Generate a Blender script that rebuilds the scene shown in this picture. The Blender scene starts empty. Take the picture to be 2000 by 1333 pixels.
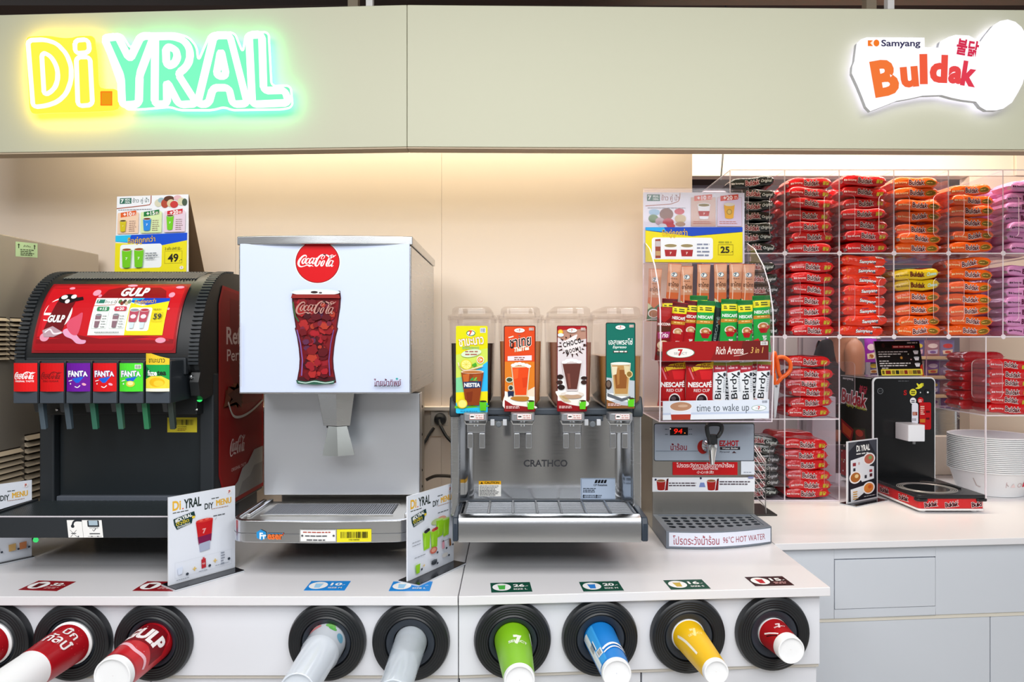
import bpy, bmesh, math, random
from mathutils import Vector, Matrix

# ------------------------------------------------------------------ camera, world, lights, exposure
SC = bpy.context.scene
COL = SC.collection
F, ZC = 1400.0, 1.56                       # focal length in px of the 2000 px wide frame, eye height
cd = bpy.data.cameras.new('camera'); cd.sensor_width = 36.0; cd.lens = 36.0 * F / 2000.0
cd.clip_start = 0.05; cd.clip_end = 60
cam = bpy.data.objects.new('camera', cd); COL.objects.link(cam)
cam.location = (0, 0, ZC); cam.rotation_euler = (math.radians(90), 0, 0)
SC.camera = cam
SC.view_settings.view_transform = 'Standard'
SC.view_settings.look = 'None'
SC.view_settings.gamma = 1.0
SC.view_settings.use_curve_mapping = False
SC.view_settings.exposure = 0.16
SC.cycles.transparent_max_bounces = 32
SC.cycles.max_bounces = 8
SC.cycles.sample_clamp_indirect = 4.0
SC.cycles.caustics_reflective = False
SC.cycles.caustics_refractive = False
wd = bpy.data.worlds.new('world'); SC.world = wd; wd.use_nodes = True
wd.node_tree.nodes['Background'].inputs[0].default_value = (0.93, 0.96, 1.0, 1)
wd.node_tree.nodes['Background'].inputs[1].default_value = 0.62

def area(name, loc, rot, sx, sy, power, col):
    l = bpy.data.lights.new(name, 'AREA'); l.shape = 'RECTANGLE'; l.size = sx; l.size_y = sy
    l.energy = power; l.color = col
    o = bpy.data.objects.new(name, l); COL.objects.link(o); o.location = loc; o.rotation_euler = rot
    return o
R = math.radians
# shop ceiling panels in front of the counter
for i, x in enumerate((-1.5, 0.0, 1.5)):
    area('ceiling_lamp', (x, 0.35, 3.05), (R(14), 0, 0), 1.2, 1.2, 25, (1.0, 0.985, 0.97))
    area('ceiling_lamp', (x, -1.6, 3.05), (R(25), 0, 0), 1.2, 1.2, 33, (0.95, 0.98, 1.0))
# warm strips hidden behind the fascia, washing the wall
area('strip_lamp', (-0.45, 2.70, 2.58), (R(6), 0, 0), 2.2, 0.04, 15, (1.0, 0.89, 0.70))
area('strip_lamp', (1.5, 2.95, 2.62), (R(30), 0, 0), 1.6, 0.06, 26, (1.0, 0.90, 0.72))
# shop behind the acrylic rack
area('ceiling_lamp', (2.2, 4.6, 2.95), (0, 0, 0), 1.6, 1.0, 34, (1.0, 0.95, 0.92))

# ------------------------------------------------------------------ helpers
def lin(c):
    c /= 255.0
    return c / 12.92 if c <= 0.04045 else ((c + 0.055) / 1.055) ** 2.4
def rgb(h):
    h = h.lstrip('#')
    return tuple(lin(int(h[i:i + 2], 16)) for i in (0, 2, 4)) + (1.0,)
MATS = {}
def newmat(key):
    m = bpy.data.materials.new(key); m.use_nodes = True; MATS[key] = m
    return m, m.node_tree.nodes, m.node_tree.links
def bump(m, scale, strength, stretch=None, dist=0.002, detail=3):
    n, l = m.node_tree.nodes, m.node_tree.links
    tc = n.new('ShaderNodeTexCoord'); mp = n.new('ShaderNodeMapping'); nz = n.new('ShaderNodeTexNoise'); b = n.new('ShaderNodeBump')
    mp.inputs['Scale'].default_value = stretch or (1, 1, 1)
    nz.inputs['Scale'].default_value = scale; nz.inputs['Detail'].default_value = detail
    b.inputs['Strength'].default_value = strength; b.inputs['Distance'].default_value = dist
    l.new(tc.outputs['Object'], mp.inputs[0]); l.new(mp.outputs[0], nz.inputs['Vector']); l.new(nz.outputs['Fac'], b.inputs['Height'])
    l.new(b.outputs[0], n['Principled BSDF'].inputs['Normal'])
    return nz
def pm(h, rough=0.5, metal=0.0, emit=0.0, coat=0.0, spec=0.5):
    key = '%s_%g_%g_%g_%g_%g' % (h, rough, metal, emit, coat, spec)
    if key in MATS: return MATS[key]
    m, n, l = newmat(key); b = n['Principled BSDF']
    b.inputs['Base Color'].default_value = rgb(h); b.inputs['Roughness'].default_value = rough; b.inputs['Metallic'].default_value = metal
    b.inputs['Specular IOR Level'].default_value = spec
    if emit: b.inputs['Emission Color'].default_value = rgb(h); b.inputs['Emission Strength'].default_value = emit
    if coat: b.inputs['Coat Weight'].default_value = coat; b.inputs['Coat Roughness'].default_value = 0.05
    return m
def ink(h): return pm(h, 0.42, 0, 0, 0, 0.18)
def glow(h, s):
    key = 'glow%s_%g' % (h, s)
    if key in MATS: return MATS[key]
    m, n, l = newmat(key); n.clear()
    e = n.new('ShaderNodeEmission'); e.inputs[0].default_value = rgb(h); e.inputs[1].default_value = s
    o = n.new('ShaderNodeOutputMaterial'); l.new(e.outputs[0], o.inputs[0]); return m
def steel(key, h, rough, stretch=(1, 1, 40), strength=0.005, var=0.06):
    m, n, l = newmat(key); b = n['Principled BSDF']
    b.inputs['Metallic'].default_value = 1.0
    nz = bump(m, 9, strength * .3, stretch, 0.0006, 1)
    r = n.new('ShaderNodeMapRange'); r.inputs[3].default_value = rough - 0.02; r.inputs[4].default_value = rough + 0.03
    l.new(nz.outputs['Fac'], r.inputs[0]); l.new(r.outputs[0], b.inputs['Roughness'])
    n2 = n.new('ShaderNodeTexNoise'); n2.inputs['Scale'].default_value = 3.0
    tc = n.new('ShaderNodeTexCoord'); l.new(tc.outputs['Object'], n2.inputs['Vector'])
    rp = n.new('ShaderNodeValToRGB'); c = rgb(h)
    rp.color_ramp.elements[0].position = 0.3; rp.color_ramp.elements[0].color = tuple(x * (1 - var) for x in c[:3]) + (1,)
    rp.color_ramp.elements[1].position = 0.7; rp.color_ramp.elements[1].color = c
    l.new(n2.outputs['Fac'], rp.inputs[0]); l.new(rp.outputs[0], b.inputs['Base Color'])
    return m
def clear(key, h, base=0.05, edge=0.35, rough=0.04, haze=0.0):
    m, n, l = newmat(key); n.clear()
    t = n.new('ShaderNodeBsdfTransparent'); t.inputs[0].default_value = rgb(h)
    g = n.new('ShaderNodeBsdfGlossy'); g.inputs[0].default_value = (1, 1, 1, 1); g.inputs[1].default_value = rough
    lw = n.new('ShaderNodeLayerWeight'); lw.inputs[0].default_value = 0.25
    mr = n.new('ShaderNodeMapRange'); mr.inputs[3].default_value = base; mr.inputs[4].default_value = edge
    mx = n.new('ShaderNodeMixShader'); o = n.new('ShaderNodeOutputMaterial')
    l.new(lw.outputs['Fresnel'], mr.inputs[0]); d = n.new('ShaderNodeBsdfTranslucent'); d2 = n.new('ShaderNodeBsdfDiffuse'); ad = n.new('ShaderNodeMixShader'); hz = n.new('ShaderNodeMixShader'); hz.inputs[0].default_value = haze
    d.inputs[0].default_value = d2.inputs[0].default_value = (.95, .93, .95, 1); l.new(d.outputs[0], ad.inputs[1]); l.new(d2.outputs[0], ad.inputs[2]); l.new(t.outputs[0], hz.inputs[1]); l.new(ad.outputs[0], hz.inputs[2])
    l.new(mr.outputs[0], mx.inputs[0]); l.new(hz.outputs[0], mx.inputs[1]); l.new(g.outputs[0], mx.inputs[2]); l.new(mx.outputs[0], o.inputs[0])
    return m
def frosted(key, h, alpha):
    m, n, l = newmat(key); b = n['Principled BSDF']
    b.inputs['Base Color'].default_value = rgb(h); b.inputs['Roughness'].default_value = 0.12; b.inputs['Alpha'].default_value = alpha
    return m
STEEL = steel('stainless', '#c9cacb', 0.26)
STEELP = steel('stainless_polished', '#cfd0d2', 0.13)
STEELD = steel('stainless_dull', '#a7a49e', 0.36, (40, 1, 1))
STEELB = steel('stainless_bright', '#d2d4d8', 0.22, (1, 1, 30), 0.004, 0.05)
CHROME = pm('#e0e2e4', 0.08, 1.0)
ACR = clear('acrylic', '#fbf9fc', 0.010, 0.10, 0.04, 0.016)
ACRE = frosted('acrylic_edge', '#f6eef4', 0.8)
ACRE.node_tree.nodes['Principled BSDF'].inputs['Roughness'].default_value = 0.3
BOWLM = clear('bowl_plastic', '#f8f6f5', 0.015, 0.30, 0.03, 0.012)
BLACK = pm('#15181b', 0.42)
BLACK2 = pm('#23282d', 0.5)
SLATE = pm('#3a424c', 0.5)
WHITE = pm('#f1f1f0', 0.4)
LAMW = pm('#e4e3e6', 0.3)          # worktop laminate
bump(LAMW, 220, 0.02)
CABW = pm('#dfe1e8', 0.42)
CABG = pm('#cdd2da', 0.45)

def P(px, py, d):
    return Vector(((px - 1000.0) / F * d, d, ZC - (py - 666.5) / F * d))
def X(px, d): return (px - 1000.0) / F * d
def Z(py, d): return ZC - (py - 666.5) / F * d

def tag(o, label=None, cat=None, group=None, kind=None):
    if label: o['label'] = label
    if cat: o['category'] = cat
    if group: o['group'] = group
    if kind: o['kind'] = kind
    return o
def thing(name, label, cat, loc=(0, 0, 0), rz=0.0, group=None, kind=None):
    o = bpy.data.objects.new(name, None); COL.objects.link(o); o.empty_display_size = 0.05
    o.location = loc; o.rotation_euler = (0, 0, rz)
    return tag(o, label, cat, group, kind)
def root(o):
    while o.parent is not None: o = o.parent
    return o
def dup(o, parent=None):
    c = o.copy(); COL.objects.link(c); c.parent = parent
    for ch in [k for k in o.children]: dup(ch, c)
    return c

class M:
    """mesh builder; world=True: coordinates are world ones and are moved into the frame of the thing it ends up in"""
    def __init__(s, world=True): s.v, s.f, s.m, s.mats, s.world = [], [], [], [], world
    def mi(s, mat):
        if mat not in s.mats: s.mats.append(mat)
        return s.mats.index(mat)
    def add(s, vs, fs, mat):
        b = len(s.v); s.v += [tuple(v) for v in vs]; i = s.mi(mat)
        for f in fs: s.f.append(tuple(b + k for k in f)); s.m.append(i)
        return s
    def box(s, x0, x1, y0, y1, z0, z1, mat):
        return s.add([(x0, y0, z0), (x1, y0, z0), (x1, y1, z0), (x0, y1, z0), (x0, y0, z1), (x1, y0, z1), (x1, y1, z1), (x0, y1, z1)],
                     [(0, 3, 2, 1), (4, 5, 6, 7), (0, 1, 5, 4), (1, 2, 6, 5), (2, 3, 7, 6), (3, 0, 4, 7)], mat)
    def prism(s, pts, axis, a, b, mat, cap=None):
        n = len(pts)
        def q(p, t): return {'x': (t, p[0], p[1]), 'y': (p[0], t, p[1]), 'z': (p[0], p[1], t)}[axis]
        s.add([q(p, a) for p in pts] + [q(p, b) for p in pts], [(k, (k + 1) % n, n + (k + 1) % n, n + k) for k in range(n)], mat)
        c = cap or mat
        s.add([q(p, a) for p in pts], [tuple(range(n))], c); s.add([q(p, b) for p in pts], [tuple(range(n))], c)
        return s
    def sheet(s, pts, axis, a, b, mat, edge):       # acrylic plate: clear faces, milky edges
        return s.prism(pts, axis, a, b, edge, mat)
    def plate(s, x0, x1, y0, y1, z0, z1, mat, edge):
        dims = {'x': x1 - x0, 'y': y1 - y0, 'z': z1 - z0}; ax = min(dims, key=dims.get)
        if ax == 'x': return s.prism([(y0, z0), (y1, z0), (y1, z1), (y0, z1)], 'x', x0, x1, edge, mat)
        if ax == 'y': return s.prism([(x0, z0), (x1, z0), (x1, z1), (x0, z1)], 'y', y0, y1, edge, mat)
        return s.prism([(x0, y0), (x1, y0), (x1, y1), (x0, y1)], 'z', z0, z1, edge, mat)
    def lathe(s, prof, mat, axis='z', c=(0, 0, 0), n=32, mats=None):
        vs = []
        for r, h in prof:
            for k in range(n):
                a = 2 * math.pi * k / n; u, v = r * math.cos(a), r * math.sin(a)
                p = {'z': (u, v, h), 'y': (u, h, v), 'x': (h, u, v)}[axis]
                vs.append((p[0] + c[0], p[1] + c[1], p[2] + c[2]))
        for j in range(len(prof) - 1):
            mt = mats[j] if mats else mat
            s.add(vs[j * n:(j + 2) * n], [(k, (k + 1) % n, n + (k + 1) % n, n + k) for k in range(n)], mt)
        return s
    def disc(s, r, h, mat, axis='z', c=(0, 0, 0), n=32):
        return s.lathe([(r, h), (r * 0.5, h), (0.0005, h)], mat, axis, c, n)
    def tube(s, path, r, mat, n=8, closed=False):
        path = [Vector(p) for p in path]; m = len(path); vs = []
        up = Vector((0.13, 0.31, 0.94)).normalized()
        for i, p in enumerate(path):
            a = path[(i - 1) % m] if closed else path[max(i - 1, 0)]; b = path[(i + 1) % m] if closed else path[min(i + 1, m - 1)]
            t = (b - a).normalized(); e1 = t.cross(up)
            if e1.length < 1e-3: e1 = t.cross(Vector((1, 0, 0)))
            e1.normalize(); e2 = t.cross(e1); rr = r[i] if isinstance(r, (list, tuple)) else r
            for k in range(n):
                w = 2 * math.pi * k / n; vs.append(p + e1 * (rr * math.cos(w)) + e2 * (rr * math.sin(w)))
        fs = []
        for i in range(m if closed else m - 1):
            j = (i + 1) % m
            fs += [(i * n + k, i * n + (k + 1) % n, j * n + (k + 1) % n, j * n + k) for k in range(n)]
        if not closed: fs += [tuple(range(n)), tuple((m - 1) * n + k for k in range(n))]
        return s.add(vs, fs, mat)
    def grid(s, fn, nu, nv, mat, matfn=None):
        vs = [fn(i / nu, j / nv) for j in range(nv + 1) for i in range(nu + 1)]
        if not matfn:
            return s.add(vs, [(j * (nu + 1) + i, j * (nu + 1) + i + 1, (j + 1) * (nu + 1) + i + 1, (j + 1) * (nu + 1) + i) for j in range(nv) for i in range(nu)], mat)
        b = len(s.v); s.v += [tuple(v) for v in vs]
        for j in range(nv):
            for i in range(nu):
                s.f.append((b + j * (nu + 1) + i, b + j * (nu + 1) + i + 1, b + (j + 1) * (nu + 1) + i + 1, b + (j + 1) * (nu + 1) + i)); s.m.append(s.mi(matfn((i + .5) / nu, (j + .5) / nv)))
        return s
    def holed(s, x0, x1, y0, y1, rx, ry, fn, mat, n=24, wall=None, wmat=None, c=None):
        """a rectangle with an elliptic hole; fn(x, y, depth) -> point; wall = depth of the hole's side"""
        cx, cy = c or ((x0 + x1) / 2, (y0 + y1) / 2); hx, hy = (x1 - x0) / 2, (y1 - y0) / 2
        ang = sorted([2 * math.pi * k / n + 0.01 for k in range(n)] + [math.atan2(y - cy, x - cx) % (2 * math.pi) for x in (x0, x1) for y in (y0, y1)])
        inn, out = [], []
        for a in ang:
            ca, sa = math.cos(a), math.sin(a)
            t = min(((x1 if ca > 0 else x0) - cx) / ca if abs(ca) > 1e-9 else 9e9, ((y1 if sa > 0 else y0) - cy) / sa if abs(sa) > 1e-9 else 9e9)
            out.append(fn(cx + ca * t, cy + sa * t, 0)); inn.append(fn(cx + rx * ca, cy + ry * sa, 0))
        k = len(ang); s.add(out + inn, [(i, (i + 1) % k, k + (i + 1) % k, k + i) for i in range(k)], mat)
        if wall:
            deep = [fn(cx + rx * math.cos(a), cy + ry * math.sin(a), wall) for a in ang]
            s.add(inn + deep, [(i, (i + 1) % k, k + (i + 1) % k, k + i) for i in range(k)], wmat or mat)
        return s
    def build(s, name, parent=None, bevel=0.0, seg=2, smooth=35, weld=True):
        me = bpy.data.meshes.new(name)
        vs = s.v
        if parent is not None and s.world:
            r = root(parent); inv = (Matrix.Translation(r.location) @ r.rotation_euler.to_matrix().to_4x4()).inverted()
            vs = [inv @ Vector(v) for v in vs]
        me.from_pydata([tuple(v) for v in vs], [], s.f)
        for m in s.mats: me.materials.append(m)
        me.polygons.foreach_set('material_index', s.m)
        if weld:
            bm = bmesh.new(); bm.from_mesh(me)
            bmesh.ops.remove_doubles(bm, verts=bm.verts, dist=1e-5); bmesh.ops.recalc_face_normals(bm, faces=bm.faces)
            bm.to_mesh(me); bm.free()
        if smooth:
            me.shade_smooth()
            me.set_sharp_from_angle(angle=R(smooth))
        me.update()
        o = bpy.data.objects.new(name, me); COL.objects.link(o)
        if parent is not None: o.parent = parent
        if bevel:
            b = o.modifiers.new('bevel', 'BEVEL'); b.width = bevel; b.segments = seg; b.limit_method = 'ANGLE'; b.angle_limit = R(40)
            b.harden_normals = True
        return o

def rrect(x0, y0, x1, y1, r, n=5):
    pts = []
    for cx, cy, a0 in ((x1 - r, y0 + r, -90), (x1 - r, y1 - r, 0), (x0 + r, y1 - r, 90), (x0 + r, y0 + r, 180)):
        pts += [(cx + r * math.cos(R(a0 + 90 * k / n)), cy + r * math.sin(R(a0 + 90 * k / n))) for k in range(n + 1)]
    return pts
def spline(pts, sub=6, closed=False):
    out, n = [], len(pts)
    for i in range(n if closed else n - 1):
        p0, p1, p2, p3 = (pts[(i + k) % n] if closed else pts[max(0, min(n - 1, i + k))] for k in (-1, 0, 1, 2))
        for j in range(sub):
            t = j / sub
            out.append(tuple(0.5 * (2 * b + (c - a) * t + (2 * a - 5 * b + 4 * c - d) * t * t + (3 * b - a - 3 * c + d) * t ** 3) for a, b, c, d in zip(p0, p1, p2, p3)))
    if not closed: out.append(tuple(pts[-1]))
    return out

TX = {}
def glyphs(s, b=0.0, shear=0.0, res=3):
    k = (s, b, shear, res)
    if k not in TX:
        c = bpy.data.curves.new('t', 'FONT'); c.body = s; c.resolution_u = res; c.offset = b; c.shear = shear; c.space_line = 0.95
        o = bpy.data.objects.new('t', c); me = o.to_mesh()
        vs = [(v.co.x, v.co.y) for v in me.vertices]; fs = [tuple(p.vertices) for p in me.polygons]
        o.to_mesh_clear(); bpy.data.objects.remove(o); bpy.data.curves.remove(c)
        if not vs: vs = [(0, 0), (.01, 0), (0, .01)]
        TX[k] = (vs, fs)
    return TX[k]
def loops(vs, fs):
    """boundary loops of a filled glyph mesh"""
    key = {}; idx = []
    for v in vs:
        kk = (round(v[0], 4), round(v[1], 4)); idx.append(key.setdefault(kk, len(key)))
    pos = {i: k for k, i in key.items()}; cnt = {}
    for f in fs:
        for a, b in zip(f, f[1:] + f[:1]):
            a, b = idx[a], idx[b]
            if a != b: cnt[(min(a, b), max(a, b))] = cnt.get((min(a, b), max(a, b)), 0) + 1
    nb = {}
    for (a, b), c in cnt.items():
        if c == 1: nb.setdefault(a, []).append(b); nb.setdefault(b, []).append(a)
    out, seen = [], set()
    for st in nb:
        if st in seen: continue
        lp, cur, prev = [], st, None
        while cur not in seen:
            seen.add(cur); lp.append(pos[cur])
            nx = [q for q in nb[cur] if q != prev and q not in seen]
            if not nx: break
            prev, cur = cur, nx[0]
        if len(lp) > 3: out.append(lp)
    return out

SCRIPT = [
    [(560, 372, 8), (596, 322, 18), (580, 282, 30), (520, 285, 38), (450, 340, 46), (385, 430, 58), (362, 520, 56), (388, 585, 46), (440, 608, 30), (520, 595, 22), (600, 566, 22), (650, 566, 36), (685, 588, 44), (740, 576, 26), (800, 605, 6)],
    [(545, 360, 14), (508, 392, 32), (470, 462, 42), (484, 515, 34), (524, 498, 26), (562, 430, 28), (578, 372, 22), (550, 358, 14)],
    [(684, 384, 26), (655, 364, 16), (612, 392, 34), (576, 462, 42), (582, 515, 34), (622, 508, 20), (682, 440, 8)],
    [(810, 362, 20), (762, 350, 16), (716, 392, 34), (680, 462, 40), (688, 515, 32), (732, 490, 20), (800, 392, 14)],
    [(834, 350, 36), (794, 430, 38), (772, 500, 36), (792, 520, 26), (840, 480, 8)],
    [(866, 368, 26), (908, 358, 24)],
    [(1060, 388, 10), (1034, 372, 20), (1044, 330, 18), (1090, 282, 18), (1132, 296, 20), (1120, 346, 16), (1070, 390, 10)],
    [(1180, 258, 20), (1090, 252, 26), (1000, 292, 36), (922, 380, 50), (872, 480, 60), (862, 556, 52), (896, 590, 34), (950, 550, 22), (1000, 476, 20), (1008, 442, 18), (984, 440, 12), (940, 520, 8)],
    [(1090, 252, 22), (1160, 256, 26), (1230, 290, 42), (1290, 322, 46), (1360, 324, 38), (1420, 296, 22), (1466, 262, 6)],
    [(1100, 430, 14), (1070, 456, 32), (1030, 530, 42), (1034, 586, 34), (1076, 570, 26), (1112, 500, 28), (1132, 442, 22), (1104, 428, 14)],
    [(1392, 278, 12), (1344, 266, 20), (1292, 310, 28), (1232, 430, 36), (1192, 520, 42), (1184, 580, 36), (1218, 590, 22), (1262, 545, 8)],
    [(1392, 278, 12), (1372, 312, 12), (1250, 440, 8)],
    [(1372, 436, 20), (1322, 426, 16), (1276, 470, 34), (1246, 540, 40), (1258, 590, 30), (1302, 564, 20), (1360, 462, 14)],
    [(1388, 430, 36), (1348, 510, 38), (1328, 575, 36), (1348, 600, 24), (1390, 566, 8)]]

class Pr:
    """a flat print: canvas of W x H units, y down, every call one ink layer above the last"""
    EPS = 0.00007
    def __init__(s, W, H): s.W, s.H, s.it, s.k = float(W), float(H), [], 0
    def _a(s, pts, faces, c):
        s.k += 1; s.it.append((pts, faces, c, s.k)); return s
    def poly(s, pts, c): return s._a(list(pts), [tuple(range(len(pts)))], c)
    def rect(s, x0, y0, x1, y1, c): return s.poly([(x0, y0), (x1, y0), (x1, y1), (x0, y1)], c)
    def rr(s, x0, y0, x1, y1, r, c): return s.poly(rrect(x0, y0, x1, y1, r, 4), c)
    def ell(s, cx, cy, rx, ry, c, n=28, rot=0):
        cr, sr = math.cos(R(rot)), math.sin(R(rot)); p = []
        for k in range(n):
            a = 2 * math.pi * k / n; u, v = rx * math.cos(a), ry * math.sin(a); p.append((cx + u * cr - v * sr, cy + u * sr + v * cr))
        return s.poly(p, c)
    def ring(s, cx, cy, rx, ry, t, c, n=28):
        o = [(cx + rx * math.cos(2 * math.pi * k / n), cy + ry * math.sin(2 * math.pi * k / n)) for k in range(n)]
        i = [(cx + (rx - t) * math.cos(2 * math.pi * k / n), cy + (ry - t) * math.sin(2 * math.pi * k / n)) for k in range(n)]
        return s._a(o + i, [(k, (k + 1) % n, n + (k + 1) % n, n + k) for k in range(n)], c)
    def frame(s, x0, y0, x1, y1, t, c):
        for a in ((x0, y0, x1, y0 + t), (x0, y1 - t, x1, y1), (x0, y0, x0 + t, y1), (x1 - t, y0, x1, y1)): s.rect(*a, c)
        return s
    def line(s, pts, w, c):
        pts = [p if len(p) > 2 else (p[0], p[1], w) for p in pts]; a = []; n = len(pts)
        for i, p in enumerate(pts):
            q0, q1 = pts[max(i - 1, 0)], pts[min(i + 1, n - 1)]; dx, dy = q1[0] - q0[0], q1[1] - q0[1]; L = math.hypot(dx, dy) or 1
            a.append((p[0] - dy / L * p[2] / 2, p[1] + dx / L * p[2] / 2)); a.append((p[0] + dy / L * p[2] / 2, p[1] - dx / L * p[2] / 2))
        return s._a(a, [(2 * i, 2 * i + 1, 2 * i + 3, 2 * i + 2) for i in range(n - 1)], c)
    def txt(s, t, cx, cy, w, h, c, b=0.0, shear=0.0, rot=0, res=3, sp=None, spw=0):
        """text fitted into a w x h box centred on (cx, cy); w None keeps the letters' own width"""
        vs, fs = glyphs(t, b, shear, res)
        xs, ys = [v[0] for v in vs], [v[1] for v in vs]; x0, x1, y0, y1 = min(xs), max(xs), min(ys), max(ys)
        ky = h / (y1 - y0 or 1); kx = w / (x1 - x0 or 1) if w else ky
        cr, sr = math.cos(R(rot)), math.sin(R(rot)); mx, my = (x0 + x1) / 2, (y0 + y1) / 2
        def pt(v, e=0):
            u, q = (v[0] - mx) * kx, -(v[1] - my) * ky
            return (cx + u * cr - q * sr, cy + u * sr + q * cr)
        if sp:                                    # outline in another colour under the letters
            v2, f2 = glyphs(t, b + spw, shear, res); s._a([pt(v) for v in v2], f2, sp)
        return s._a([pt(v) for v in vs], fs, c)
    def script(s, cx, cy, w, c, sx=1.0, k=1.0):
        sc = w / 1120.0; pts, fs = [], []
        for st in SCRIPT:
            q = spline(st, 4); n = len(q); b = len(pts)
            for i, p in enumerate(q):
                q0, q1 = q[max(i - 1, 0)], q[min(i + 1, n - 1)]; dx, dy = q1[0] - q0[0], q1[1] - q0[1]; L = math.hypot(dx, dy) or 1
                for sg in (1, -1):
                    pts.append((cx + (p[0] - sg * dy / L * p[2] * k / 2 - 903) * sc * sx, cy + (p[1] + sg * dx / L * p[2] * k / 2 - 430) * sc))
            fs += [(b + 2 * i, b + 2 * i + 1, b + 2 * i + 3, b + 2 * i + 2) for i in range(n - 1)]
        return s._a(pts, fs, c)
    def bars(s, x0, y0, x1, y1, c, n=22, seed=1):
        rn = random.Random(seed); u = (x1 - x0) / n
        for i in range(n):
            w = rn.choice((0.25, 0.4, 0.7)) * u; s.rect(x0 + i * u, y0, x0 + i * u + w, y1, c)
        return s
    def lines(s, x0, y0, x1, n, dy, t, c, seed=1):        # small print too fine to read
        rn = random.Random(seed)
        for i in range(n):
            x = x0
            xe = x1 - (x1 - x0) * rn.uniform(0, 0.25)
            while x < xe:
                w = rn.uniform(2.0, 5.0) * t; s.rect(x, y0 + i * dy, min(x + w, xe), y0 + i * dy + t, c); x += w + t * 0.7
        return s
    def cup(s, cx, y0, y1, wt, wb, c, rim='#f4f4f2', drink='#6a3b22', logo=None):
        e = wt * 0.17; s.ell(cx, y0, wt / 2 * 1.04, e, rim); s.ell(cx, y0, wt / 2 * .9, e * .72, drink)
        pts = [(cx - wt / 2 * math.cos(R(180 * k / 10)), y0 + e * math.sin(R(180 * k / 10)) * .95) for k in range(11)]
        pts += [(cx + wb / 2 * math.cos(R(180 * k / 8)), y1 - wb * .1 + wb * .14 * math.sin(R(180 * k / 8))) for k in range(9)]
        s.poly(pts, c)
        if logo: s.txt('7', cx, (y0 + y1) / 2, wt * .22, wt * .26, logo, .04)
        return s
    def build(s, name, parent, tl=None, tr=None, bl=None, warp=None, cu=0, cv=0, world=True, lift=0.0004, thick=0):
        me = bpy.data.meshes.new(name); bm = bmesh.new(); mats = []; lay = bm.verts.layers.float.new('w')
        for pts, faces, c, k in s.it:
            mt = c if not isinstance(c, str) else ink(c)
            if mt not in mats: mats.append(mt)
            vs = []
            for p in pts:
                v = bm.verts.new((p[0] / s.W, p[1] / s.H, 0)); v[lay] = k; vs.append(v)
            for f in faces:
                try: fc = bm.faces.new([vs[i] for i in f]); fc.material_index = mats.index(mt); fc.smooth = False
                except ValueError: pass
        for n, ax in ((cu, 0), (cv, 1)):
            for i in range(1, n):
                co = [0, 0, 0]; no = [0, 0, 0]; co[ax] = i / n; no[ax] = 1
                bmesh.ops.bisect_plane(bm, geom=bm.verts[:] + bm.edges[:] + bm.faces[:], plane_co=co, plane_no=no, dist=1e-6)
        if warp is None:
            tl, tr, bl = Vector(tl), Vector(tr), Vector(bl); eu, ev = tr - tl, bl - tl; nn = ev.cross(eu).normalized()
            if tl.length and world and nn.y > 0.3: nn = -nn if False else nn
            warp = lambda u, v, w: tl + eu * u + ev * v + nn * w
        inv = None
        if world and parent is not None:
            r = root(parent); inv = (Matrix.Translation(r.location) @ r.rotation_euler.to_matrix().to_4x4()).inverted()
        for v in bm.verts:
            q = Vector(warp(v.co.x, v.co.y, lift + v[lay] * s.EPS)); v.co = inv @ q if inv else q
        bm.to_mesh(me); bm.free()
        for m in mats: me.materials.append(m)
        o = bpy.data.objects.new(name, me); COL.objects.link(o); o.parent = parent
        return o

# ------------------------------------------------------------------ the setting
def structure(name, m, **k): return tag(m.build(name, **k), kind='structure')
FLOORM = pm('#b9b6b0', 0.35)
structure('floor', M().box(-6, 6, -6, 9, -0.1, 0, FLOORM))
CEIL = pm('#4a352a', 0.6)
ce = structure('ceiling', M().box(-6, 6, -6, 9, 3.3, 3.4, CEIL))
beam = M()
for y, z, h in ((3.0, 3.02, 0.1), (3.5, 3.1, 0.2)):
    beam.box(-5, 5, y, y + 0.12, z, z + h, pm('#3a2a22', 0.6))
tag(beam.build('trim_1', None, 0.005), kind='structure')
hg = M()
for px in (722, 1738):
    p = P(px, 5, 2.75); hg.box(p.x - 0.013, p.x + 0.013, 2.74, 2.77, 2.66, 3.3, WHITE)
tag(hg.build('trim_2', None, 0.002), kind='structure')
bk = M()
for px in (690, 1700):
    p = P(px, 5, 2.8); bk.box(p.x - 0.02, p.x + 0.02, 2.79, 2.83, 2.66, 3.3, pm('#8b7f6c', .6))
tag(bk.build('trim_3', None, 0.002), kind='structure')

# back wall of the drinks counter: three cream boards with thin joints, thicker below the ledge
WALLM = pm('#e6d6c6', 0.62)
bump(WALLM, 90, 0.03)
wl = thing('wall_back', None, None, (0, 2.80, 0), kind='structure')
WX = (-2.6, -1.08, -0.275, 0.704)
for a, b in zip(WX, WX[1:]):
    M().box(a + 0.0003, b - 0.0003, 2.80, 2.86, 1.30, 2.66, WALLM).build('panel', wl, 0.0003, 1)
    M().box(a + 0.0003, b - 0.0003, 2.79, 2.86, 0.0, 1.296, WALLM).build('panel', wl, 0.0003, 1)
structure('trim_4', M().box(-2.6, 0.704, 2.765, 2.80, 1.290, 1.306, pm('#efe4d6', 0.5)), bevel=0.003)
M().box(-2.6, 0.704, 2.778, 2.80, 1.19, 1.272, pm('#cdc0ae', 0.5)).build('trim_5', None, 0.003)['kind'] = 'structure'
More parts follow.
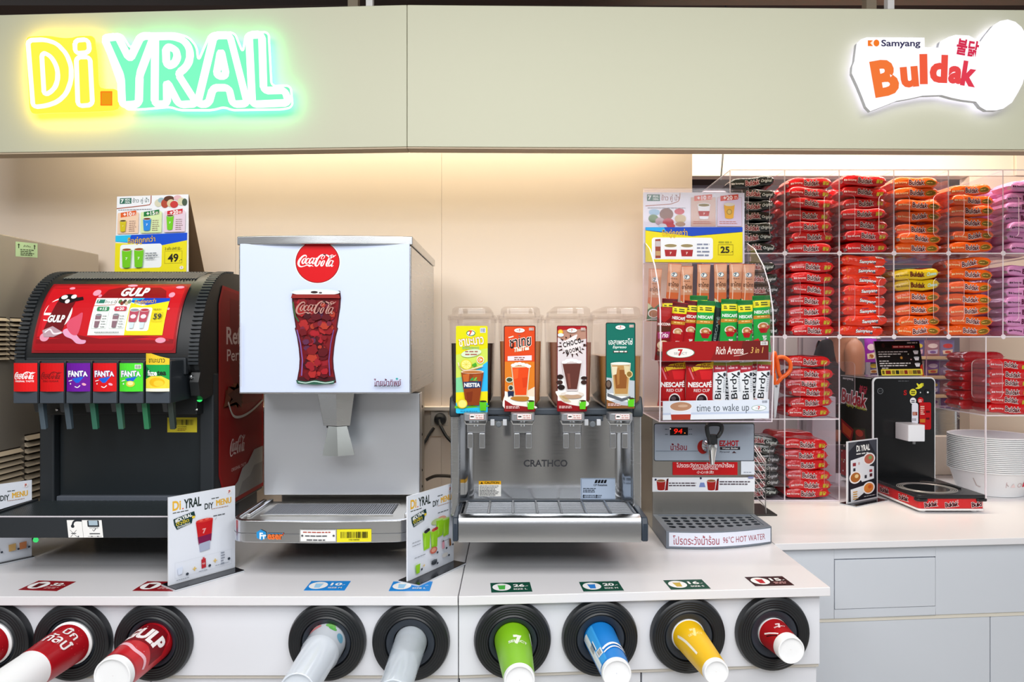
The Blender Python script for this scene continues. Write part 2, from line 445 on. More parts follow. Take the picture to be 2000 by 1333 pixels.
# lit bulkhead and open shop behind the noodle rack
bh = thing('wall_rear', None, None, (1.5, 3.6, 0), kind='structure')
CREAM = pm('#f0e2d0', 0.6)
xe = X(1980, 3.6)
M().box(0.60, xe, 3.60, 3.68, 2.39, 3.05, CREAM).build('panel', bh, 0.001, 1)
M().box(xe + 0.003, 4.4, 3.585, 3.68, 2.39, 3.05, CREAM).build('panel', bh, 0.001, 1)
for k in range(4):
    xa = X(1888, 3.62) + k * 0.28
    M().box(xa + 0.0015, xa + 0.2785, 3.60, 3.68, 0, 2.387, pm('#e6d3bd', 0.6)).build('board', bh, 0.001, 1)
structure('wall_far', M().box(-3, 8, 8.0, 8.1, 0, 3.3, pm('#8f8590', 0.7)))
# unseen boards added behind the camera, banded light and dark for the steel's reflections
op = thing('reflection_boards', None, None, (0, -4.2, 0), kind='structure')
xx = -6.0
for w_, c_ in ((1.1, '#b9b6b2'), (.35, '#3a3a3e'), (.9, '#d8d6d2'), (.5, '#56565a'), (1.2, '#c2c0be'), (.3, '#2e2e32'), (.6, '#eceae6'), (.4, '#4a4a4e'), (.5, '#d8d6d2'), (.45, '#3a3a3e'), (.5, '#f0eeea'), (.4, '#56565a'), (.55, '#e8e6e2'), (.4, '#34343a'), (.7, '#dcdad6'), (.5, '#4a4a4e'), (1.2, '#d0cec8'), (1.4, '#9a989a')):
    M().box(xx, xx + w_ - .01, -4.3, -4.2, 0, 2.5, pm(c_, .5)).build('board', op, smooth=0); xx += w_
# fascia over the counter: two boards that meet at a joint
FM = pm('#bfbfa8', 0.5)
bump(FM, 60, 0.02)
fa = thing('fascia', None, None, (-0.337, 2.30, 2.18), kind='structure')
FAS = [(-1.95, 2.385), (-0.337, 2.30), (2.1, 2.343)]
def fpt(x):                                   # depth of the fascia's face at x
    (x0, y0), (x1, y1) = (FAS[0], FAS[1]) if x < FAS[1][0] else (FAS[1], FAS[2])
    return y0 + (y1 - y0) * (x - x0) / (x1 - x0)
UND = pm('#b7a58d', 0.6)
for (xa, ya), (xb, yb) in zip(FAS, FAS[1:]):
    g = 0.0005
    m = M(); m.prism([(xa + g, ya), (xb - g, yb), (xb - g, yb + 0.05), (xa + g, ya + 0.05)], 'z', 2.184, 2.640, FM)
    m.build('panel', fa, 0.002, 1)
    M().prism([(xa + g, ya + 0.001), (xb - g, yb + 0.001), (xb - g, yb + 0.052), (xa + g, ya + 0.052)], 'z', 2.178, 2.1835, UND).build('edge_strip', fa, 0.001, 1)
structure('niche_light_stop', M().box(-2.6, 2.4, 2.45, 2.80, 2.625, 2.64, pm('#d8cbb8', .6)))  # unseen board added over the niche to keep strip light from leaking up

# ------------------------------------------------------------------ counters
SX = -0.139
wl_top = M().prism([(-2.6, 1.85), (SX - 0.0012, 1.85), (SX - 0.0012, 2.765), (-2.6, 2.765)], 'z', 0.876, 0.90, LAMW).build('worktop', None, 0.002)
tag(wl_top, 'white laminate worktop under the soda fountain and the ice dispenser', 'worktop')
YAW = math.atan2(0.069, 0.992)
wr_top = M().prism([(SX + 0.0012, 1.85), (0.853, 1.919), (0.850, 2.765), (SX + 0.0012, 2.765)], 'z', 0.876, 0.90, LAMW).build('worktop', None, 0.002)
tag(wr_top, 'white laminate worktop under the four-bowl juice dispenser and hot water boiler', 'worktop')
wb_top = M().prism([(0.8545, 2.33), (2.9, 2.505), (2.9, 3.58), (0.72, 3.58), (0.72, 2.862), (0.8545, 2.862)], 'z', 0.878, 0.90, LAMW).build('worktop', None, 0.002)
tag(wb_top, 'white laminate worktop set further back under the clear noodle rack', 'worktop')
splash = M().box(1.72, 2.9, 3.52, 3.578, 0.9012, 1.09, pm('#e6d6c4', .55)).build('splashback', None, 0.003)
tag(splash, 'low cream upstand along the back of the worktop behind the paper bowls', 'upstand')

CX0 = -2.56
def cabinet(name, label, rings, x0, x1, org, rz):
    """face with round cut-outs for the cup holders; local x along the face, y into the cabinet"""
    t = thing(name, label, 'cabinet', org, rz)
    zt, zb, y = 0.8755, 0.686, 0.022
    m = M(False); edges = [x0]
    rs = sorted(rings)
    for a, b in zip(rs, rs[1:]): edges.append((a + b) / 2)
    edges.append(x1)
    fn = lambda u, v, w: (u, y + w, v)
    for k, r in enumerate(rs):
        m.holed(edges[k], edges[k + 1], zb, zt, 0.066, 0.066, fn, CABW, 40, 0.016, CABW, (r, 0.778))
    m.build('cup_panel', t, smooth=0)
    b = M(False)
    b.box(x0, x1, y + 0.004, y + 0.016, zb - 0.010, zb - 0.0005, pm('#cfc9c0', .5))
    b.box(x0 + (.064 if rz else 0), x0 + 0.016 + (.064 if rz else 0), y + 0.017, 0.88, 0.10, zt, CABW); b.box(x1 - 0.016, x1, y + 0.017, 0.84, 0.10, zt, CABW)
    b.box(x0 + (.09 if rz else .017), x1 - 0.017, y + 0.46, y + 0.475, 0.10, zt - 0.005, pm('#2a2c30', .7))
    b.build('carcass', t, 0.001, 1)
    n = 2
    for k in range(n):
        a, c = x0 + (x1 - x0) * k / n, x0 + (x1 - x0) * (k + 1) / n
        M(False).box(a + 0.002, c - 0.002, y + 0.012, y + 0.030, 0.10, zb - 0.011, CABW).build('door', t, 0.0015, 1)
    M(False).box(x0 + .03, x1 - .03, y + 0.08, y + 0.10, 0.0, 0.098, pm('#6b6c70', .6)).build('plinth', t)
    return t
RL = [X(px, 1.868) for px in (-10, 145, 302, 640, 803)]
cabL = cabinet('cup_cabinet', 'white cabinet with five black cup holders left of the worktop joint', [x - SX for x in RL], -1.62, -0.002, (SX, 1.85, 0), 0.0)
RR = []
for px in (1002, 1172, 1343, 1508):
    t_ = (px - 1000) / F; RR.append(((SX * 0 + t_ * (1.868 - SX * math.tan(YAW)) / (1 - t_ * math.tan(YAW))) - SX) / math.cos(YAW))
cabR = cabinet('cup_cabinet', 'white cabinet with four black cup holders right of the worktop joint', RR, 0.002, 0.975, (SX, 1.85, 0), YAW)
yawb = math.atan2(0.175, 2.0455)
cabB = thing('drawer_cabinet', 'white cabinet with one handleless drawer under the noodle rack', 'cabinet', (0.8545, 2.33, 0), yawb)
def bx(px, y=0.02):            # local x on the rear cabinet's face from a picture column
    t = (px - 1000) / F; s, c = math.sin(yawb), math.cos(yawb)
    return (t * (2.33 + y * c) - 0.8545 + y * s) / (c - t * s)
def bz(py, px):
    d = 2.33 + math.sin(yawb) * bx(px) + 0.02; return Z(py, d)
ya = 0.02
zd0, zd1 = bz(1187, 1730), bz(1092, 1730); xd0, xd1 = bx(1630), bx(1826)
zmid = bz(1208, 1750)
m = M(False)
m.box(0.0, xd0 - 0.0015, ya, ya + 0.018, zmid + 0.006, 0.8775, CABG); m.box(xd1 + 0.0025, 2.04, ya, ya + 0.018, zmid + 0.006, 0.8775, CABG)
m.box(xd0 - 0.0015, xd1 + 0.0025, ya, ya + 0.018, zd1 + 0.003, 0.8775, CABG); m.box(xd0 - 0.0015, xd1 + 0.0025, ya, ya + 0.018, zmid + 0.006, zd0 - 0.0015, CABG)
m.build('face_frame', cabB, 0.0008, 1)
M(False).box(xd0, xd1, ya - 0.003, ya + 0.3, zd0, zd1, CABG).build('drawer', cabB, 0.0012, 1)
xs = bx(1937)
for a, b in ((0.0, xs - 0.0015), (xs + 0.0015, 2.04)):
    M(False).box(a, b, ya + 0.006, ya + 0.024, 0.10, zmid - 0.008, CABG).build('door', cabB, 0.0015, 1)
m = M(False); m.box(0.09, 2.04, ya + 0.03, 1.0, 0.1, 0.8775, pm('#c9cbcf', .6)); m.box(0.0, 2.04, ya + 0.004, ya + 0.03, zmid - 0.0075, zmid + 0.0055, pm('#d9d4c8', .5))
m.build('carcass', cabB)

# cup holders and the cups they hold
RUB = pm('#111418', 0.4); RUB2 = pm('#272e38', 0.5); bump(RUB, 14, 0.25, None, 0.004)
def holder(t, rx, hole, label):
    org = t.location; c, s = math.cos(t.rotation_euler.z), math.sin(t.rotation_euler.z)
    y = 0.022
    o = thing('cup_holder', label, 'cup holder', (org.x + rx * c - y * s, org.y + rx * s + y * c, 0.778), t.rotation_euler.z, 'round black cup holders')
    f = [(0.1005, 0.0), (0.1015, -0.006), (0.098, -0.019), (0.094, -0.022)]
    for k in range(4):
        r = 0.090 - 0.006 * k
        f += [(r, -0.0228), (r - 0.002, -0.0216), (r - 0.004, -0.0226)]
    f += [(0.066, -0.024), (0.0635, -0.018), (0.0635, 0.015)]
    M(False).lathe(f, RUB, 'y', n=56).build('flange', o, smooth=28)
    g = [(0.063, -0.019), (0.0615, -0.0205), (hole + 0.004, -0.0185), (hole, -0.015), (hole, 0.004), (hole + 0.006, 0.02), (0.063, 0.02)]
    M(False).lathe(g, RUB2, 'y', n=48).build('gasket', o, smooth=40)
    return o
def cup(h, label, prof, mats, prints=None, group=None, name='paper_cup', plug='#f2f3f5', inner=None):
    """prof: (radius, y) from the mouth inside the holder out to the base (y negative is towards the room)"""
    o = thing(name, label, 'cup', h.location, h.rotation_euler.z, group)
    M(False).lathe(prof, mats[0], 'y', n=44, mats=mats).build('cup_wall', o, smooth=40)
    r, y = prof[-1]
    b = M(False); b.lathe([(r, y), (r - 0.0012, y - 0.0012), (r - 0.0032, y - 0.001), (r - 0.0042, y + 0.003), (r * .5, y + 0.0035), (0.0005, y + 0.0035)], plug if not isinstance(plug, str) else ink(plug), 'y', n=44)
    b.build('cup_base', o, smooth=40)
    if prints:
        for nm, pr, a0, a1, y0, y1, cu in prints:     # wrapped on the wall: angle range (deg, 90 = up), y range
            def wp(u, v, w, a0=a0, a1=a1, y0=y0, y1=y1):
                a = R(a0 + (a1 - a0) * u); yy = y0 + (y1 - y0) * v
                for (ra, ya), (rb, yb) in zip(prof, prof[1:]):
                    if min(ya, yb) - 1e-6 <= yy <= max(ya, yb) + 1e-6 and abs(ya - yb) > 1e-5:
                        rr = ra + (rb - ra) * (yy - ya) / (yb - ya); break
                else: rr = prof[-1][0]
                return ((rr + w) * math.cos(a), yy, (rr + w) * math.sin(a))
            pr.build(nm, o, warp=wp, cu=cu, cv=1, world=False)
    return o
PAPW = ink('#f3f4f6')
REDC = pm('#a80f1c', .3); REDB = pm('#c41420', .3)
def spots(pr, n, seed, cols=('#e8889a', '#c93a4a', '#f0b0b8'), lo=1.5, hi=4):
    rn = random.Random(seed)
    for k in range(n):
        r = rn.uniform(lo, hi); pr.ell(rn.uniform(4, pr.W - 4), rn.uniform(4, pr.H - 4), r, r * rn.uniform(.6, 1.2), rn.choice(cols), 10)
    return pr
def big_cup(h, label):
    p1 = spots(Pr(100, 60), 26, 5, ('#d4202c', '#e04a55', '#c81a28'), .6, 1.8)
    p1.txt('บิ๊ก', 56, 17, 25, 19, '#f4ecec', .018).txt('กัลป์', 52, 42, 44, 25, '#f4ecec', .018)
    cup(h, label, [(0.054, 0.03), (0.054, -0.012), (0.056, -0.016), (0.056, -0.021), (0.0525, -0.024), (0.0515, -0.026), (0.0455, -0.165), (0.0452, -0.168), (0.0445, -0.172), (0.043, -0.31)],
        [PAPW] * 5 + [REDC, REDB, PAPW, PAPW], [('lettering', p1, 152, -18, -0.032, -0.13, 10)], 'red paper cups on the left')
hl = [holder(cabL, x - SX, r, 'round black cup holder ' + w) for x, r, w in zip(RL, (0.058, 0.058, 0.052, 0.051, 0.045),
      ('cut off by the left edge of the photo', 'gripping the red cup with a long white base', 'gripping the dark red cup beside the left menu stand', 'gripping the cloudy plastic cup', 'gripping the clear ribbed plastic cup'))]
hr = [holder(cabR, x, r, 'round black cup holder gripping the ' + w) for x, r, w in zip(RR, (0.050, 0.045, 0.0455, 0.0435), ('green paper cup', 'blue paper cup', 'yellow paper cup', 'short red paper cup'))]
big_cup(hl[0], 'red paper cup with white rim cut off by the photo edge')
big_cup(hl[1], 'red paper cup with white lettering and long white base')
p = Pr(100, 80); p.poly([(0, 26), (15, 10), (40, 6), (75, 8), (100, 30), (100, 62), (70, 52), (40, 54), (0, 64)], '#7c0f1a')
p.txt('GULP', 50, 33, 74, 30, '#f6eeee', .05, 0.0)
p.line(spline([(4, 66), (20, 60), (40, 66), (60, 74), (84, 70), (98, 76)], 5), 6, '#eeb9c4'); spots(p, 10, 9, ('#e8889a', '#d2203a'), .6, 1.6)
p.line(spline([(30, 3), (60, 4), (82, 9), (90, 18)], 5), 1.6, '#d6404e')
cup(hl[2], 'dark red paper cup with big white letters and pink splash', [(0.050, 0.03), (0.0498, -0.02), (0.0445, -0.178), (0.044, -0.185), (0.043, -0.203)], [REDB, REDB, REDC, PAPW], [('lettering', p, 158, -12, -0.008, -0.160, 12)], 'red paper cups on the left')
FROST = frosted('cloudy_plastic', '#e2eaf4', 0.86)
p = Pr(100, 60); p.ell(26, 18, 16, 12, '#d9868a').ell(60, 15, 10, 9, '#7fc36a').ell(66, 24, 8, 7, '#62b557').ell(88, 34, 9, 14, '#6fa9c4')
p.txt('ICE', 28, 10, 12, 5, '#f2f2f4', .03)
for k in range(9): p.ell(44 + 5 * math.sin(k * .5), 4 + k * 4.4, .7, .7, '#f4f4f6', 8)
cup(hl[3], 'cloudy white plastic cup with faint red and green print', [(0.049, 0.03), (0.0485, -0.03), (0.0475, -0.08), (0.0482, -0.084), (0.044, -0.10), (0.040, -0.27)], [FROST] * 5, [('faint_print', p, 170, 10, -0.004, -0.075, 8)], None, 'plastic_cup', FROST)
CLR = frosted('clear_cup', '#e4eef8', 0.62); CLR.node_tree.nodes['Principled BSDF'].inputs['Roughness'].default_value = .08
rib = [(0.043, 0.03), (0.042, -0.01), (0.0405, -0.05)]
for k in range(9): rib += [(0.0398 - k * .0005, -0.055 - k * 0.023), (0.0405 - k * .0005, -0.066 - k * .023)]
cup(hl[4], 'clear ribbed plastic cup right of the cloudy one', rib + [(0.035, -0.29)], [CLR] * (len(rib)), None, None, 'plastic_cup', CLR)
def seven(pr, cx, cy, s, c):
    pr.txt('7', cx, cy, s * .55, s * .75, c, .06); pr.txt('SELECT', cx, cy + s * .12, s * 1.3, s * .2, c, .03)
GRN = pm('#82c11b', .35)
p = Pr(100, 90); seven(p, 52, 46, 34, '#eef3e4'); p.line(spline([(88, 4), (90, 14), (97, 30)], 5), 5, '#f2f6ee')
cup(hr[0], 'lime green paper cup with white emblem', [(0.0488, 0.03), (0.0475, -0.02), (0.0365, -0.222), (0.036, -0.226), (0.0355, -0.234)], [GRN, GRN, PAPW, PAPW], [('emblem', p, 160, 10, -0.02, -0.19, 8)])
BLU = pm('#1b83d8', .35)
p = Pr(100, 100); p.poly([(0, 4), (16, 10), (16, 100), (0, 100)], '#eef4fa'); p.poly([(16, 10), (34, 6), (34, 100), (16, 100)], '#3ea3ec')
p.rect(6, 40, 22, 64, '#f4f4f4').bars(8, 42, 20, 62, '#16202c', 10).rect(18, 68, 32, 84, '#f4f4f4').bars(20, 70, 30, 82, '#16202c', 8)
p.line(spline([(34, 76), (60, 66), (85, 66), (100, 72)], 5), 5, '#f4f6f8').line(spline([(34, 85), (60, 75), (85, 75), (100, 80)], 5), 3, '#f4f6f8')
cup(hr[1], 'blue paper cup with barcode and white bands', [(0.0438, 0.03), (0.0425, -0.02), (0.0352, -0.205), (0.035, -0.21), (0.0344, -0.217)], [BLU, BLU, PAPW, PAPW], [('bands', p, 185, 5, -0.006, -0.20, 10)])
YEL = pm('#e9b913', .35)
p = Pr(100, 90); seven(p, 44, 34, 30, '#f7e79a'); p.line(spline([(2, 14), (10, 40), (14, 80)], 5), 6, '#f4efdc')
cup(hr[2], 'yellow paper cup with white rim', [(0.0435, 0.03), (0.0435, -0.006), (0.0450, -0.009), (0.0450, -0.013), (0.0425, -0.016), (0.042, -0.017), (0.0306, -0.213), (0.0302, -0.217), (0.0295, -0.225)], [PAPW] * 5 + [YEL, PAPW, PAPW], [('emblem', p, 165, 15, -0.02, -0.185, 8)])
RDC = pm('#b3141b', .35)
p = Pr(100, 60); seven(p, 50, 30, 26, '#f3dcdc'); p.line([(2, 20), (30, 58)], 4, '#f2e8e8').line([(0, 30), (24, 60)], 3, '#3c1416')
cup(hr[3], 'short red paper cup with white base', [(0.042, 0.03), (0.0415, -0.014), (0.041, -0.020), (0.0345, -0.092), (0.035, -0.094), (0.0345, -0.115), (0.034, -0.12)], [PAPW, PAPW, RDC, PAPW, PAPW, PAPW], [('emblem', p, 165, 25, -0.022, -0.09, 8)])

# price stickers on the worktop edge
def sticker(px, py, bg, price, size, cupc, label, rot=0.0, wtop='#f2f2f2', w=0.108, d=0.074):
    y = 0.66 * F / (py - 666.5); x = X(px, y)
    o = thing('price_sticker', label, 'sticker', (x, y, 0.90), rot, 'price stickers on the worktop')
    M(False).box(-w / 2, w / 2, -d / 2, d / 2, 0.0002, 0.0007, ink(bg)).build('backing', o, smooth=0)
    q = Pr(100, 64); q.ell(27, 32, 23, 24, wtop)
    q.poly([(17, 18), (37, 18), (34, 48), (20, 48)], cupc).ell(27, 18, 10.5, 3, '#e8e8e4')
    q.txt(price, 70, 24, 28, 19, '#f4f4f2', .035); q.txt('.-', 89, 29, 7, 4.5, '#f4f4f2', .03)
    if size: q.txt(size, 72, 48, 34, 9, '#f0f0ee', .02)
    else: q.lines(56, 42, 90, 2, 8, 3.5, '#e0a8a8', 3)
    q.build('price_print', o, Vector((-w / 2, d / 2, 0.0008)), Vector((w / 2, d / 2, 0.0008)), Vector((-w / 2, -d / 2, 0.0008)), world=False)
sticker(93, 1145, '#8c1820', '32', '', '#5a1015', 'dark red price sticker in front of the soda fountain, far left', -.08)
sticker(312, 1146, '#8c1820', '32', '', '#5a1015', 'dark red price sticker half under the menu stand base', -.03)
sticker(640, 1145, '#1f86d6', '10', 'SIZE M', '#9fd0f2', 'blue price sticker in front of the ice dispenser')
sticker(803, 1146, '#1f86d6', '', 'SIZE L', '#9fd0f2', 'blue price sticker half under the green drink menu stand')
sticker(998, 1148, '#124a3a', '26', 'SIZE L', '#4bb24a', 'green price sticker showing a green cup', YAW)
sticker(1174, 1146, '#124a3a', '20', 'SIZE M', '#2e7fd0', 'green price sticker showing a blue cup', YAW)
sticker(1341, 1142.5, '#124a3a', '16', 'SIZE S', '#c9ad4a', 'green price sticker showing a yellow cup', YAW)
sticker(1502, 1136, '#33161a', '15', '', '#b3202a', 'dark maroon price sticker showing a red cup', YAW)

# ------------------------------------------------------------------ stainless machine at the far left
sm = thing('steel_machine', 'tall plain stainless steel machine with louvred side at far left', 'machine', (-1.9, 2.2, 0.90))
SMX = -1.585
m = M(); m.box(-2.3, SMX, 1.75, 2.75, 0.905, 1.893, pm('#a79f94', .45, .45)); m.build('housing', sm, 0.004)
DK = pm('#2c211a', .6)
for (ya, yb, za, zb, n) in ((1.9, 2.245, 1.50, 1.635, 9), (2.262, 2.62, 1.50, 1.635, 9), (1.9, 2.31, 1.00, 1.22, 12), (2.33, 2.70, 1.00, 1.255, 12)):
    M().box(SMX - 0.004, SMX + 0.0006, ya, yb, za, zb, DK).build('vent_recess', sm, smooth=0)
    base = None
    for k in range(n):
        z = za + (zb - za) * (k + 0.5) / n; h = (zb - za) / n
        M().prism([(SMX, z + h * .30), (SMX, z - h * .30), (SMX + 0.012, z - h * .42), (SMX + 0.013, z - h * .34)], 'y', ya, yb, pm('#c4b49c', .5)).build('slat', sm, smooth=0)
q = Pr(106, 75); q.rect(0, 0, 106, 75, '#b9d6a8')
q.txt('สำคัญ', 54, 20, 34, 13, '#1d2a1a', .01).rect(13, 12, 17, 32, '#1d2a1a').poly([(9, 16), (15, 8), (21, 16)], '#1d2a1a').rect(89, 12, 93, 32, '#1d2a1a').poly([(85, 16), (91, 8), (97, 16)], '#1d2a1a')
q.lines(22, 36, 92, 4, 9, 4, '#35452f', 4)
ys = 1.585 * F
ya_, yb_ = ys / (1000 - 30), ys / (1000 - 73)
q.build('label', sm, (SMX, ya_, Z(472, ya_)), (SMX, yb_, Z(476, yb_)), (SMX, ya_, Z(501, ya_)))

# ------------------------------------------------------------------ soda fountain
SF = thing('soda_fountain', 'black six-tap soda fountain with red curved header panel', 'drinks dispenser', (-1.178, 2.2, 0.90))
xa, xb = -1.445, -0.911
DOME = spline([(2.13, 1.462), (2.092, 1.475), (2.088, 1.53), (2.106, 1.60), (2.14, 1.675), (2.19, 1.732), (2.255, 1.768), (2.34, 1.78), (2.5, 1.782), (2.64, 1.78)], 4)
def dome(t):                                  # t 0..1 along the profile -> (y, z), normal
    i = min(int(t * (len(DOME) - 1)), len(DOME) - 2); f = t * (len(DOME) - 1) - i
    a, b = DOME[i], DOME[i + 1]; L = math.hypot(b[0] - a[0], b[1] - a[1]) or 1
    return (a[0] + (b[0] - a[0]) * f, a[1] + (b[1] - a[1]) * f, -(b[1] - a[1]) / L, (b[0] - a[0]) / L)
def dome_z(z):                                # front of the dome at height z
    for a, b in zip(DOME, DOME[1:]):
        if a[0] < 2.3 and min(a[1], b[1]) <= z <= max(a[1], b[1]) and a[1] > 1.474 and abs(a[1] - b[1]) > 1e-6:
            f = (z - a[1]) / (b[1] - a[1]); L = math.hypot(b[0] - a[0], b[1] - a[1])
            return a[0] + f * (b[0] - a[0]), -(b[1] - a[1]) / L, (b[0] - a[0]) / L
    return 2.3, 0, 1
m = M(); m.prism(DOME + [(2.64, 1.02), (2.25, 1.02), (2.25, 1.462)], 'x', xa + 0.012, xb - 0.012, BLACK); m.build('hood', SF, 0.003, 2)
# ribbed end caps and slots in the top
for x0, x1 in ((xa, xa + 0.030), (xb - 0.030, xb)):
    m = M(); m.prism(DOME[3:] + [(2.64, 1.46), (2.25, 1.455), (2.21, 1.40), (2.13, 1.386), (2.098, 1.40), (2.087, 1.44)], 'x', x0 + 0.002, x1 - 0.002, BLACK)
    for k in range(34):
        y, z, ny, nz = dome(0.16 + 0.72 * k / 33 * .86)
        ty, tz = -nz, ny
        c = [(y + ty * s + ny * h, z + tz * s + nz * h) for s, h in ((-.0045, 0), (.0045, 0), (.0035, .006), (-.0035, .006))]
        m.prism(c, 'x', x0, x1, BLACK2)
    tag(m.build('ribbed_end_cap', SF, smooth=20), 'black end cap with moulded cooling ribs')
m = M(); n = 46
for k in range(n):
    x = xa + 0.06 + (xb - xa - 0.12) * k / n
    for t0, t1 in ((0.60, 0.70), (0.715, 0.80)):
        pts = []
        for t, dx in ((t0, 0), (t1, 0.012)):
            y, z, ny, nz = dome(t); pts.append((x + dx, y + ny * .0035, z + nz * .0035))
        m.tube(pts, 0.0028, pm('#30363a', .45), 5)
m.build('top_vent', SF)['kind'] = 'stuff'
# header panel on the curve
W_, H_ = 300.0, 125.0
q = Pr(W_, H_)
q.poly(rrect(0, 0, W_, H_, 9), '#a3121c')
q.poly(rrect(4, 3, W_ - 4, H_ - 15, 8), '#c8141f')
q.poly([(4, 100), (60, 92), (140, 103), (220, 98), (296, 104), (296, 112), (4, 112)], '#8f0f19')
q.poly([(118, 26), (128, 10), (150, 5), (240, 5), (256, 12), (262, 26)], '#8c1018')
for a in ((46, 7, 6, 2.4), (106, 16, 8.5, 6), (116, 22, 3.6, 2.8), (176, 1.6, 11, 2.4), (272, 20, 6.6, 5), (274, 47, 2.6, 2.4), (21, 100, 10, 8), (283, 5, 9, 2.6), (269, 106, 11, 5)): q.ell(*a, '#e79ab2')
q.poly(spline([(58, 88), (70, 84), (84, 92), (98, 104), (110, 106), (108, 112), (92, 112), (80, 104), (64, 98)], 4, True), '#e6a3c4')
q.poly(spline([(64, 70), (80, 60), (92, 56), (92, 92), (80, 96), (66, 84)], 4, True), '#d9506a')
q.ell(38, 56, 30, 30, '#f6f2f3').poly([(8, 60), (14, 36), (30, 30), (24, 84), (12, 96)], '#d51d2a')
q.poly([(30, 30), (68, 32), (56, 88), (28, 92), (16, 86)], '#6c0f16').ell(49, 28, 20, 9, '#1d1014').ell(40, 25, 7, 4, '#f2eef0').ell(60, 24, 6, 4, '#e8e4e6').ell(50, 33, 5, 4, '#e8e0e4').poly([(66, 26), (80, 24), (84, 30), (68, 33)], '#241418')
q.txt('GULP', 38, 66, 36, 14, '#f8f3f4', .05, .15, sp='#3c0a10', spw=.03)
q.poly([(14, 88), (34, 80), (60, 92), (40, 100), (20, 100)], '#b89aa4').line(spline([(20, 92), (30, 86), (40, 94), (56, 92)], 4), 3, '#efe6ea')
q.txt('GULP', 190, 15, 60, 17, '#fbf7f7', .05, .2)
x0, y0, x1, y1 = 112, 27, 272, 97
q.rect(x0, y0, x1, y1, '#f1f4f1').poly([(x0 + 78, y0), (x1, y0), (x1, y0 + 6), (x0 + 130, y0 + 16), (x0 + 78, y0 + 7)], '#1747c4').poly([(x0 + 78, y0), (x0 + 104, y0), (x0 + 98, y0 + 12), (x0 + 78, y0 + 8)], '#28b6e6')
q.poly([(x0 + 78, y0 + 9), (x0 + 104, y0 + 15), (x1, y0 + 6), (x1, y1), (x0 + 78, y1)], '#f1de1c').rr(x0 + 80, y0 + 18, x0 + 128, y1 - 8, 4, '#f5f4ee')
q.txt('ซื้อคู่ถูกกว่า', x0 + 108, y0 + 7.5, 46, 10, '#f4c81e', .004, 0, -3, sp='#7a2a14', spw=.02)
q.rect(x0 + 3, y0 + 3, x0 + 20, y0 + 10, '#2f7a66').txt('7', x0 + 7, y0 + 6.5, 4, 5, '#eef4f0', .04).txt('ข้าว คู่ น้ำ', x0 + 34, y0 + 8, 25, 7, '#3a5a52')
q.line([(x0, y0 + 15), (x0 + 44, y0 + 13), (x0 + 48, y0)], 1, '#b56a4a')
for k, c in enumerate(('#5a7a4a', '#8a3a30', '#4a3a38', '#c8b89a', '#7a8a6a')): q.ell(x0 + 54 + k * 5, y0 + 7 + (k % 2) * 3, 4, 4, c, 10)
for cx, c, t in ((x0 + 22, '#3c8a5c', '+15'), (x0 + 60, '#cc3c50', '+20')):
    q.frame(cx - 16, y0 + 20, cx + 15, y1 - 12, .6, '#c8d4d0').rr(cx - 13, y0 + 17, cx + 13, y0 + 25, 2, c).txt(t, cx, y0 + 21, 16, 5.6, '#eef2f0', .03)
    q.cup(cx - 6, y0 + 32, y1 - 14, 13, 9, '#8a6a74', '#dcd8da', '#7a868a').rect(cx - 12, y0 + 41, cx, y0 + 44, '#e2d8da').lines(cx + 3, y0 + 34, cx + 13, 5, 5, 1.2, '#8a9492', 7)
for cx, c in ((x0 + 92, '#8a929a'), (x0 + 114, '#b0303a')):
    q.cup(cx, y0 + 24, y0 + 46, 20, 16, '#b4485c', '#e8e2e4', c).ell(cx, y0 + 36, 6, 4, '#f0dce0').poly([(cx - 5, y0 + 47), (cx + 5, y0 + 47), (cx + 4, y0 + 58), (cx - 4, y0 + 58)], '#cfe0ea')
q.txt('59', x0 + 144, y0 + 36, 17, 11, '#3a3a3c', .02).frame(x0 + 132, y0 + 28, x0 + 155, y0 + 45, .6, '#b9a818').lines(x0 + 132, y0 + 22, x0 + 155, 1, 3, 1.4, '#8a7a20', 2)
q.lines(x0 + 16, y1 - 5, x0 + 72, 1, 3, 1.1, '#6a7a78', 3)
zt, zb = 1.727, 1.531
def hwarp(u, v, w):
    z = zt + (zb - zt) * v; y, ny, nz = dome_z(z); k = w + 0.004
    return (-1.393 + 0.411 * u, y + ny * k, z + nz * k)
q.build('header_print', SF, warp=hwarp, cu=1, cv=14)
m = M()
def hslab(u, v):
    z = zt + .004 + (zb - zt - .010) * v; y, ny, nz = dome_z(z); return (-1.397 + 0.419 * u, y + ny * .0038, z + nz * .0038)
m.grid(hslab, 2, 16, pm('#8f1019', .25)); m.build('header_panel', SF, smooth=60)
m = M(); m.box(xa + .035, xb - .035, 2.078, 2.10, 1.462, 1.512, BLACK2); m.build('lower_lip', SF, .004)
# column sides, back splash, tap rail
m = M()
M().box(xa, xa + 0.045, 2.19, 2.62, 1.02, 1.462, BLACK2).build('side_column', SF, .006); M().box(xb - 0.045, xb - 0.0005, 2.19, 2.62, 1.02, 1.462, BLACK2).build('side_column', SF, .006)
M().box(xa + .047, xb - .047, 2.215, 2.235, 1.075, 1.335, pm('#20262a', .32)).build('splash_panel', SF, .004)
M().box(xa + .047, xb - .047, 2.198, 2.22, 1.060, 1.084, pm('#565c66', .35)).build('splash_lip', SF, .003)
M().box(xa + .032, xb - .032, 2.145, 2.26, 1.338, 1.47, BLACK).build('tap_rail', SF, .004)
for px in (113, 385):
    M().lathe([(0.004, 2.098), (0.0042, 2.094), (0.002, 2.092), (.0003, 2.092)], CHROME, 'y', (X(px, 2.145), .0445, 1.355), 10).build('screw', SF)
BR, RD_ = '#d8151c', '#c9131b'
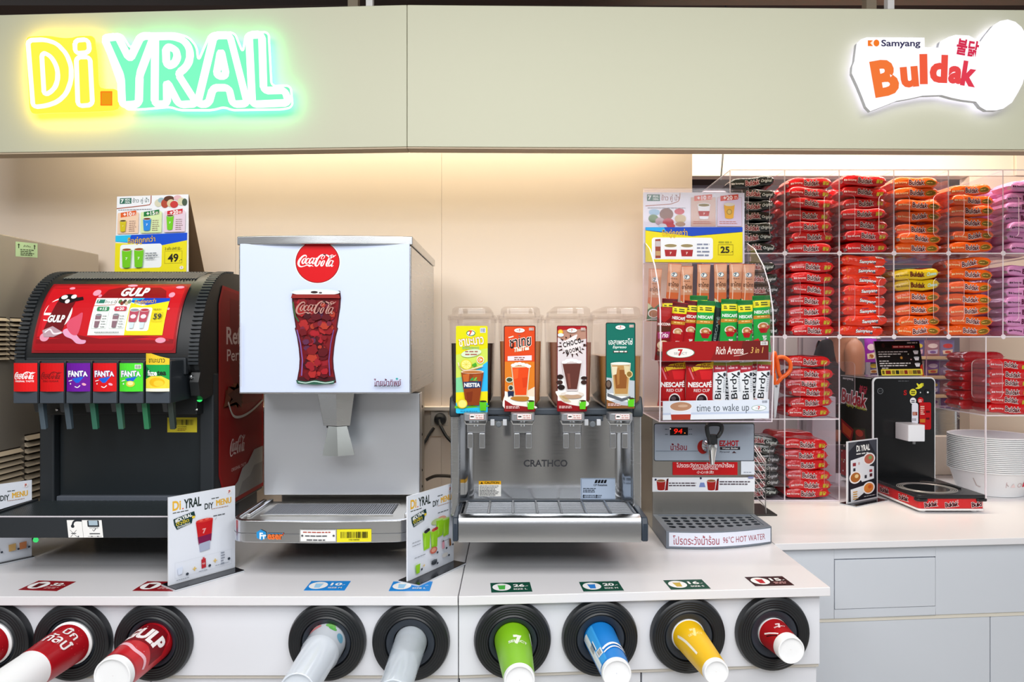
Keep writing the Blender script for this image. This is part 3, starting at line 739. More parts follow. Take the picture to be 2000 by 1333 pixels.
for k in range(6):
    x0 = X(26.5 + 51.6 * k, 2.0); x1 = x0 + 0.0695
    zt_, zb_ = Z(704.5, 2.0), Z(789, 2.0)
    m = M(); m.prism([(2.0, zb_), (2.0, zt_ - .026), (2.004, zt_), (2.144, zt_), (2.144, zb_ + .005)], 'x', x0, x1, pm('#20262c', .5))
    v = m.build('tap', SF, .003)
    M().box(x0 + .0015, x1 - .0015, 1.9965, 1.9995, zb_ + .0015, zb_ + .034, SLATE).build('front_plate', v, .001, 1)
    cx = (x0 + x1) / 2
    q = Pr(50, 55)
    if k == 0: q.rect(0, 0, 50, 55, '#dc1a1d').script(25, 24, 44, '#f8f4f4', 1, 1.25).txt('ORIGINAL TASTE', 25, 35, 40, 3.4, '#f6eeee', .03)
    elif k == 1: q.rect(0, 0, 50, 55, '#cf1619').script(25, 24, 44, '#7c1416', 1, 1.25).txt('ZERO SUGAR', 25, 35, 34, 3.4, '#7a1416', .03)
    elif k < 5:
        q.rect(0, 0, 50, 55, ('#6a189a', '#d6171d', '#4fdb35')[k - 2])
        q.poly([(15, 30), (40, 26), (30, 38), (24, 38)], '#1f5fd6')
        for i, (ch, w, xx) in enumerate(zip('FANTA', (7.5, 9.5, 9.5, 8.5, 8), (8.5, 16.5, 26, 34.5, 42))):
            q.txt(ch, xx, 21 - (1 if i % 2 else 0), w, 12.5 - i * .7, '#f8f8f8', .05, 0, -3, sp='#1c3c94', spw=.045)
        if k == 4: q.ell(27, 40, 9, 6, '#d8d04a').ell(27, 39, 6, 3.6, '#f0eaa0').rect(36, 3, 47, 11, '#e8f0e4').bars(37, 4, 46, 10, '#24302a', 9)
        else: q.line(spline([(22, 45), (28, 47), (33, 43)], 4), 1.6, '#f2f0f4').ell(40, 41, 4, 2.4, '#f0a8c0', 12, 20)
        q.line([(7, 35), (16, 33)], 1.6, '#f2f2f6').ell(12, 40, 1.6, 1.6, '#f2f2f6', 8)
    else:
        q = Pr(50, 74); q.poly([(0, 0), (14, 0), (34, 6), (50, 10), (50, 24), (0, 24)], '#ecc832').txt('ชามะนาว', 25, 14, 34, 8, '#2a3a1c', .01)
        q.rect(0, 22, 50, 74, '#1fa34a').poly([(0, 24), (26, 46), (0, 46)], '#15623a').poly([(0, 50), (14, 44), (36, 44), (50, 52), (50, 74), (0, 74)], '#f3d840').ell(26, 56, 16, 9, '#eeb91c').ell(30, 58, 10, 6, '#f7cf3c').rect(0, 68, 50, 74, '#f6f4dc')
        q.txt('fuze', 16, 38, 22, 11, '#f6f8f6', .03).txt('tea', 36, 38, 17, 9.5, '#1f2a24', .03)
    hh = 0.079 if k < 5 else 0.106
    zl = zb_ + 0.0345
    def tw(u, v, w, x0=x0, x1=x1, zl=zl, hh=hh):
        bul = 0.010 * (1 - (2 * u - 1) ** 2); return (x0 + .002 + (x1 - x0 - .004) * u, 1.9985 - bul - w, zl + hh * (1 - v))
    mm = M(); mm.grid(lambda u, v: tw(u, v, -0.0006), 8, 1, pm('#2a2f36', .4))
    # solid backing behind the bowed label
    pts = [(tw(i / 8, 0, -.0004)[0], tw(i / 8, 0, -.0004)[1]) for i in range(9)] + [(x1 - .002, 2.004), (x0 + .002, 2.004)]
    mm2 = M(); mm2.prism(pts, 'z', zl - .001, zl + (.079 if k < 5 else .08) + .001, pm('#2a2f36', .4)); mm2.build('label_holder', v, smooth=30)
    q.build('label', v, warp=tw, cu=8, cv=1)
    mm = M(); mm.prism([(2.03, zb_ + .002), (2.05, zb_ + .002), (2.058, zb_ - .075), (2.046, zb_ - .078)], 'x', cx - .0075 + .018, cx + .0075 + .018, (pm('#4d5b66', .25), pm('#47545e', .25), pm('#2f6a55', .2), pm('#3a6a5a', .2), pm('#2c7a52', .2), pm('#2f3a36', .25))[k]); mm.build('lever', v, .002)
    mm = M(); mm.prism([(2.055, zb_ + .003), (2.09, zb_ + .003), (2.085, zb_ - .028), (2.066, zb_ - .032)], 'x', cx - .020, cx - .002, pm('#3a3e42', .3)); mm.build('nozzle', v, .004)
# red side graphic
q = Pr(400, 760); q.poly([(30, 0), (400, 30), (400, 760), (60, 760), (0, 640), (0, 60)], '#a2181c').poly([(40, 12), (388, 40), (388, 740), (70, 744), (12, 636), (12, 66)], '#8f1417')
q.poly([(90, 40), (388, 60), (388, 420), (200, 420), (90, 300)], '#7d1013')
q.txt('Ref', 120, 170, 120, 62, '#e9c9c6', .02).txt('Perfe', 138, 238, 148, 42, '#e9c9c6', .01)
rn = random.Random(3)
for k in range(26): q.poly([(rn.uniform(30, 200) + a, rn.uniform(330, 410) + b) for a, b in ((0, 0), (22, 6), (16, 26), (-4, 22))], rn.choice(('#4a1510', '#6a2a18', '#8a4a2a', '#3a0f0c')))
q.line(spline([(70, 400), (110, 450), (180, 462), (280, 450), (388, 420)], 5), 9, '#d9cfc8')
q.script(150, 560, 190, '#e6c8c4', .7).txt('ORIGINAL TASTE', 160, 640, 130, 12, '#d8a8a4', .02)
q.poly([(60, 744), (120, 700), (150, 690), (190, 650), (240, 640), (300, 600), (388, 600), (388, 744)], '#a9a6a4').poly([(150, 744), (190, 700), (260, 690), (300, 660), (388, 660), (388, 744)], '#8c8a8a')
q.build('side_graphic', SF, (xb, 2.225, 1.735), (xb, 2.625, 1.735), (xb, 2.225, 1.03))
# LEDs and dispense light on the right end cap
for px, py, h in ((361, 707, '#e6d24a'), (361, 715, '#e6d24a')):
    M().lathe([(.0025, 0), (.0015, -.002), (.0003, -.002)], glow(h, 2), 'y', (X(px, 2.085), 2.082, Z(py, 2.085)), 8).build('indicator_light', SF)
M().lathe([(.006, 2.097), (.005, 2.085), (.0005, 2.084)], CHROME, 'y', (X(374, 2.09), 0, Z(737, 2.09)), 12).build('key_lock', SF)
M().lathe([(.008, 0), (.006, -.004), (.0004, -.006)], glow('#2fbf5a', 1.5), 'z', (xb - .015, 2.125, 1.385), 10).build('indicator_light', SF)
q = Pr(170, 86); q.rect(0, 0, 170, 86, '#e2d13a').bars(26, 12, 152, 44, '#22201a', 24, 4).txt('7 11 0 57574', 86, 54, 50, 7, '#5a4a20', .01).lines(60, 64, 112, 2, 9, 3, '#8a5a24')
q.build('barcode_sticker', SF, P(327, 816, 2.214), P(385, 816, 2.214), P(327, 845, 2.214))
# drip tray with grille
m = M(); T0, T1, tf, tr_ = -1.462, -0.895, 1.97, 2.20
m.box(T0, T1, tf, tf + .012, 1.018, 1.077, BLACK2); m.box(T0, T0 + .010, tf + .012, tr_, 1.03, 1.077, BLACK2); m.box(T1 - .010, T1, tf + .012, tr_, 1.03, 1.077, BLACK2); m.box(T0 + .010, T1 - .010, tf + .012, 2.25, 1.018, 1.03, BLACK)
m.build('drip_tray', SF, .003)
M().box(T0, T1, tf - .0008, tf + .003, 1.0755, 1.0785, pm('#d6d2d8', .3)).build('tray_edge', SF, smooth=0)
def lattice(m, x0, x1, y0, y1, z, step, w, h, mat, slope=.5):
    L = y1 - y0; n = int((x1 - x0 + L / slope) / step)
    for sg in (1, -1):
        for k in range(n + 1):
            xs = x0 - L / slope + k * step if sg > 0 else x0 + k * step
            pts = []
            for t in (0, 1):
                pass
            a, b = xs, xs + sg * L / slope; ya, yb = y0, y1
            lo, hi = 0.0, 1.0
            d = b - a
            for lim, s in ((x0, 1), (x1, -1)):
                f = (lim - a) / d
                if (d > 0) == (s > 0): lo = max(lo, f)
                else: hi = min(hi, f)
            if hi - lo < 0.02: continue
            p, q_ = (a + d * lo, ya + L * lo), (a + d * hi, ya + L * hi)
            dx, dy = q_[0] - p[0], q_[1] - p[1]; l = math.hypot(dx, dy); nx, ny = -dy / l * w / 2, dx / l * w / 2
            m.prism([(p[0] + nx, p[1] + ny), (q_[0] + nx, q_[1] + ny), (q_[0] - nx, q_[1] - ny), (p[0] - nx, p[1] - ny)], 'z', z, z + h, mat)
m = M(); lattice(m, T0 + .012, T1 - .012, tf + .014, 2.195, 1.068, .0175, .0042, .003, pm('#3c4448', .35), .42)
tag(m.build('grille', SF, smooth=0, weld=False), kind='stuff')
q = Pr(300, 155); q.rect(0, 0, 300, 155, '#f2f2f0').rect(128, 0, 131, 155, '#9a9a98')
q.line(spline([(128, 6), (84, 4), (58, 16), (46, 44)], 4), 16, '#2c3036').ell(46, 54, 15, 15, '#2c3036').line([(20, 88), (76, 150)], 3, '#3a3a3c').line([(76, 88), (20, 150)], 3, '#3a3a3c').line([(28, 118), (70, 118)], 6, '#2c3036').poly([(74, 148), (92, 138), (92, 152)], '#2c3036')
q.rr(176, 2, 276, 60, 6, '#2c3036').rect(188, 4, 264, 46, '#a9bcc8').line([(214, 84), (224, 98), (246, 72)], 5, '#2c3036').line([(186, 120), (276, 120)], 8, '#2c3036').line([(170, 144), (290, 144)], 2, '#4a4a4c').ell(204, 144, 7, 4, '#2c3036').ell(256, 144, 7, 4, '#2c3036')
for k in range(6): q.ell(196 + k * 13, 68, 3, 5, '#6a6e72', 8)
q.build('instruction_sticker', SF, P(130.5, 1016.5, 1.9695), P(198.5, 1016.5, 1.9695), P(134, 1050.5, 1.9695))
for px in (85, 290):
    x = X(px, 2.02); M().box(x - .025, x + .025, 2.03, 2.07, 1.004, 1.0178, BLACK2).build('foot', SF, .004)
M().box(xa + .02, xb - .02, 2.44, 2.62, .9005, 1.0185, pm('#4a4c50', .6)).build('base', SF, .004)  # dark grey stands in for the shade under the tray
M().lathe([(.008, 2.0), (.006, 1.996), (.0004, 1.995)], glow('#3fc46a', 1.2), 'y', (X(70, 2.0), 0, Z(1055, 2.0)), 10).build('indicator_light', SF)

# ------------------------------------------------------------------ promotional tent card on the fountain
TC = thing('tent_card', 'folded promotional tent card standing on top of the black soda fountain', 'card sign', (X(298, 2.43), 2.43, 1.78))
a0, a1, b0, b1 = [p + Vector((0, 0, .0045)) for p in (P(229, 387, 2.445), P(368, 382.5, 2.445), P(224.5, 540, 2.425), P(368, 539.5, 2.425))]
def slab(m, c, th, mat):                       # c: 4 corners (tl, tr, br, bl), given thickness away from the viewer
    c = [Vector(p) for p in c]; n = (c[3] - c[0]).cross(c[1] - c[0]).normalized() * -th
    return m.add(c + [p + n for p in c], [(0, 1, 2, 3), (7, 6, 5, 4), (0, 4, 5, 1), (1, 5, 6, 2), (2, 6, 7, 3), (3, 7, 4, 0)], mat)
CARD = pm('#efeff0', .5)
slab(M(), [a0, a1, b1, b0], .002, CARD).build('front_leaf', TC, smooth=0)
bb0, bb1 = Vector((b0.x, 2.56, 1.784)), Vector((b1.x, 2.56, 1.784))
slab(M(), [a0 + Vector((0, .003, 0)), a1 + Vector((0, .003, 0)), bb1, bb0], .002, pm('#6b5238', .8)).build('rear_leaf', TC, smooth=0)
def promo(q, price, items):
    """common artwork of the two promotional cards; canvas 1090 x 1195"""
    q.rect(0, 0, 1090, 1195, '#eef0f4')
    q.rect(44, 28, 222, 116, '#2f6b58').txt('7', 82, 72, 50, 62, '#e8f0ec', .05).txt('MEAL\nDEAL', 165, 72, 84, 70, '#dfe9e4', .03)
    q.txt('ข้าว คู่ น้ำ', 366, 76, 250, 92, '#3a5a56', .006).line([(0, 186), (440, 150), (505, 140), (522, 110), (522, 0)], 14, '#a5583e').lines(28, 206, 570, 1, 20, 10, '#6a7078', 4)
    for i, (x, y, rx, ry, c) in enumerate(items): q.ell(x, y, rx, ry, c, 16)
    q.poly([(0, 600), (1090, 590), (1090, 706), (730, 770), (0, 690)], '#1450d2').poly([(0, 600), (240, 598), (190, 706), (0, 692)], '#2cc1ee')
    q.poly([(0, 712), (190, 726), (700, 772), (1090, 706), (1090, 1195), (0, 1195)], '#efe11e')
    q.poly(rrect(76, 742, 710, 1106, 40), '#f2f5f6')
    q.txt('ซื้อคู่ถูกกว่า', 395, 686, 420, 118, '#f6d02a', .004, 0, -3, sp='#7c2312', spw=.022)
    q.txt(price, 885, 968, 160, 128, '#231f18', .03).frame(756, 862, 1024, 1050, 5, '#a8981a').txt('.-', 1000, 1008, 40, 26, '#231f18')
    q.lines(110, 1160, 650, 1, 10, 8, '#8a8a40', 6).ell(1020, 1120, 30, 26, '#f2f0ea').txt('7', 1020, 1120, 20, 26, '#b03028', .04)
q = Pr(1090, 1195)
promo(q, '49', [(640, 120, 60, 60, '#d6d2b8'), (680, 80, 50, 40, '#9ab8c0'), (740, 130, 60, 70, '#b04a34'), (800, 60, 80, 44, '#5a3424'), (830, 130, 60, 60, '#d8c8a0'), (880, 150, 62, 54, '#c83a3a'), (930, 50, 60, 40, '#e2b8bc'), (990, 110, 60, 60, '#d8d2b0'), (1040, 120, 40, 56, '#4a5a48')])
q.txt('2 แก้ว ปกติ 52.-', 885, 822, 250, 46, '#3a3a20', .004)
for x0, bg, tg, t in ((28, '#f0cfb2', '#e0602a', '+10'), (384, '#d9eab0', '#1f7a3c', '+15'), (744, '#e6cfdc', '#cc2530', '+20')):
    q.poly(rrect(x0, 258, x0 + 322, 578, 14), bg); q.poly([(x0 + 46, 256), (x0 + 280, 226), (x0 + 280, 300), (x0 + 46, 330)], tg); q.txt(t, x0 + 150, 280, 130, 62, '#f8f4f0', .035, 0, -5); q.lines(x0 + 225, 260, x0 + 275, 2, 22, 14, '#f4e0d8', 2)
    q.lines(x0 + 180, 386, x0 + 290, 6, 30, 9, '#8a6a60', 11)
q.cup(124, 386, 550, 100, 74, '#d2c022', '#e6dc9a', '#5a4422', '#e8dc80').cup(490, 368, 546, 124, 96, '#2f8ce0', '#dfe8ee', '#7a4426', '#e8f0f6').cup(840, 330, 546, 112, 80, '#74cc22', '#e2eedc', '#6a4428', '#eef6e4')
q.cup(195, 828, 1098, 146, 116, '#74cc22', '#e6f0de', '#a0562a', '#eef6e4').cup(380, 828, 1098, 146, 116, '#74cc22', '#e6f0de', '#a0562a', '#eef6e4').lines(480, 886, 670, 3, 38, 14, '#7a8088', 3)
q.build('front_print', TC, a0, a1, b0, lift=.001)

# ------------------------------------------------------------------ ice and drink dispenser
ID = thing('ice_dispenser', 'tall stainless ice dispenser with white poster of a cola glass', 'ice dispenser', (-0.535, 2.2, 0.90))
hl_, hr_ = -0.782, -0.288
m = M(); m.box(hl_, hr_, 2.05, 2.64, Z(770, 2.05), Z(480, 2.05), STEEL); m.build('head', ID, .004)
PANEL = pm('#cfdaf3', .3)
m = M(); m.box(hl_ + .006, hr_ - .004, 2.043, 2.0499, Z(767, 2.05), Z(477, 2.05), PANEL); m.build('front_poster', ID, .002)
m = M(); top = Z(462, 2.05)
arc = [(hl_ - .004 + (hr_ - hl_ + .008) * k / 12, 2.048 - .022 * math.sin(math.pi * k / 12)) for k in range(13)]
m.prism(arc + [(hr_ + .004, 2.645), (hl_ - .004, 2.645)], 'z', Z(479, 2.05), top, STEEL); m.build('lid', ID, .003)
S = 3.702; ox, oy = 440, 430                   # the zoomed crop this artwork was measured in
q = Pr(1230, 1075)
qx, qy = 113, 178
def g(x, y): return (x - qx, y - qy)
q.ell(*g(677, 310), 166, 158, '#f6eef2', 48).ell(*g(677, 310), 160, 152, '#7a0d18', 48).ell(*g(677, 310), 155, 147, '#cf1119', 48).script(*g(672, 300), 275, '#fdf6f6', 1, 1.12)
gl = [(497, 518), (491, 570), (496, 640), (512, 740), (518, 780), (512, 790), (528, 850), (540, 930), (547, 1010), (543, 1080), (532, 1140), (525, 1180)]
gr = [(1338 - x, y) for x, y in gl[::-1]]
q.poly([g(520, 1185), g(820, 1180), g(790, 1215), g(560, 1215)], '#cfd4ea')
q.poly([g(*p) for p in gl] + [g(560, 1192), g(670, 1196), g(780, 1192)] + [g(*p) for p in gr], '#4a1a22')
il = [(x + 10 + (4 if y < 700 else 0), y) for x, y in gl[1:-1]]
q.poly([g(*p) for p in il] + [g(1338 - x, y) for x, y in il[::-1]], '#7d1a20')
rn = random.Random(12)
for k in range(130):
    y = rn.uniform(600, 1140); hw = 130 - 70 * min(1, max(0, (y - 640) / 330)) + (20 if y > 1050 else 0)
    x = 669 + rn.uniform(-hw, hw); s = rn.uniform(16, 46); a = rn.uniform(0, 1.5)
    q.poly([g(x + s * math.cos(a + i * 1.05) * rn.uniform(.6, 1.2), y + s * .9 * math.sin(a + i * 1.05) * rn.uniform(.7, 1.1)) for i in range(6)], rn.choice(('#a3202a', '#5a141c', '#a82a2a', '#ac3a2a', '#45131a', '#74263a', '#94202a', '#5c2c4c', '#8a1c22', '#6a161e', '#7d1a20')))
q.line([g(535, 800), g(560, 900), g(575, 1020), g(568, 1130)], 9, '#7a5a9a').line([g(800, 800), g(778, 900), g(765, 1020), g(772, 1130)], 7, '#6a4a8a').line([g(505, 600), g(522, 700), g(548, 740)], 12, '#3c5a3a')
q.ell(*g(669, 530), 176, 24, '#d2e6ea').ell(*g(669, 533), 166, 19, '#e9f2f6').poly([g(500, 545), g(838, 545), g(846, 572), g(492, 572)], '#8f2a26').ell(*g(660, 530), 26, 9, '#3a2a2a').ell(*g(705, 534), 12, 6, '#4a3a3a')
q.script(*g(672, 640), 290, '#b98a80', 1, .9)
q.poly([g(527, 1160), g(600, 1172), g(670, 1160), g(740, 1174), g(812, 1160), g(800, 1188), g(670, 1194), g(540, 1188)], '#2f5a4a').line(spline([g(545, 1172), g(600, 1182), g(660, 1170), g(740, 1182), g(800, 1172)], 4), 6, '#c4d8d0')
q.txt('ไทยน้ำทิพย์', *g(1188, 1176), 196, 50, '#6a2a48', .012).lines(1092 - qx, 1200 - qy, 1284 - qx, 1, 10, 7, '#5a5a68', 3).ell(*g(1256, 1152), 9, 7, '#3aa0a0')
q.lines(1092 - qx, 1200 - qy, 1100 - qx, 1, 10, 5, '#5a5a68', 3)
q.rect(18, 570, 23, 1030, '#c4c8d4')
q.build('poster_print', ID, (hl_ + .006, 2.0428, Z(477, 2.05)), (hr_ - .004, 2.0428, Z(477, 2.05)), (hl_ + .006, 2.0428, Z(767, 2.05)), lift=.0002)
SPL = pm('#e2e5ec', .36, .88); bump(SPL, 5, .01, (1, 1, 30))
m = M(); bz0 = 1.078
m.box(-0.776, -0.288, 2.24, 2.30, bz0, Z(768, 2.24), SPL); m.build('splash_plate', ID, .003)
M().box(-.74, -.32, 2.30, 2.62, .93, 1.40, STEELD).build('rear_housing', ID, .004)
for py in (795, 850, 920, 952):
    M().lathe([(.005, -.2885 + .0045), (.004, -.2885 + .006), (.0005, -.2885 + .007)], BLACK, 'x', (0, 2.262, Z(py, 2.25)), 8).build('bolt', ID)
# chute: tapered hood and flared spout
def frust(m, xc, y0, y1, z1, w1, z0, w0, mat, ins=0, yb0=0):
    a = [(xc - w1, y0, z1), (xc + w1, y0, z1), (xc + w1, y1, z1), (xc - w1, y1, z1), (xc - w0, y0 + yb0, z0), (xc + w0, y0 + yb0, z0), (xc + w0, y1 - ins, z0), (xc - w0, y1 - ins, z0)]
    return m.add(a, [(0, 1, 2, 3), (4, 7, 6, 5), (0, 4, 5, 1), (1, 5, 6, 2), (2, 6, 7, 3), (3, 7, 4, 0)], mat)
cxx = X(657, 2.12)
pts = [(620, 770), (690, 770), (683, 832), (633, 832)]
m = M(); m.add([P(620, 769, 2.12), P(657, 769, 2.10), P(692, 769, 2.12), P(632, 832, 2.125), P(658, 833, 2.11), P(684, 832, 2.125), P(692, 769, 2.2), P(620, 769, 2.2), P(684, 832, 2.19), P(632, 832, 2.19)],
               [(0, 1, 4, 3), (1, 2, 5, 4), (2, 6, 8, 5), (0, 3, 9, 7), (6, 7, 9, 8), (3, 4, 5, 8, 9)], STEEL); m.build('chute_hood', ID, .001, smooth=10)
m = M(); m.add([P(641, 833, 2.125), P(658, 834, 2.118), P(678, 833, 2.125), P(629.5, 891, 2.115), P(660, 892, 2.105), P(693, 889, 2.115), P(678, 833, 2.17), P(641, 833, 2.17), P(690, 885, 2.18), P(632, 886, 2.18)],
               [(0, 1, 4, 3), (1, 2, 5, 4), (2, 6, 8, 5), (0, 3, 9, 7), (6, 7, 9, 8)], pm('#e2e6e2', .16, 1.0)); m.build('spout', ID, .0008, smooth=10)
M().box(X(640, 2.14), X(679, 2.14), 2.125, 2.18, Z(835, 2.14), Z(830, 2.14), BLACK).build('spout_collar', ID, .001)
# drip tray: rounded front, recessed pan, lattice
tl_, tr2 = X(455, 2.0), -0.275
tr = [(tl_, 2.24)] + [(tl_ + .05 - .05 * math.cos(R(a)), 2.02 - .05 * math.sin(R(a))) for a in range(0, 91, 15)] + [((tl_ + tr2) / 2, 1.958)] + [(tr2 - .05 + .05 * math.sin(R(a)), 2.02 - .05 * math.cos(R(a))) for a in range(0, 91, 15)] + [(tr2, 2.24)]
m = M(); n = len(tr); cx_ = (tl_ + tr2) / 2
inn = [(cx_ + (x - cx_) * .955, 2.235 + (y - 2.235) * .955) for x, y in tr]
z0, z1 = 1.006, 1.066
V = [(x, y, z0) for x, y in tr] + [(x, y, z1) for x, y in tr] + [(x, y, z1) for x, y in inn] + [(x, y, z1 - .008) for x, y in inn]
fs = []
for k in range(n - 1):
    for r_ in range(3): fs.append((r_ * n + k, r_ * n + k + 1, (r_ + 1) * n + k + 1, (r_ + 1) * n + k))
m.add(V, fs, STEELB); m.add(V[:n], [tuple(range(n))], STEELB); m.add(V[3 * n:], [tuple(range(n))], STEELD)
m.build('drip_tray', ID, .002)
M().tube([(x, y - .001, 1.031) for x, y in tr[1:-1]], .0008, pm('#8a8c90', .3, .8), 5).build('tray_seam', ID)
lx0, lx1, ly0, ly1 = X(527, 2.12), X(770, 2.12), 2.062, 2.19
m = M(); M().box(lx0, lx1, ly0, ly1, 1.0585, 1.0592, pm('#0c0d10', .6)).build('drain_pan', ID, smooth=0)
lattice(m, lx0, lx1, ly0, ly1, 1.0592, .0135, .0034, .0022, pm('#8b8d92', .35, .8), .5)
m.box(lx0 - .006, lx1 + .006, ly0 - .006, ly0, 1.0585, 1.0616, STEEL); m.box(lx0 - .006, lx1 + .006, ly1, ly1 + .006, 1.0585, 1.0616, STEEL)
tag(m.build('grille', ID, smooth=0, weld=False), kind='stuff')
for s, x in ((-1, X(505, 2.12)), (1, -.30)):
    M().box(x - .006, x + .006, 2.04, 2.235, 1.058, 1.068, STEELB).build('tray_rail', ID, .002)
M().box(tl_ + .03, tr2 - .03, 2.44, 2.62, .9005, 1.0055, pm('#b4b0ac', .5)).build('base', ID, .003)
for x in (tl_, ): M().box(x - .006, x + .004, 2.03, 2.06, 1.028, 1.052, STEEL).build('side_lug', ID, .003)
def tray_front(px, py):
    x = X(px, 1.975)
    for (xa_, ya_), (xb_, yb_) in zip(tr, tr[1:]):
        if xa_ <= x <= xb_ and xb_ - xa_ > 1e-6:
            y = ya_ + (yb_ - ya_) * (x - xa_) / (xb_ - xa_); break
    return (X(px, y - .001), y - .0012, Z(py, y))
def on_tray(q, name, x0, x1, y0, y1):
    a, b = Vector(tray_front(x0, y0)), Vector(tray_front(x1, y0)); z1 = tray_front(x0, y1)[2]
    def wp(u, v, w):
        x = a.x + (b.x - a.x) * u
        for (xa_, ya_), (xb_, yb_) in zip(tr, tr[1:]):
            if xa_ <= x <= xb_ and xb_ - xa_ > 1e-6: y = ya_ + (yb_ - ya_) * (x - xa_) / (xb_ - xa_); break
        return (x, y - .0016 - w, a.z + (z1 - a.z) * v)
    q.build(name, ID, warp=wp, cu=6)
q = Pr(190, 76); q.poly([(4, 20), (32, 2), (66, 18), (68, 56), (36, 74), (6, 58)], '#2a8fd0').txt('Fr', 46, 44, 44, 44, '#eef4f8', .04).txt('eser', 126, 50, 100, 36, '#e8743a', .035).line([(74, 26), (176, 26)], 3, '#2a8fd0').rect(176, 22, 181, 34, '#d04a30')
on_tray(q, 'maker_plate', 500, 557, 1034, 1056)
q = Pr(230, 82); q.rect(0, 0, 230, 82, '#f0f0ee').frame(2, 2, 228, 80, 2, '#4a4a4c').lines(20, 14, 205, 1, 10, 7, '#b04a3a', 3).lines(34, 38, 200, 1, 10, 7, '#4a4a4e', 5).lines(44, 64, 190, 1, 10, 8, '#5a5a5e', 6).ell(16, 40, 7, 7, '#5a5a5c').ell(214, 40, 7, 7, '#5a5a5c')
on_tray(q, 'notice_sticker', 586, 657, 1034.5, 1058.5)
q = Pr(218, 82); q.rect(0, 0, 218, 82, '#eadf2c').bars(24, 16, 196, 56, '#1e1c14', 30, 6).txt('1705 558784', 110, 66, 66, 8, '#3a3820', .02)
on_tray(q, 'barcode_sticker', 658, 725.5, 1034.5, 1059.5)

# ------------------------------------------------------------------ four-bowl juice dispenser
JD = thing('juice_dispenser', 'stainless juice dispenser with four clear bowls of tea, coffee and chocolate drink', 'drinks dispenser', (0.10, 2.2, 0.90))
jl, jr = X(880, 2.1), X(1253, 2.1)
m = M(); zt = Z(811, 2.1); zb = 1.045
M().box(jl, jl + .026, 2.10, 2.50, zb, zt, STEEL).build('side_frame', JD, .006, 3); M().box(jr - .026, jr, 2.10, 2.50, zb, zt, STEEL).build('side_frame', JD, .006, 3)
m = M()
pl, pr_ = jl + .026, jr - .026
prof = [(pl, 2.12)] + [(pl + .05 * math.sin(R(a)) * .9, 2.19 - .05 * math.cos(R(a)) + .0) for a in (0, 30, 60, 85)] + [(pr_ - .05 * math.sin(R(a)) * .9, 2.19 - .05 * math.cos(R(a))) for a in (85, 60, 30, 0)] + [(pr_, 2.12)]
prof = [(pl, 2.13), (pl + .012, 2.165), (pl + .026, 2.186), (pl + .04, 2.192), (pr_ - .04, 2.192), (pr_ - .026, 2.186), (pr_ - .012, 2.165), (pr_, 2.13)]
m.prism(prof + [(pr_, 2.5), (pl, 2.5)], 'z', 1.05, zt, STEELP); m.build('front_panel', JD, .001, 1, smooth=40)
m = M(); m.box(jl - .001, jr + .001, 2.085, 2.52, zt + .0005, zt + .022, SLATE); m.build('top_deck', JD, .006)
for x0, x1, f in ((jl - .002, jl + .03, 1), (jr - .03, jr + .002, 1)):
    M().prism([(2.082, zt - .005), (2.082, zt + .02), (2.10, zt + .055), (2.2, zt + .055), (2.2, zt - .005)], 'x', x0, x1, pm('#222d33', .45)).build('corner_guard', JD, .006)
# tray
m = M(); x0, x1 = X(895, 1.97), X(1253, 1.97)
m.prism([(1.970, 1.006), (1.968, 1.055), (1.975, 1.072), (1.99, 1.078), (2.01, 1.076), (2.01, 1.06), (1.99, 1.006)], 'x', x0, x1, STEELB); m.build('tray_front', JD, .001, 1, smooth=50)
for a, b in ((X(884, 1.97), x0 - .0005), (x1 + .0005, X(1266, 1.97))):
    M().prism([(1.968, 1.008), (1.966, 1.058), (1.978, 1.074), (2.20, 1.078), (2.20, 1.008)], 'x', a, b, pm('#27323f', .4)).build('tray_end', JD, .004)
M().box(x0, x1, 2.0105, 2.20, 1.03, 1.045, pm('#24272b', .5)).build('tray_floor', JD, .001)
wx0, wx1 = X(910, 2.1), X(1232, 2.1)
WIREM = pm('#8b8e93', .32, .9)
m = M()
for k in range(12): m.tube([(wx0, 2.02 + .0135 * k, 1.070), (wx1, 2.02 + .0135 * k, 1.070)], .0022, WIREM, 6)
for k in range(8):
    x = wx0 + (wx1 - wx0) * k / 7; m.tube([(x, 2.016, 1.0735), (x, 2.174, 1.0735)], .0036, pm('#b4b6ba', .3, .9), 6)
m.tube([(x, y, 1.069) for x, y in rrect(wx0 - .012, 2.013, wx1 + .012, 2.178, .02)], .0028, WIREM, 6, True)
m.build('wire_grille', JD, smooth=60, weld=False)
M().box(wx0 - .01, wx1 + .01, 2.178, 2.19, 1.060, 1.076, SLATE).build('rear_gasket', JD, .002)
M().box(jl + .012, jr - .012, 2.41, 2.50, .9005, 1.0295, pm('#a8a6a4', .5)).build('base', JD, .003)
def onp(px, py, y=2.1915): return P(px, py, y)
q = Pr(100, 16); q.txt('CRATHCO', 50, 8, 98, 14.5, '#45464a', .022); q.build('maker_name', JD, onp(1022, 898), onp(1109, 898), onp(1022, 913))
q = Pr(190, 132); q.rect(0, 0, 190, 132, '#f1f0ec').rect(0, 0, 190, 30, '#efb21e').poly([(14, 25), (26, 6), (38, 25)], '#1e1c18').txt('CAUTION', 112, 15, 124, 20, '#1e1c18', .035).lines(8, 40, 178, 7, 12.5, 5, '#4a4a4e', 8)
q.build('caution_sticker', JD, onp(935, 940), onp(978.5, 940), onp(935, 970))
q = Pr(336, 180); q.rect(0, 0, 336, 180, '#b3c3da').frame(4, 4, 332, 176, 3, '#5a6678')
for k in range(4): q.poly([(118 + k * 26, 42), (128 + k * 26, 14), (148 + k * 26, 14), (138 + k * 26, 42)], '#16181e')
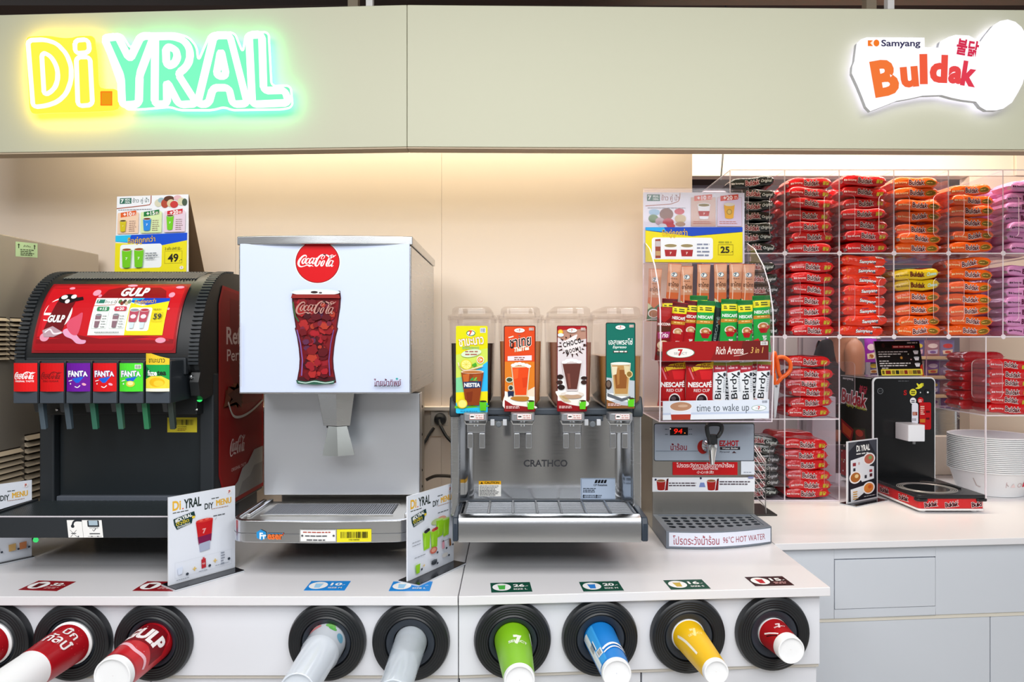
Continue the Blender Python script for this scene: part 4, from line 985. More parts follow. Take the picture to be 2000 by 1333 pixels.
q.txt('CP Retailink', 170, 58, 118, 17, '#1e222c', .02).lines(20, 84, 150, 3, 14, 6, '#2c3440', 5).lines(30, 142, 200, 2, 14, 5, '#2c3440', 9).ell(24, 145, 6, 6, '#1e222c').ell(24, 159, 6, 6, '#1e222c').ell(136, 145, 6, 6, '#1e222c').ell(136, 159, 6, 6, '#1e222c')
q.build('service_sticker', JD, onp(1134, 934.5), onp(1210.5, 934.5), onp(1134, 976))

# bowls
def rsec(x0, x1, y0, y1, r, n=5): return rrect(x0, y0, x1, y1, r, n)
def loft(m, secs, mat, cap0=True, cap1=True):
    k = len(secs[0][0]); V = [(x, y, z) for pts, z in secs for x, y in pts]
    m.add(V, [(j * k + i, j * k + (i + 1) % k, (j + 1) * k + (i + 1) % k, (j + 1) * k + i) for j in range(len(secs) - 1) for i in range(k)], mat)
    if cap0: m.add(V[:k], [tuple(range(k))], mat)
    if cap1: m.add(V[-k:], [tuple(range(k))], mat)
    return m
BY0, BY1 = 2.062, 2.40
zb0, ztop = 1.366, 1.632
def bsec(cx, z, off=0.0):
    f = min(1, max(0, (z - zb0) / (ztop - zb0))); h = .0590 + .0055 * f - off
    return rsec(cx - h, cx + h, BY0 + .006 * (1 - f) + off, BY1 - .03 * (1 - f) - off, .022)
def drink_art(k):
    q = Pr(280, 790)
    if k == 0:
        q.poly(rrect(0, 0, 280, 790, 14), '#dcd70c').poly([(0, 260), (280, 200), (280, 420), (0, 470)], '#c9dc5a').poly([(0, 470), (280, 420), (280, 600), (0, 640)], '#7fcf9a').poly([(170, 400), (280, 320), (280, 640), (200, 640)], '#2fb2ea').poly([(0, 600), (280, 590), (280, 700), (0, 730)], '#e8dc18')
        q.poly(rrect(0, 690, 280, 790, 14), '#2fc0ee').poly(spline([(0, 720), (60, 742), (140, 716), (220, 734), (280, 715), (280, 730), (140, 740), (0, 745)], 3, True), '#63b82c')
        q.ell(132, 66, 40, 28, '#f4f4f0', 24, -15).ring(132, 66, 40, 26, 7, '#2a7a4a').txt('7', 128, 64, 34, 44, '#d8481e', .06).rect(214, 18, 262, 62, '#dfe3ea').bars(218, 22, 258, 56, '#4a5a8a', 11)
        q.txt('ชามะนาว', 136, 142, 218, 68, '#fbf6e6', .016, 0, -7, sp='#b24a1c', spw=.022)
        q.lines(56, 188, 214, 2, 13, 6, '#79c08a', 3).ell(136, 246, 90, 34, '#d4e6c4', 24, -10).lines(82, 226, 200, 2, 26, 12, '#a86a5a', 4)
        q.ell(216, 306, 32, 34, '#f2f2ec').ring(216, 306, 27, 28, 11, '#ee8a1e').txt('C', 218, 306, 28, 30, '#e2741a', .05)
        q.ell(92, 348, 50, 46, '#e0cf36', 24, 20).ell(92, 348, 42, 38, '#f0e88a', 24, 20)
        for a in range(0, 360, 45): q.line([(92, 348), (92 + 38 * math.cos(R(a)), 348 + 34 * math.sin(R(a)))], 3, '#dccb3c')
        q.poly([(140, 350), (176, 330), (186, 356), (160, 372)], '#4aa52c').line(spline([(20, 330), (40, 380), (90, 400), (170, 380), (240, 360)], 4), 9, '#e8dcb8').line(spline([(30, 360), (60, 400), (140, 395), (230, 372)], 4), 6, '#b8844a')
        q.poly([(46, 414), (246, 414), (204, 716), (88, 716)], '#8a3d18').ell(146, 414, 100, 17, '#e6d2b8').ell(146, 416, 88, 12, '#b8703a').poly([(60, 440), (120, 430), (110, 520), (72, 520)], '#c0642a').poly([(150, 440), (226, 436), (214, 520), (160, 530)], '#a04a1c').poly([(92, 600), (150, 590), (140, 680), (100, 690)], '#7a2f14')
        q.poly([(64, 505), (226, 498), (222, 556), (72, 566)], '#16305c').txt('NESTEA', 144, 532, 140, 38, '#f6f6f4', .035).poly([(120, 494), (140, 470), (158, 462), (154, 492)], '#2f9a4a').poly([(152, 496), (172, 466), (188, 462), (176, 490)], '#6cc04a').poly([(168, 498), (200, 482), (186, 500)], '#3aa04a')
        q.ell(56, 700, 46, 44, '#dfca2c').ell(58, 702, 36, 34, '#f0e47e').poly([(208, 680), (272, 680), (266, 764), (214, 764)], '#5cc422').ell(240, 680, 32, 8, '#2a2a22')
        q.lines(40, 766, 200, 1, 8, 6, '#1c6a9a', 3)
        return q
    b = ('', '#5a1a12', '#6a1418', '#20302c')[k]; c = ('', '#d8481c', '#9a1c20', '#0f6a5c')[k]
    q.poly(rrect(0, 0, 280, 790, 14), b).poly(rrect(8, 8, 272, 782, 10), c)
    if k == 1:
        q.poly([(8, 330), (272, 330), (272, 610), (8, 610)], '#d97a22').poly([(8, 600), (150, 640), (272, 620), (272, 730), (8, 740)], '#f0ece4').poly(spline([(8, 640), (30, 690), (100, 720), (180, 732), (272, 735), (272, 760), (8, 760)], 4, True), '#efe9e2').poly([(8, 680), (80, 726), (272, 752), (272, 782), (8, 782)], '#8f1c1e')
        q.poly([(200, 600), (272, 560), (272, 650), (200, 640)], '#e8d4be')
        q.txt('ชาไทย', 146, 142, 196, 110, '#1d1512', .02, .2, -9, sp='#f6efe6', spw=.035).poly([(40, 104), (84, 92), (88, 102), (44, 116)], '#f6d8c8').txt('ThaiTea', 156, 212, 132, 40, '#f7f0e2', .035, .3, -9, sp='#b2841e', spw=.03)
        q.poly([(34, 280), (246, 272), (246, 318), (34, 322)], '#e6dbe2').lines(92, 288, 190, 2, 18, 9, '#8a4a3a', 3)
        q.poly([(64, 372), (232, 366), (206, 652), (92, 652)], '#d9c2a0').poly([(74, 384), (222, 380), (198, 636), (100, 636)], '#e0491a').poly([(80, 400), (130, 390), (124, 480), (90, 490)], '#e8602a').poly([(160, 480), (212, 470), (204, 560), (170, 570)], '#d63e14')
        for a, d in ((84, 350), (110, 340), (140, 336), (170, 342), (200, 350), (220, 360)): q.ell(a, d + 12, 22, 15, '#f2ece4', 10)
        q.poly(spline([(60, 668), (120, 690), (200, 690), (222, 660), (200, 650), (90, 650)], 4, True), '#b3782e').ell(50, 496, 34, 26, '#d8d8c0', 18).ell(50, 496, 26, 19, '#3a4a34', 18).ell(62, 570, 26, 28, '#d0c8b0', 18).ell(62, 570, 18, 20, '#2c3a3a', 14).poly([(34, 600), (90, 600), (86, 650), (62, 640), (38, 652)], '#1f2a4a')
    elif k == 2:
        q.poly([(8, 60), (272, 60), (272, 500), (8, 500)], '#d8cfd2').poly([(8, 8), (272, 8), (272, 120), (120, 150), (8, 110)], '#b08472').poly([(8, 8), (272, 8), (272, 30), (8, 44)], '#a8181f').poly([(8, 480), (272, 460), (272, 690), (8, 690)], '#efeeee').poly([(8, 690), (100, 728), (272, 752), (272, 782), (8, 782)], '#8f1218').poly(spline([(8, 650), (40, 690), (120, 724), (272, 742), (272, 690), (8, 600)], 4, True), '#f0ebe4')
        rn = random.Random(6)
        for a in range(0, 360, 22):
            l0, l1 = 92 + rn.uniform(0, 16), 116 + rn.uniform(0, 30); ca, sa = math.cos(R(a)), math.sin(R(a))
            q.line([(140 + l0 * ca, 186 + l0 * sa * .75, 16), (140 + l1 * ca, 186 + l1 * sa * .75, 6)], 8, '#3a1a14')
        q.poly(spline([(60, 150), (110, 120), (160, 90), (190, 84), (180, 130), (220, 150), (230, 200), (170, 260), (90, 240), (50, 200)], 4, True), '#e6dcdc')
        for i, ch in enumerate('CHOCO'): q.txt(ch, 72 + i * 34, 176 - i * 9, 30, 48, '#1c1414', .04, 0, -10)
        for i, ch in enumerate('BOOM!'): q.txt(ch, 96 + i * 30, 240 - i * 8, 26 if ch != '!' else 8, 38, '#2a1a18', .03, 0, -12)
        q.ell(34, 60, 26, 26, '#e8902a').ell(34, 58, 18, 18, '#f4c84a').ell(36, 86, 28, 16, '#d8e0ee')
        q.poly([(42, 330), (236, 326), (216, 470), (194, 600), (90, 600), (66, 470)], '#cfc4c4').poly([(52, 350), (226, 346), (206, 470), (186, 584), (98, 584), (78, 470)], '#5f332c').poly([(96, 440), (120, 440), (130, 570), (112, 570)], '#7a463c')
        for a, d in ((70, 336), (100, 322), (136, 316), (170, 322), (206, 334)): q.ell(a, d, 26, 14, '#f4f2f2', 10)
        q.ell(30, 470, 30, 22, '#2e1c1a').ell(24, 520, 30, 20, '#3a2420').ell(40, 566, 34, 24, '#241614').ell(252, 480, 30, 16, '#2e1c1a').ell(250, 520, 28, 20, '#38221e').ell(142, 630, 110, 26, '#dcd2c8').ell(142, 650, 90, 20, '#b99a80').ell(142, 620, 64, 16, '#e8e4e2')
        for a in range(6): q.line([(20 + a * 8, 640), (70 + a * 12, 700)], 4, '#c8a86a')
    else:
        q.poly([(8, 500), (272, 530), (272, 782), (8, 782)], '#b7bec6').poly([(8, 640), (120, 650), (272, 700), (272, 735), (100, 700), (8, 720)], '#eef0f2').poly([(8, 700), (60, 720), (140, 752), (272, 762), (272, 782), (8, 782)], '#8a5a30')
        q.txt('เอสเพรสโซ่', 140, 172, 224, 58, '#f4f4f0', .012).txt('Espresso', 130, 226, 130, 32, '#e4f0ea', .015, .3).lines(70, 256, 214, 1, 8, 20, '#3a2a24', 3).lines(78, 258, 206, 1, 8, 12, '#e8e4dc', 3)
        q.poly([(46, 372), (236, 368), (214, 668), (76, 668)], '#c9c3ac').poly([(58, 390), (226, 388), (206, 650), (86, 650)], '#b58a50').poly([(76, 430), (206, 430), (192, 600), (96, 600)], '#8a5426').poly([(100, 420), (130, 410), (128, 560), (110, 570)], '#a8743c').ell(140, 372, 94, 12, '#e2e6dc').poly([(58, 400), (110, 400), (100, 470), (66, 480)], '#dcd2b4').poly([(170, 392), (224, 396), (214, 480), (180, 470)], '#d6c8a0')
        q.ell(222, 470, 32, 32, '#d9c890').ell(222, 470, 24, 24, '#8a6a34').ell(26, 566, 30, 44, '#2a201c').ell(26, 560, 20, 30, '#6a5a50').poly([(14, 640), (150, 690), (230, 670), (240, 690), (150, 716), (14, 670)], '#5a6068')
    q.ell(138 if k != 2 else 140, 44, 46, 20, '#f2f2f0').txt('SELECT', 139, 45, 56, 8, '#4a7a5a', .02).txt('7', 139, 43, 14, 26, '#c8402a', .05).rect(222, 20, 262, 44, '#e8dcd4').bars(224, 22, 260, 42, '#8a4a3a', 10)
    q.poly([(206, 690), (270, 690), (264, 766), (212, 766)], '#5cc422').ell(238, 690, 32, 8, '#3a2a1c').poly([(206, 690), (222, 694), (216, 714)], '#e4f0d8')
    q.lines(20, 736, 150, 2, 13, 8, '#e8c4c0', 7)
    return q
BW = [(921, 671, '#24150d', (890.5, 952.5, 637, 808)), (1016.5, 667, '#b4703f', (984, 1046, 636.5, 805)), (1115, 669, '#936048', (1087.5, 1146.5, 636.5, 804.5)), (1212.5, 696, '#a06f35', (1183, 1241, 630.5, 800))]
for k, (px, lv, c, (l0, l1, t0, t1)) in enumerate(BW):
    cx = X(px, 2.08)
    m = M(); zs = [zb0, zb0 + .02, 1.45, 1.53, 1.60, ztop]
    loft(m, [(bsec(cx, zb0, .012), zb0)] + [(bsec(cx, z), z) for z in zs[1:]], BOWLM, True, False)
    bowl = m.build('bowl', JD, smooth=50)
    zl = Z(lv, 2.07); LQ = pm(c, .18)
    zz = [zb0 + .004, zb0 + .022, 1.45, zl]
    m = M(); loft(m, [(bsec(cx, zz[0], .016), zz[0])] + [(bsec(cx, z, .0035), z) for z in zz[1:]], LQ); m.build('drink', bowl, smooth=50)
    m = M(); loft(m, [(rsec(cx - .069, cx + .069, BY0 - .006, BY1 + .006, .026), z) for z in (ztop - .012, ztop + .002)], BOWLM, False, False)
    loft(m, [(rsec(cx - .069, cx + .069, BY0 - .006, BY1 + .006, .026), ztop + .0022), (rsec(cx - .058, cx + .058, BY0 + .002, BY1 - .002, .024), ztop + .006), (rsec(cx - .056, cx + .056, BY0 + .004, BY1 - .004, .024), ztop + .022), (rsec(cx - .048, cx + .048, BY0 + .014, BY1 - .014, .02), ztop + .028)], BOWLM, False, True)
    m.build('lid', bowl, smooth=40)
    q = drink_art(k)
    yl = BY0 - .0012
    a0, a1, b0 = P(l0, t0, yl), P(l1, t0, yl), P(l0, t1, yl)
    mm = M(); mm.prism([(a0.x + (a1.x - a0.x) * u, b0.z + (a0.z - b0.z) * v) for u, v in rrect(0, 0, 1, 1, .04, 3)], 'y', yl + .0001, yl + .001, pm('#d8d4d0', .4)); lb = mm.build('label', bowl, smooth=0)
    q.build('label_print', JD, a0, a1, b0).parent = bowl
    # tap: cap, plunger, paddle
    tx = X((929, 1021, 1118, 1211)[k], 2.04); zc = Z(814, 2.04)
    CAPM = pm('#a9abb0', .3, .6)
    m = M(); m.prism(rrect(tx - .034, 2.02, tx + .034, 2.095, .012), 'z', zc - .011, zc + .011, CAPM); tp = m.build('tap_cap', JD, .003)
    m = M(); m.lathe([(.0085, zc - .0112), (.008, zc - .03), (.004, zc - .031)], CHROME, 'z', (tx, 2.06, 0), 12); m.tube([(tx + .0325, 2.05, zc - .012), (tx + .028, 2.05, zc - .022), (tx - .028, 2.05, zc - .022), (tx - .0325, 2.05, zc - .012)], .0028, CHROME, 6); m.build('plunger', tp)
    m = M(); zp = zc - .024
    m.box(tx - .026, tx + .026, 2.066, 2.070, zp - .026, zp, STEELB)
    m.box(tx - .025, tx - .0085, 2.060, 2.070, zp - .070, zp - .0265, STEELB); m.box(tx + .009, tx + .026, 2.060, 2.070, zp - .070, zp - .0265, STEELB)
    m.build('paddle', tp, .002)
    q = Pr(120, 36); q.rect(0, 0, 120, 36, '#f2eeec').frame(0, 0, 120, 36, 2, '#c8584a').rect(42, 0, 44, 36, '#8a6a64').lines(8, 12, 38, 1, 9, 10, '#3a3a3c', 3).lines(50, 7, 114, 2, 14, 7, '#c08a84', 4)
    q.build('tap_sticker', JD, (tx - .016, 2.0198, zc + .0085), (tx + .024, 2.0198, zc + .0085), (tx - .016, 2.0198, zc - .006)).parent = tp
for px in (974, 1157):
    x = X(px, 2.08); z = Z(822, 2.08)
    m = M(); m.box(x - .032, x + .032, 2.085, 2.11, z - .002, z + .012, SLATE); m.lathe([(.009, 2.083), (.009, 2.075), (.0075, 2.073), (.0004, 2.073)], pm('#6a7076', .3), 'y', (x, 0, z - .010), 14)
    m.box(x - .024, x - .012, 2.074, 2.086, z - .014, z + .004, pm('#cdd0d6', .3)); m.box(x + .012, x + .024, 2.074, 2.086, z - .014, z + .004, pm('#cdd0d6', .3)); m.build('switch_cluster', JD, .0015)

# ------------------------------------------------------------------ hot water boiler
HB = thing('water_boiler', 'grey stainless hot water boiler with black tap handle and red digits', 'water boiler', (0.67, 2.4, 0.90))
bl, br = 0.489, 0.846
m = M(); m.box(bl, br, 2.50, 2.785, .901, 1.292, STEELD); m.build('housing', HB, .004)
q = Pr(950, 875)
q.rect(0, 375 - 0, 950, 0, '#000000') if False else None
q.poly(rrect(16, 22, 948, 372, 18), '#2c3138').poly(rrect(22, 28, 942, 366, 14), '#a3aebc')
q.rect(164, 58, 332, 132, '#160b0b').lines(118, 72, 156, 2, 48, 7, '#5a6470', 3).lines(336, 72, 370, 2, 46, 7, '#5a6470', 4)
q.txt('น้ำร้อน', 245, 238, 152, 64, '#8e2230', .012).rect(30, 276, 430, 280, '#5c6a7a')
q.ell(470, 240, 52, 64, '#a8241f', 36)
q.txt('EZ-HOT', 712, 206, 178, 54, '#b3222a', .04).rect(628, 238, 814, 266, '#2c2a30').txt('Water Boiler', 722, 252, 150, 15, '#e8e8ea', .02).txt('Pyramid', 672, 288, 90, 20, '#3a3a40', 0, .2).poly([(738, 296), (758, 278), (780, 296)], '#4a2c30')
q.rect(188, 380, 790, 500, '#c01a1f').txt('โปรดระวัง!ความร้อนจากน้ำร้อน', 490, 408, 530, 44, '#f6eaea', .012).txt('CAUTION! HOT WATER', 490, 442, 240, 19, '#f6eaea', .025).txt('小心!水烫!', 490, 474, 158, 28, '#f6eaea', .008)
q.rect(822, 372, 948, 496, '#dfe5ef').lines(846, 472, 924, 1, 8, 6, '#6a7684', 3)
q.rect(0, 522, 950, 655, '#edf0f6')
for x0 in (40, 506):
    q.cup(x0 + 40, 552, 640, 84, 66, '#a8241f', '#f4ece6', '#8a5a34').poly([(x0 + 92, 540), (x0 + 110, 530), (x0 + 104, 640), (x0 + 76, 644)], '#8a1a1c').rect(x0 + 96, 534, x0 + 108, 556, '#3a1a1a')
q.poly([(444, 570), (480, 570), (492, 612), (432, 612)], '#7d8fc8').ell(30, 543, 10, 10, '#3a3a5a').ell(448, 530, 10, 10, '#3a3a5a').lines(152, 570, 420, 2, 22, 9, '#4a3a44', 4).lines(622, 556, 920, 2, 22, 9, '#4a3a44', 8).rect(886, 514, 934, 530, '#8a90c0')
q.build('front_print', HB, (bl, 2.4995, Z(823, 2.5)), (br, 2.4995, Z(823, 2.5)), (bl, 2.4995, Z(1007, 2.5)))
q = Pr(168, 74); q.txt('94', 78, 36, 78, 48, glow('#ff2416', 1.3), .0, .12).ell(140, 54, 5, 5, glow('#ff8a3c', 1.5), 8).ell(6, 14, 6, 5, glow('#e8d8c8', .8), 8)
q.build('digit_display', HB, P(1275 + 33, 835.5, 2.498), P(1275 + 68.5, 835.5, 2.498), P(1275 + 33, 850.5, 2.498))
# tap
m = M(); tx, ty = X(1391, 2.42), 2.42
m.lathe([(.020, 2.4985), (.020, 2.475), (.012, 2.47), (.011, 2.43)], CHROME, 'y', (X(1386, 2.45), 0, Z(874, 2.45)), 18)
m.lathe([(.0165, Z(868, ty)), (.0175, Z(872, ty)), (.015, Z(880, ty)), (.0075, Z(905, ty)), (.0068, Z(908, ty)), (.003, Z(908, ty))], CHROME, 'z', (tx, ty, 0), 20)
tapm = m.build('tap_body', HB, smooth=40)
m = M(); HX = X(1396, 2.40); hy = 2.405
path = [(HX - .013, hy + .008, Z(866, hy)), (HX - .016, hy + .002, Z(856, hy)), (HX - .022, hy, Z(843, hy)), (HX - .025, hy, Z(830, hy)), (HX - .018, hy, Z(825, hy)), (HX, hy, Z(824, hy)), (HX + .018, hy, Z(825, hy)), (HX + .025, hy, Z(830, hy)), (HX + .022, hy, Z(840, hy)), (HX + .008, hy, Z(851, hy))]
m.tube([Vector(p) - Vector((0, 0, .008 if p[2] > Z(850, hy) else .004)) for p in spline(path, 3)], .0075, BLACK, 8); m.box(tx - .013, tx + .014, hy + .001, hy + .025, Z(868, hy), Z(850, hy), BLACK)
m.build('tap_handle', HB, .002)
# tray with a perforated plate
TG = pm('#737b86', .42, .2); trp = [(bl, 2.4985), (bl, 2.275)] + [(bl + (br - bl) * t, 2.275 + .055 * t - .030 * math.sin(math.pi * t)) for t in (.12, .25, .38, .5, .62, .75, .88)] + [(br, 2.335), (br, 2.4985)]
m = M(); n = len(trp); zt_ = .956
inn = [(bl + .018, 2.490), (bl + .018, 2.30)] + [(bl + .018 + (br - bl - .036) * t, 2.30 + .05 * t - .018 * math.sin(math.pi * t)) for t in (.12, .25, .38, .5, .62, .75, .88)] + [(br - .018, 2.352), (br - .018, 2.490)]
V = [(x, y, .901) for x, y in trp] + [(x, y, zt_) for x, y in trp] + [(x, y, zt_) for x, y in inn] + [(x, y, zt_ - .004) for x, y in inn]
m.add(V, [(r * n + k, r * n + (k + 1) % n, (r + 1) * n + (k + 1) % n, (r + 1) * n + k) for r in range(3) for k in range(n)], TG); m.add(V[:n], [tuple(range(n))], TG)
m.build('drip_tray', HB, .0015)
m = M(); gx0, gx1 = bl + .0185, br - .0185; nx, ny = 10, 4
def pf(u, v, w):                                # u 0..1 across, v 0..1 front to back
    y0 = 2.30 + .05 * u - .018 * math.sin(math.pi * u); return (gx0 + (gx1 - gx0) * u, y0 + (2.490 - y0) * v, zt_ - .0025 - w)
for i in range(nx):
    for j in range(ny):
        m.holed(i / nx, (i + 1) / nx, .10 + .8 * j / ny, .10 + .8 * (j + 1) / ny, .036, .075, pf, TG, 16, .004, pm('#3a3f46', .5))
for v0, v1 in ((0, .10), (.90, 1)): m.grid(lambda u, v: pf(u, v0 + (v1 - v0) * v, 0), 10, 1, TG)
m.build('perforated_plate', HB, smooth=0)
m = M(); m.add([pf(i / 10, j, .012) for j in (0, 1) for i in range(11)], [(i, i + 1, 12 + i, 11 + i) for i in range(10)], pm('#22262c', .6)); m.build('tray_well', HB, smooth=0)
q = Pr(1000, 125); q.rect(0, 0, 1000, 125, '#dfe3f0').txt('โปรดระวังน้ำร้อน', 250, 66, 430, 84, '#a04a58', .006).txt('96°C HOT WATER', 720, 68, 440, 56, '#a04a58', .0)
def fw(u, v, w):
    t = .025 + .955 * u; x = bl + (br - bl) * t; y = 2.275 + .055 * t - .030 * math.sin(math.pi * t); return (x, y - .0006 - w, .9525 - .044 * v)
q.build('warning_label', HB, warp=fw, cu=8)

# ------------------------------------------------------------------ acrylic coffee display on the boiler
AD = thing('acrylic_display', 'clear acrylic tiered display of coffee sachets on top of the boiler', 'display stand', (0.67, 2.4, 1.293))
al, ar = 0.487, 0.850
sp = [(2.645, 1.294), (2.352, 1.294), (2.342, 1.40), (2.336, 1.56), (2.342, 1.66), (2.372, 1.74), (2.43, 1.815), (2.52, 1.885), (2.60, 1.915), (2.645, 1.92)]
for x0 in (al - .0045, ar + .0005):
    M().sheet(sp, 'x', x0, x0 + .004, ACR, ACRE).build('side_panel', AD, smooth=0)
M().plate(al, ar, 2.646, 2.650, 1.294, 2.118, ACR, ACRE).build('back_panel', AD, smooth=0)
for z, y0, y1 in ((1.294, 2.352, 2.645), (1.493, 2.345, 2.50), (1.635, 2.50, 2.645)):
    M().plate(al, ar, y0, y1, z, z + .003, ACR, ACRE).build('shelf', AD, smooth=0)
M().plate(al, ar, 2.497, 2.500, 1.4965, 1.66, ACR, ACRE).build('riser', AD, smooth=0)
M().plate(al, ar, 2.342, 2.345, 1.494, 1.556, ACR, ACRE).build('front_lip', AD, smooth=0)
M().plate(al, ar, 2.348, 2.351, 1.2945, 1.362, ACR, ACRE).build('front_lip', AD, smooth=0)
M().plate(.478, .862, 2.612, 2.614, 1.838, 2.118, ACR, ACRE).build('card_pocket', AD, smooth=0)
fy = 2.3415
def fa_(px, py, y=2.3415): return P(px, py, y)
q = Pr(1055, 190); q.rect(0, 0, 1055, 190, '#a3181b').poly([(560, 0), (1055, 0), (1055, 190), (480, 190)], '#8a1c1c').poly([(800, 0), (1055, 0), (1055, 190), (760, 190)], '#6e1f1c')
q.ell(180, 110, 142, 50, '#4a7a64', 40).ell(180, 110, 134, 46, '#f3efec', 40).txt('SELECT', 182, 116, 130, 22, '#7a7472', .0).txt('7', 180, 108, 48, 66, '#c2242a', .05)
q.txt('Rich Aroma', 668, 92, 276, 76, '#f4e4dc', .012, .22).line(spline([(710, 146), (780, 140), (850, 120)], 4), 5, '#f0d8cc').txt('3 in 1', 940, 92, 128, 60, '#e0b060', .01, .25).rect(975, 8, 1046, 44, '#e6e2e0').bars(984, 14, 1038, 38, '#5a5a60', 12)
b = slab(M(), [fa_(1293.5, 668), fa_(1501, 665.5), fa_(1501, 704), fa_(1293.5, 706)], .001, CARD).build('fascia_card', AD, smooth=0)
q.build('fascia_print', AD, fa_(1293.5, 668), fa_(1501, 665.5), fa_(1293.5, 706), lift=.0003).parent = b
q = Pr(1060, 190); q.rect(0, 0, 1060, 190, '#dde5f2').rect(0, 120, 1060, 160, '#c3cfe6').rect(0, 140, 1060, 190, '#e8eef6')
q.ell(180, 60, 112, 52, '#eef0f4', 40).ell(180, 56, 106, 44, '#b88a6c', 40).ell(200, 52, 50, 14, '#d0ac92').poly([(68, 62)] + [(180 - 112 * math.cos(R(a)), 62 + 56 * math.sin(R(a))) for a in range(0, 181, 15)] + [(286, 100), (280, 140), (84, 140), (74, 100)], '#e6e8f4').poly([(80, 136), (280, 136), (274, 190), (86, 190)], '#b03a2a')
q.txt('time to wake up', 598, 86, 524, 96, '#4c5560', -.004).ell(958, 84, 74, 28, '#5a8a70', 36).ell(958, 84, 70, 25, '#eef2f4', 36).txt('SELECT', 958, 86, 64, 9, '#8a8a8c').txt('7', 958, 84, 22, 34, '#c2242a', .05).bars(990, 10, 1046, 34, '#6a7080', 12)
b = slab(M(), [fa_(1294.5, 784, 2.347), fa_(1502, 780.5, 2.347), fa_(1502, 818, 2.347), fa_(1294.5, 821, 2.347)], .0009, CARD).build('fascia_card', AD, smooth=0)
q.build('fascia_print', AD, fa_(1294.5, 784, 2.347), fa_(1502, 780.5, 2.347), fa_(1294.5, 821, 2.347), lift=.0003).parent = b
# promotional card in the pocket
q = Pr(1090, 780)
q.rect(0, 0, 1090, 780, '#e9ebf3').rect(42, 22, 180, 96, '#2f6b58').txt('7', 72, 58, 40, 50, '#e8f0ec', .05).txt('MEAL\nDEAL', 138, 58, 64, 56, '#dfe9e4', .03).txt('ข้าว คู่ น้ำ', 292, 66, 190, 84, '#8a2f2a', .006).line([(24, 150), (300, 128), (380, 96), (394, 60), (396, 4)], 8, '#a5583e').lines(50, 168, 480, 1, 20, 9, '#6a7078', 4)
for a in ((120, 220, 60, 36, '#9ac4dc'), (250, 240, 74, 66, '#7a4a34'), (390, 210, 54, 34, '#c8384a'), (110, 290, 54, 46, '#6a8a5a'), (180, 320, 50, 44, '#b8a0a4'), (270, 330, 60, 46, '#b8404a'), (400, 290, 62, 48, '#c9b88a'), (210, 370, 44, 26, '#d8dce0'), (300, 370, 44, 26, '#c04a52'), (400, 350, 54, 24, '#b89a80')): q.ell(*a, 18)
for x0, bg, tg, t in ((512, '#d3b6a4', '#d9512a', '+10'), (792, '#d9cbe0', '#d0402a', '+20')):
    q.frame(x0, 52, x0 + 268, 374, 4, '#c0a8a0').rect(x0 + 4, 56, x0 + 264, 370, bg).poly([(x0 + 36, 38), (x0 + 228, 18), (x0 + 228, 74), (x0 + 36, 96)], tg).txt(t, x0 + 116, 58, 100, 46, '#f8f0ec', .035, 0, -4).lines(x0 + 184, 38, x0 + 224, 2, 18, 9, '#f4d8d0', 2).lines(x0 + 24, 318, x0 + 240, 2, 20, 7, '#c0705a', 5)
q.cup(650, 140, 294, 134, 96, '#e8eaee', '#eef0f4', '#8a7a50').poly([(588, 206), (712, 206), (700, 262), (602, 262)], '#b02a26').txt('7', 652, 236, 18, 24, '#f0e0dc', .04)
q.cup(922, 132, 286, 116, 88, '#dca33c', '#d8d4c8', '#e0d8c8').ell(922, 214, 30, 32, '#a8843c').ell(922, 214, 20, 22, '#d0b060')
q.poly([(22, 388), (1064, 382), (1064, 432), (520, 482), (340, 462), (22, 420)], '#1648bc').poly([(22, 388), (220, 387), (250, 440), (22, 420)], '#2aa4ea').poly([(22, 424), (520, 486), (1064, 436), (1064, 772), (22, 772)], '#e8d91c').poly(rrect(90, 500, 746, 740, 30), '#eef1f6')
q.txt('ซื้อคู่ถูกกว่า', 336, 456, 270, 96, '#f6d02a', .004, 0, -2, sp='#7c2312', spw=.022)
q.poly([(126, 520), (184, 516), (186, 728), (128, 730)], '#9a4a38').rect(130, 540, 182, 600, '#c8c0c4').rect(132, 650, 182, 700, '#c8a070')
for x0 in (292, 466): q.cup(x0, 590, 734, 146, 102, '#eceef2', '#f4f4f6', '#9a8a60').poly([(x0 - 66, 634), (x0 + 66, 634), (x0 + 56, 708), (x0 - 56, 708)], '#a8262a').txt('7', x0, 672, 20, 26, '#f0e0dc', .04)
q.lines(574, 566, 716, 4, 40, 16, '#8088a0', 3).lines(806, 540, 960, 1, 20, 18, '#a8a41c', 9).txt('25', 874, 632, 96, 72, '#2a2618', .03).frame(800, 572, 962, 690, 4, '#a8981a').txt('.-', 945, 658, 28, 18, '#2a2618')
b = slab(M(), [P(1256, 376, 2.618), P(1454, 377, 2.618), P(1454, 514, 2.618), P(1256, 514, 2.618)], .0015, CARD).build('promo_card', AD, smooth=0)
q.build('promo_print', AD, P(1256, 376, 2.618), P(1454, 377, 2.618), P(1256, 514, 2.618), lift=.0003).parent = b

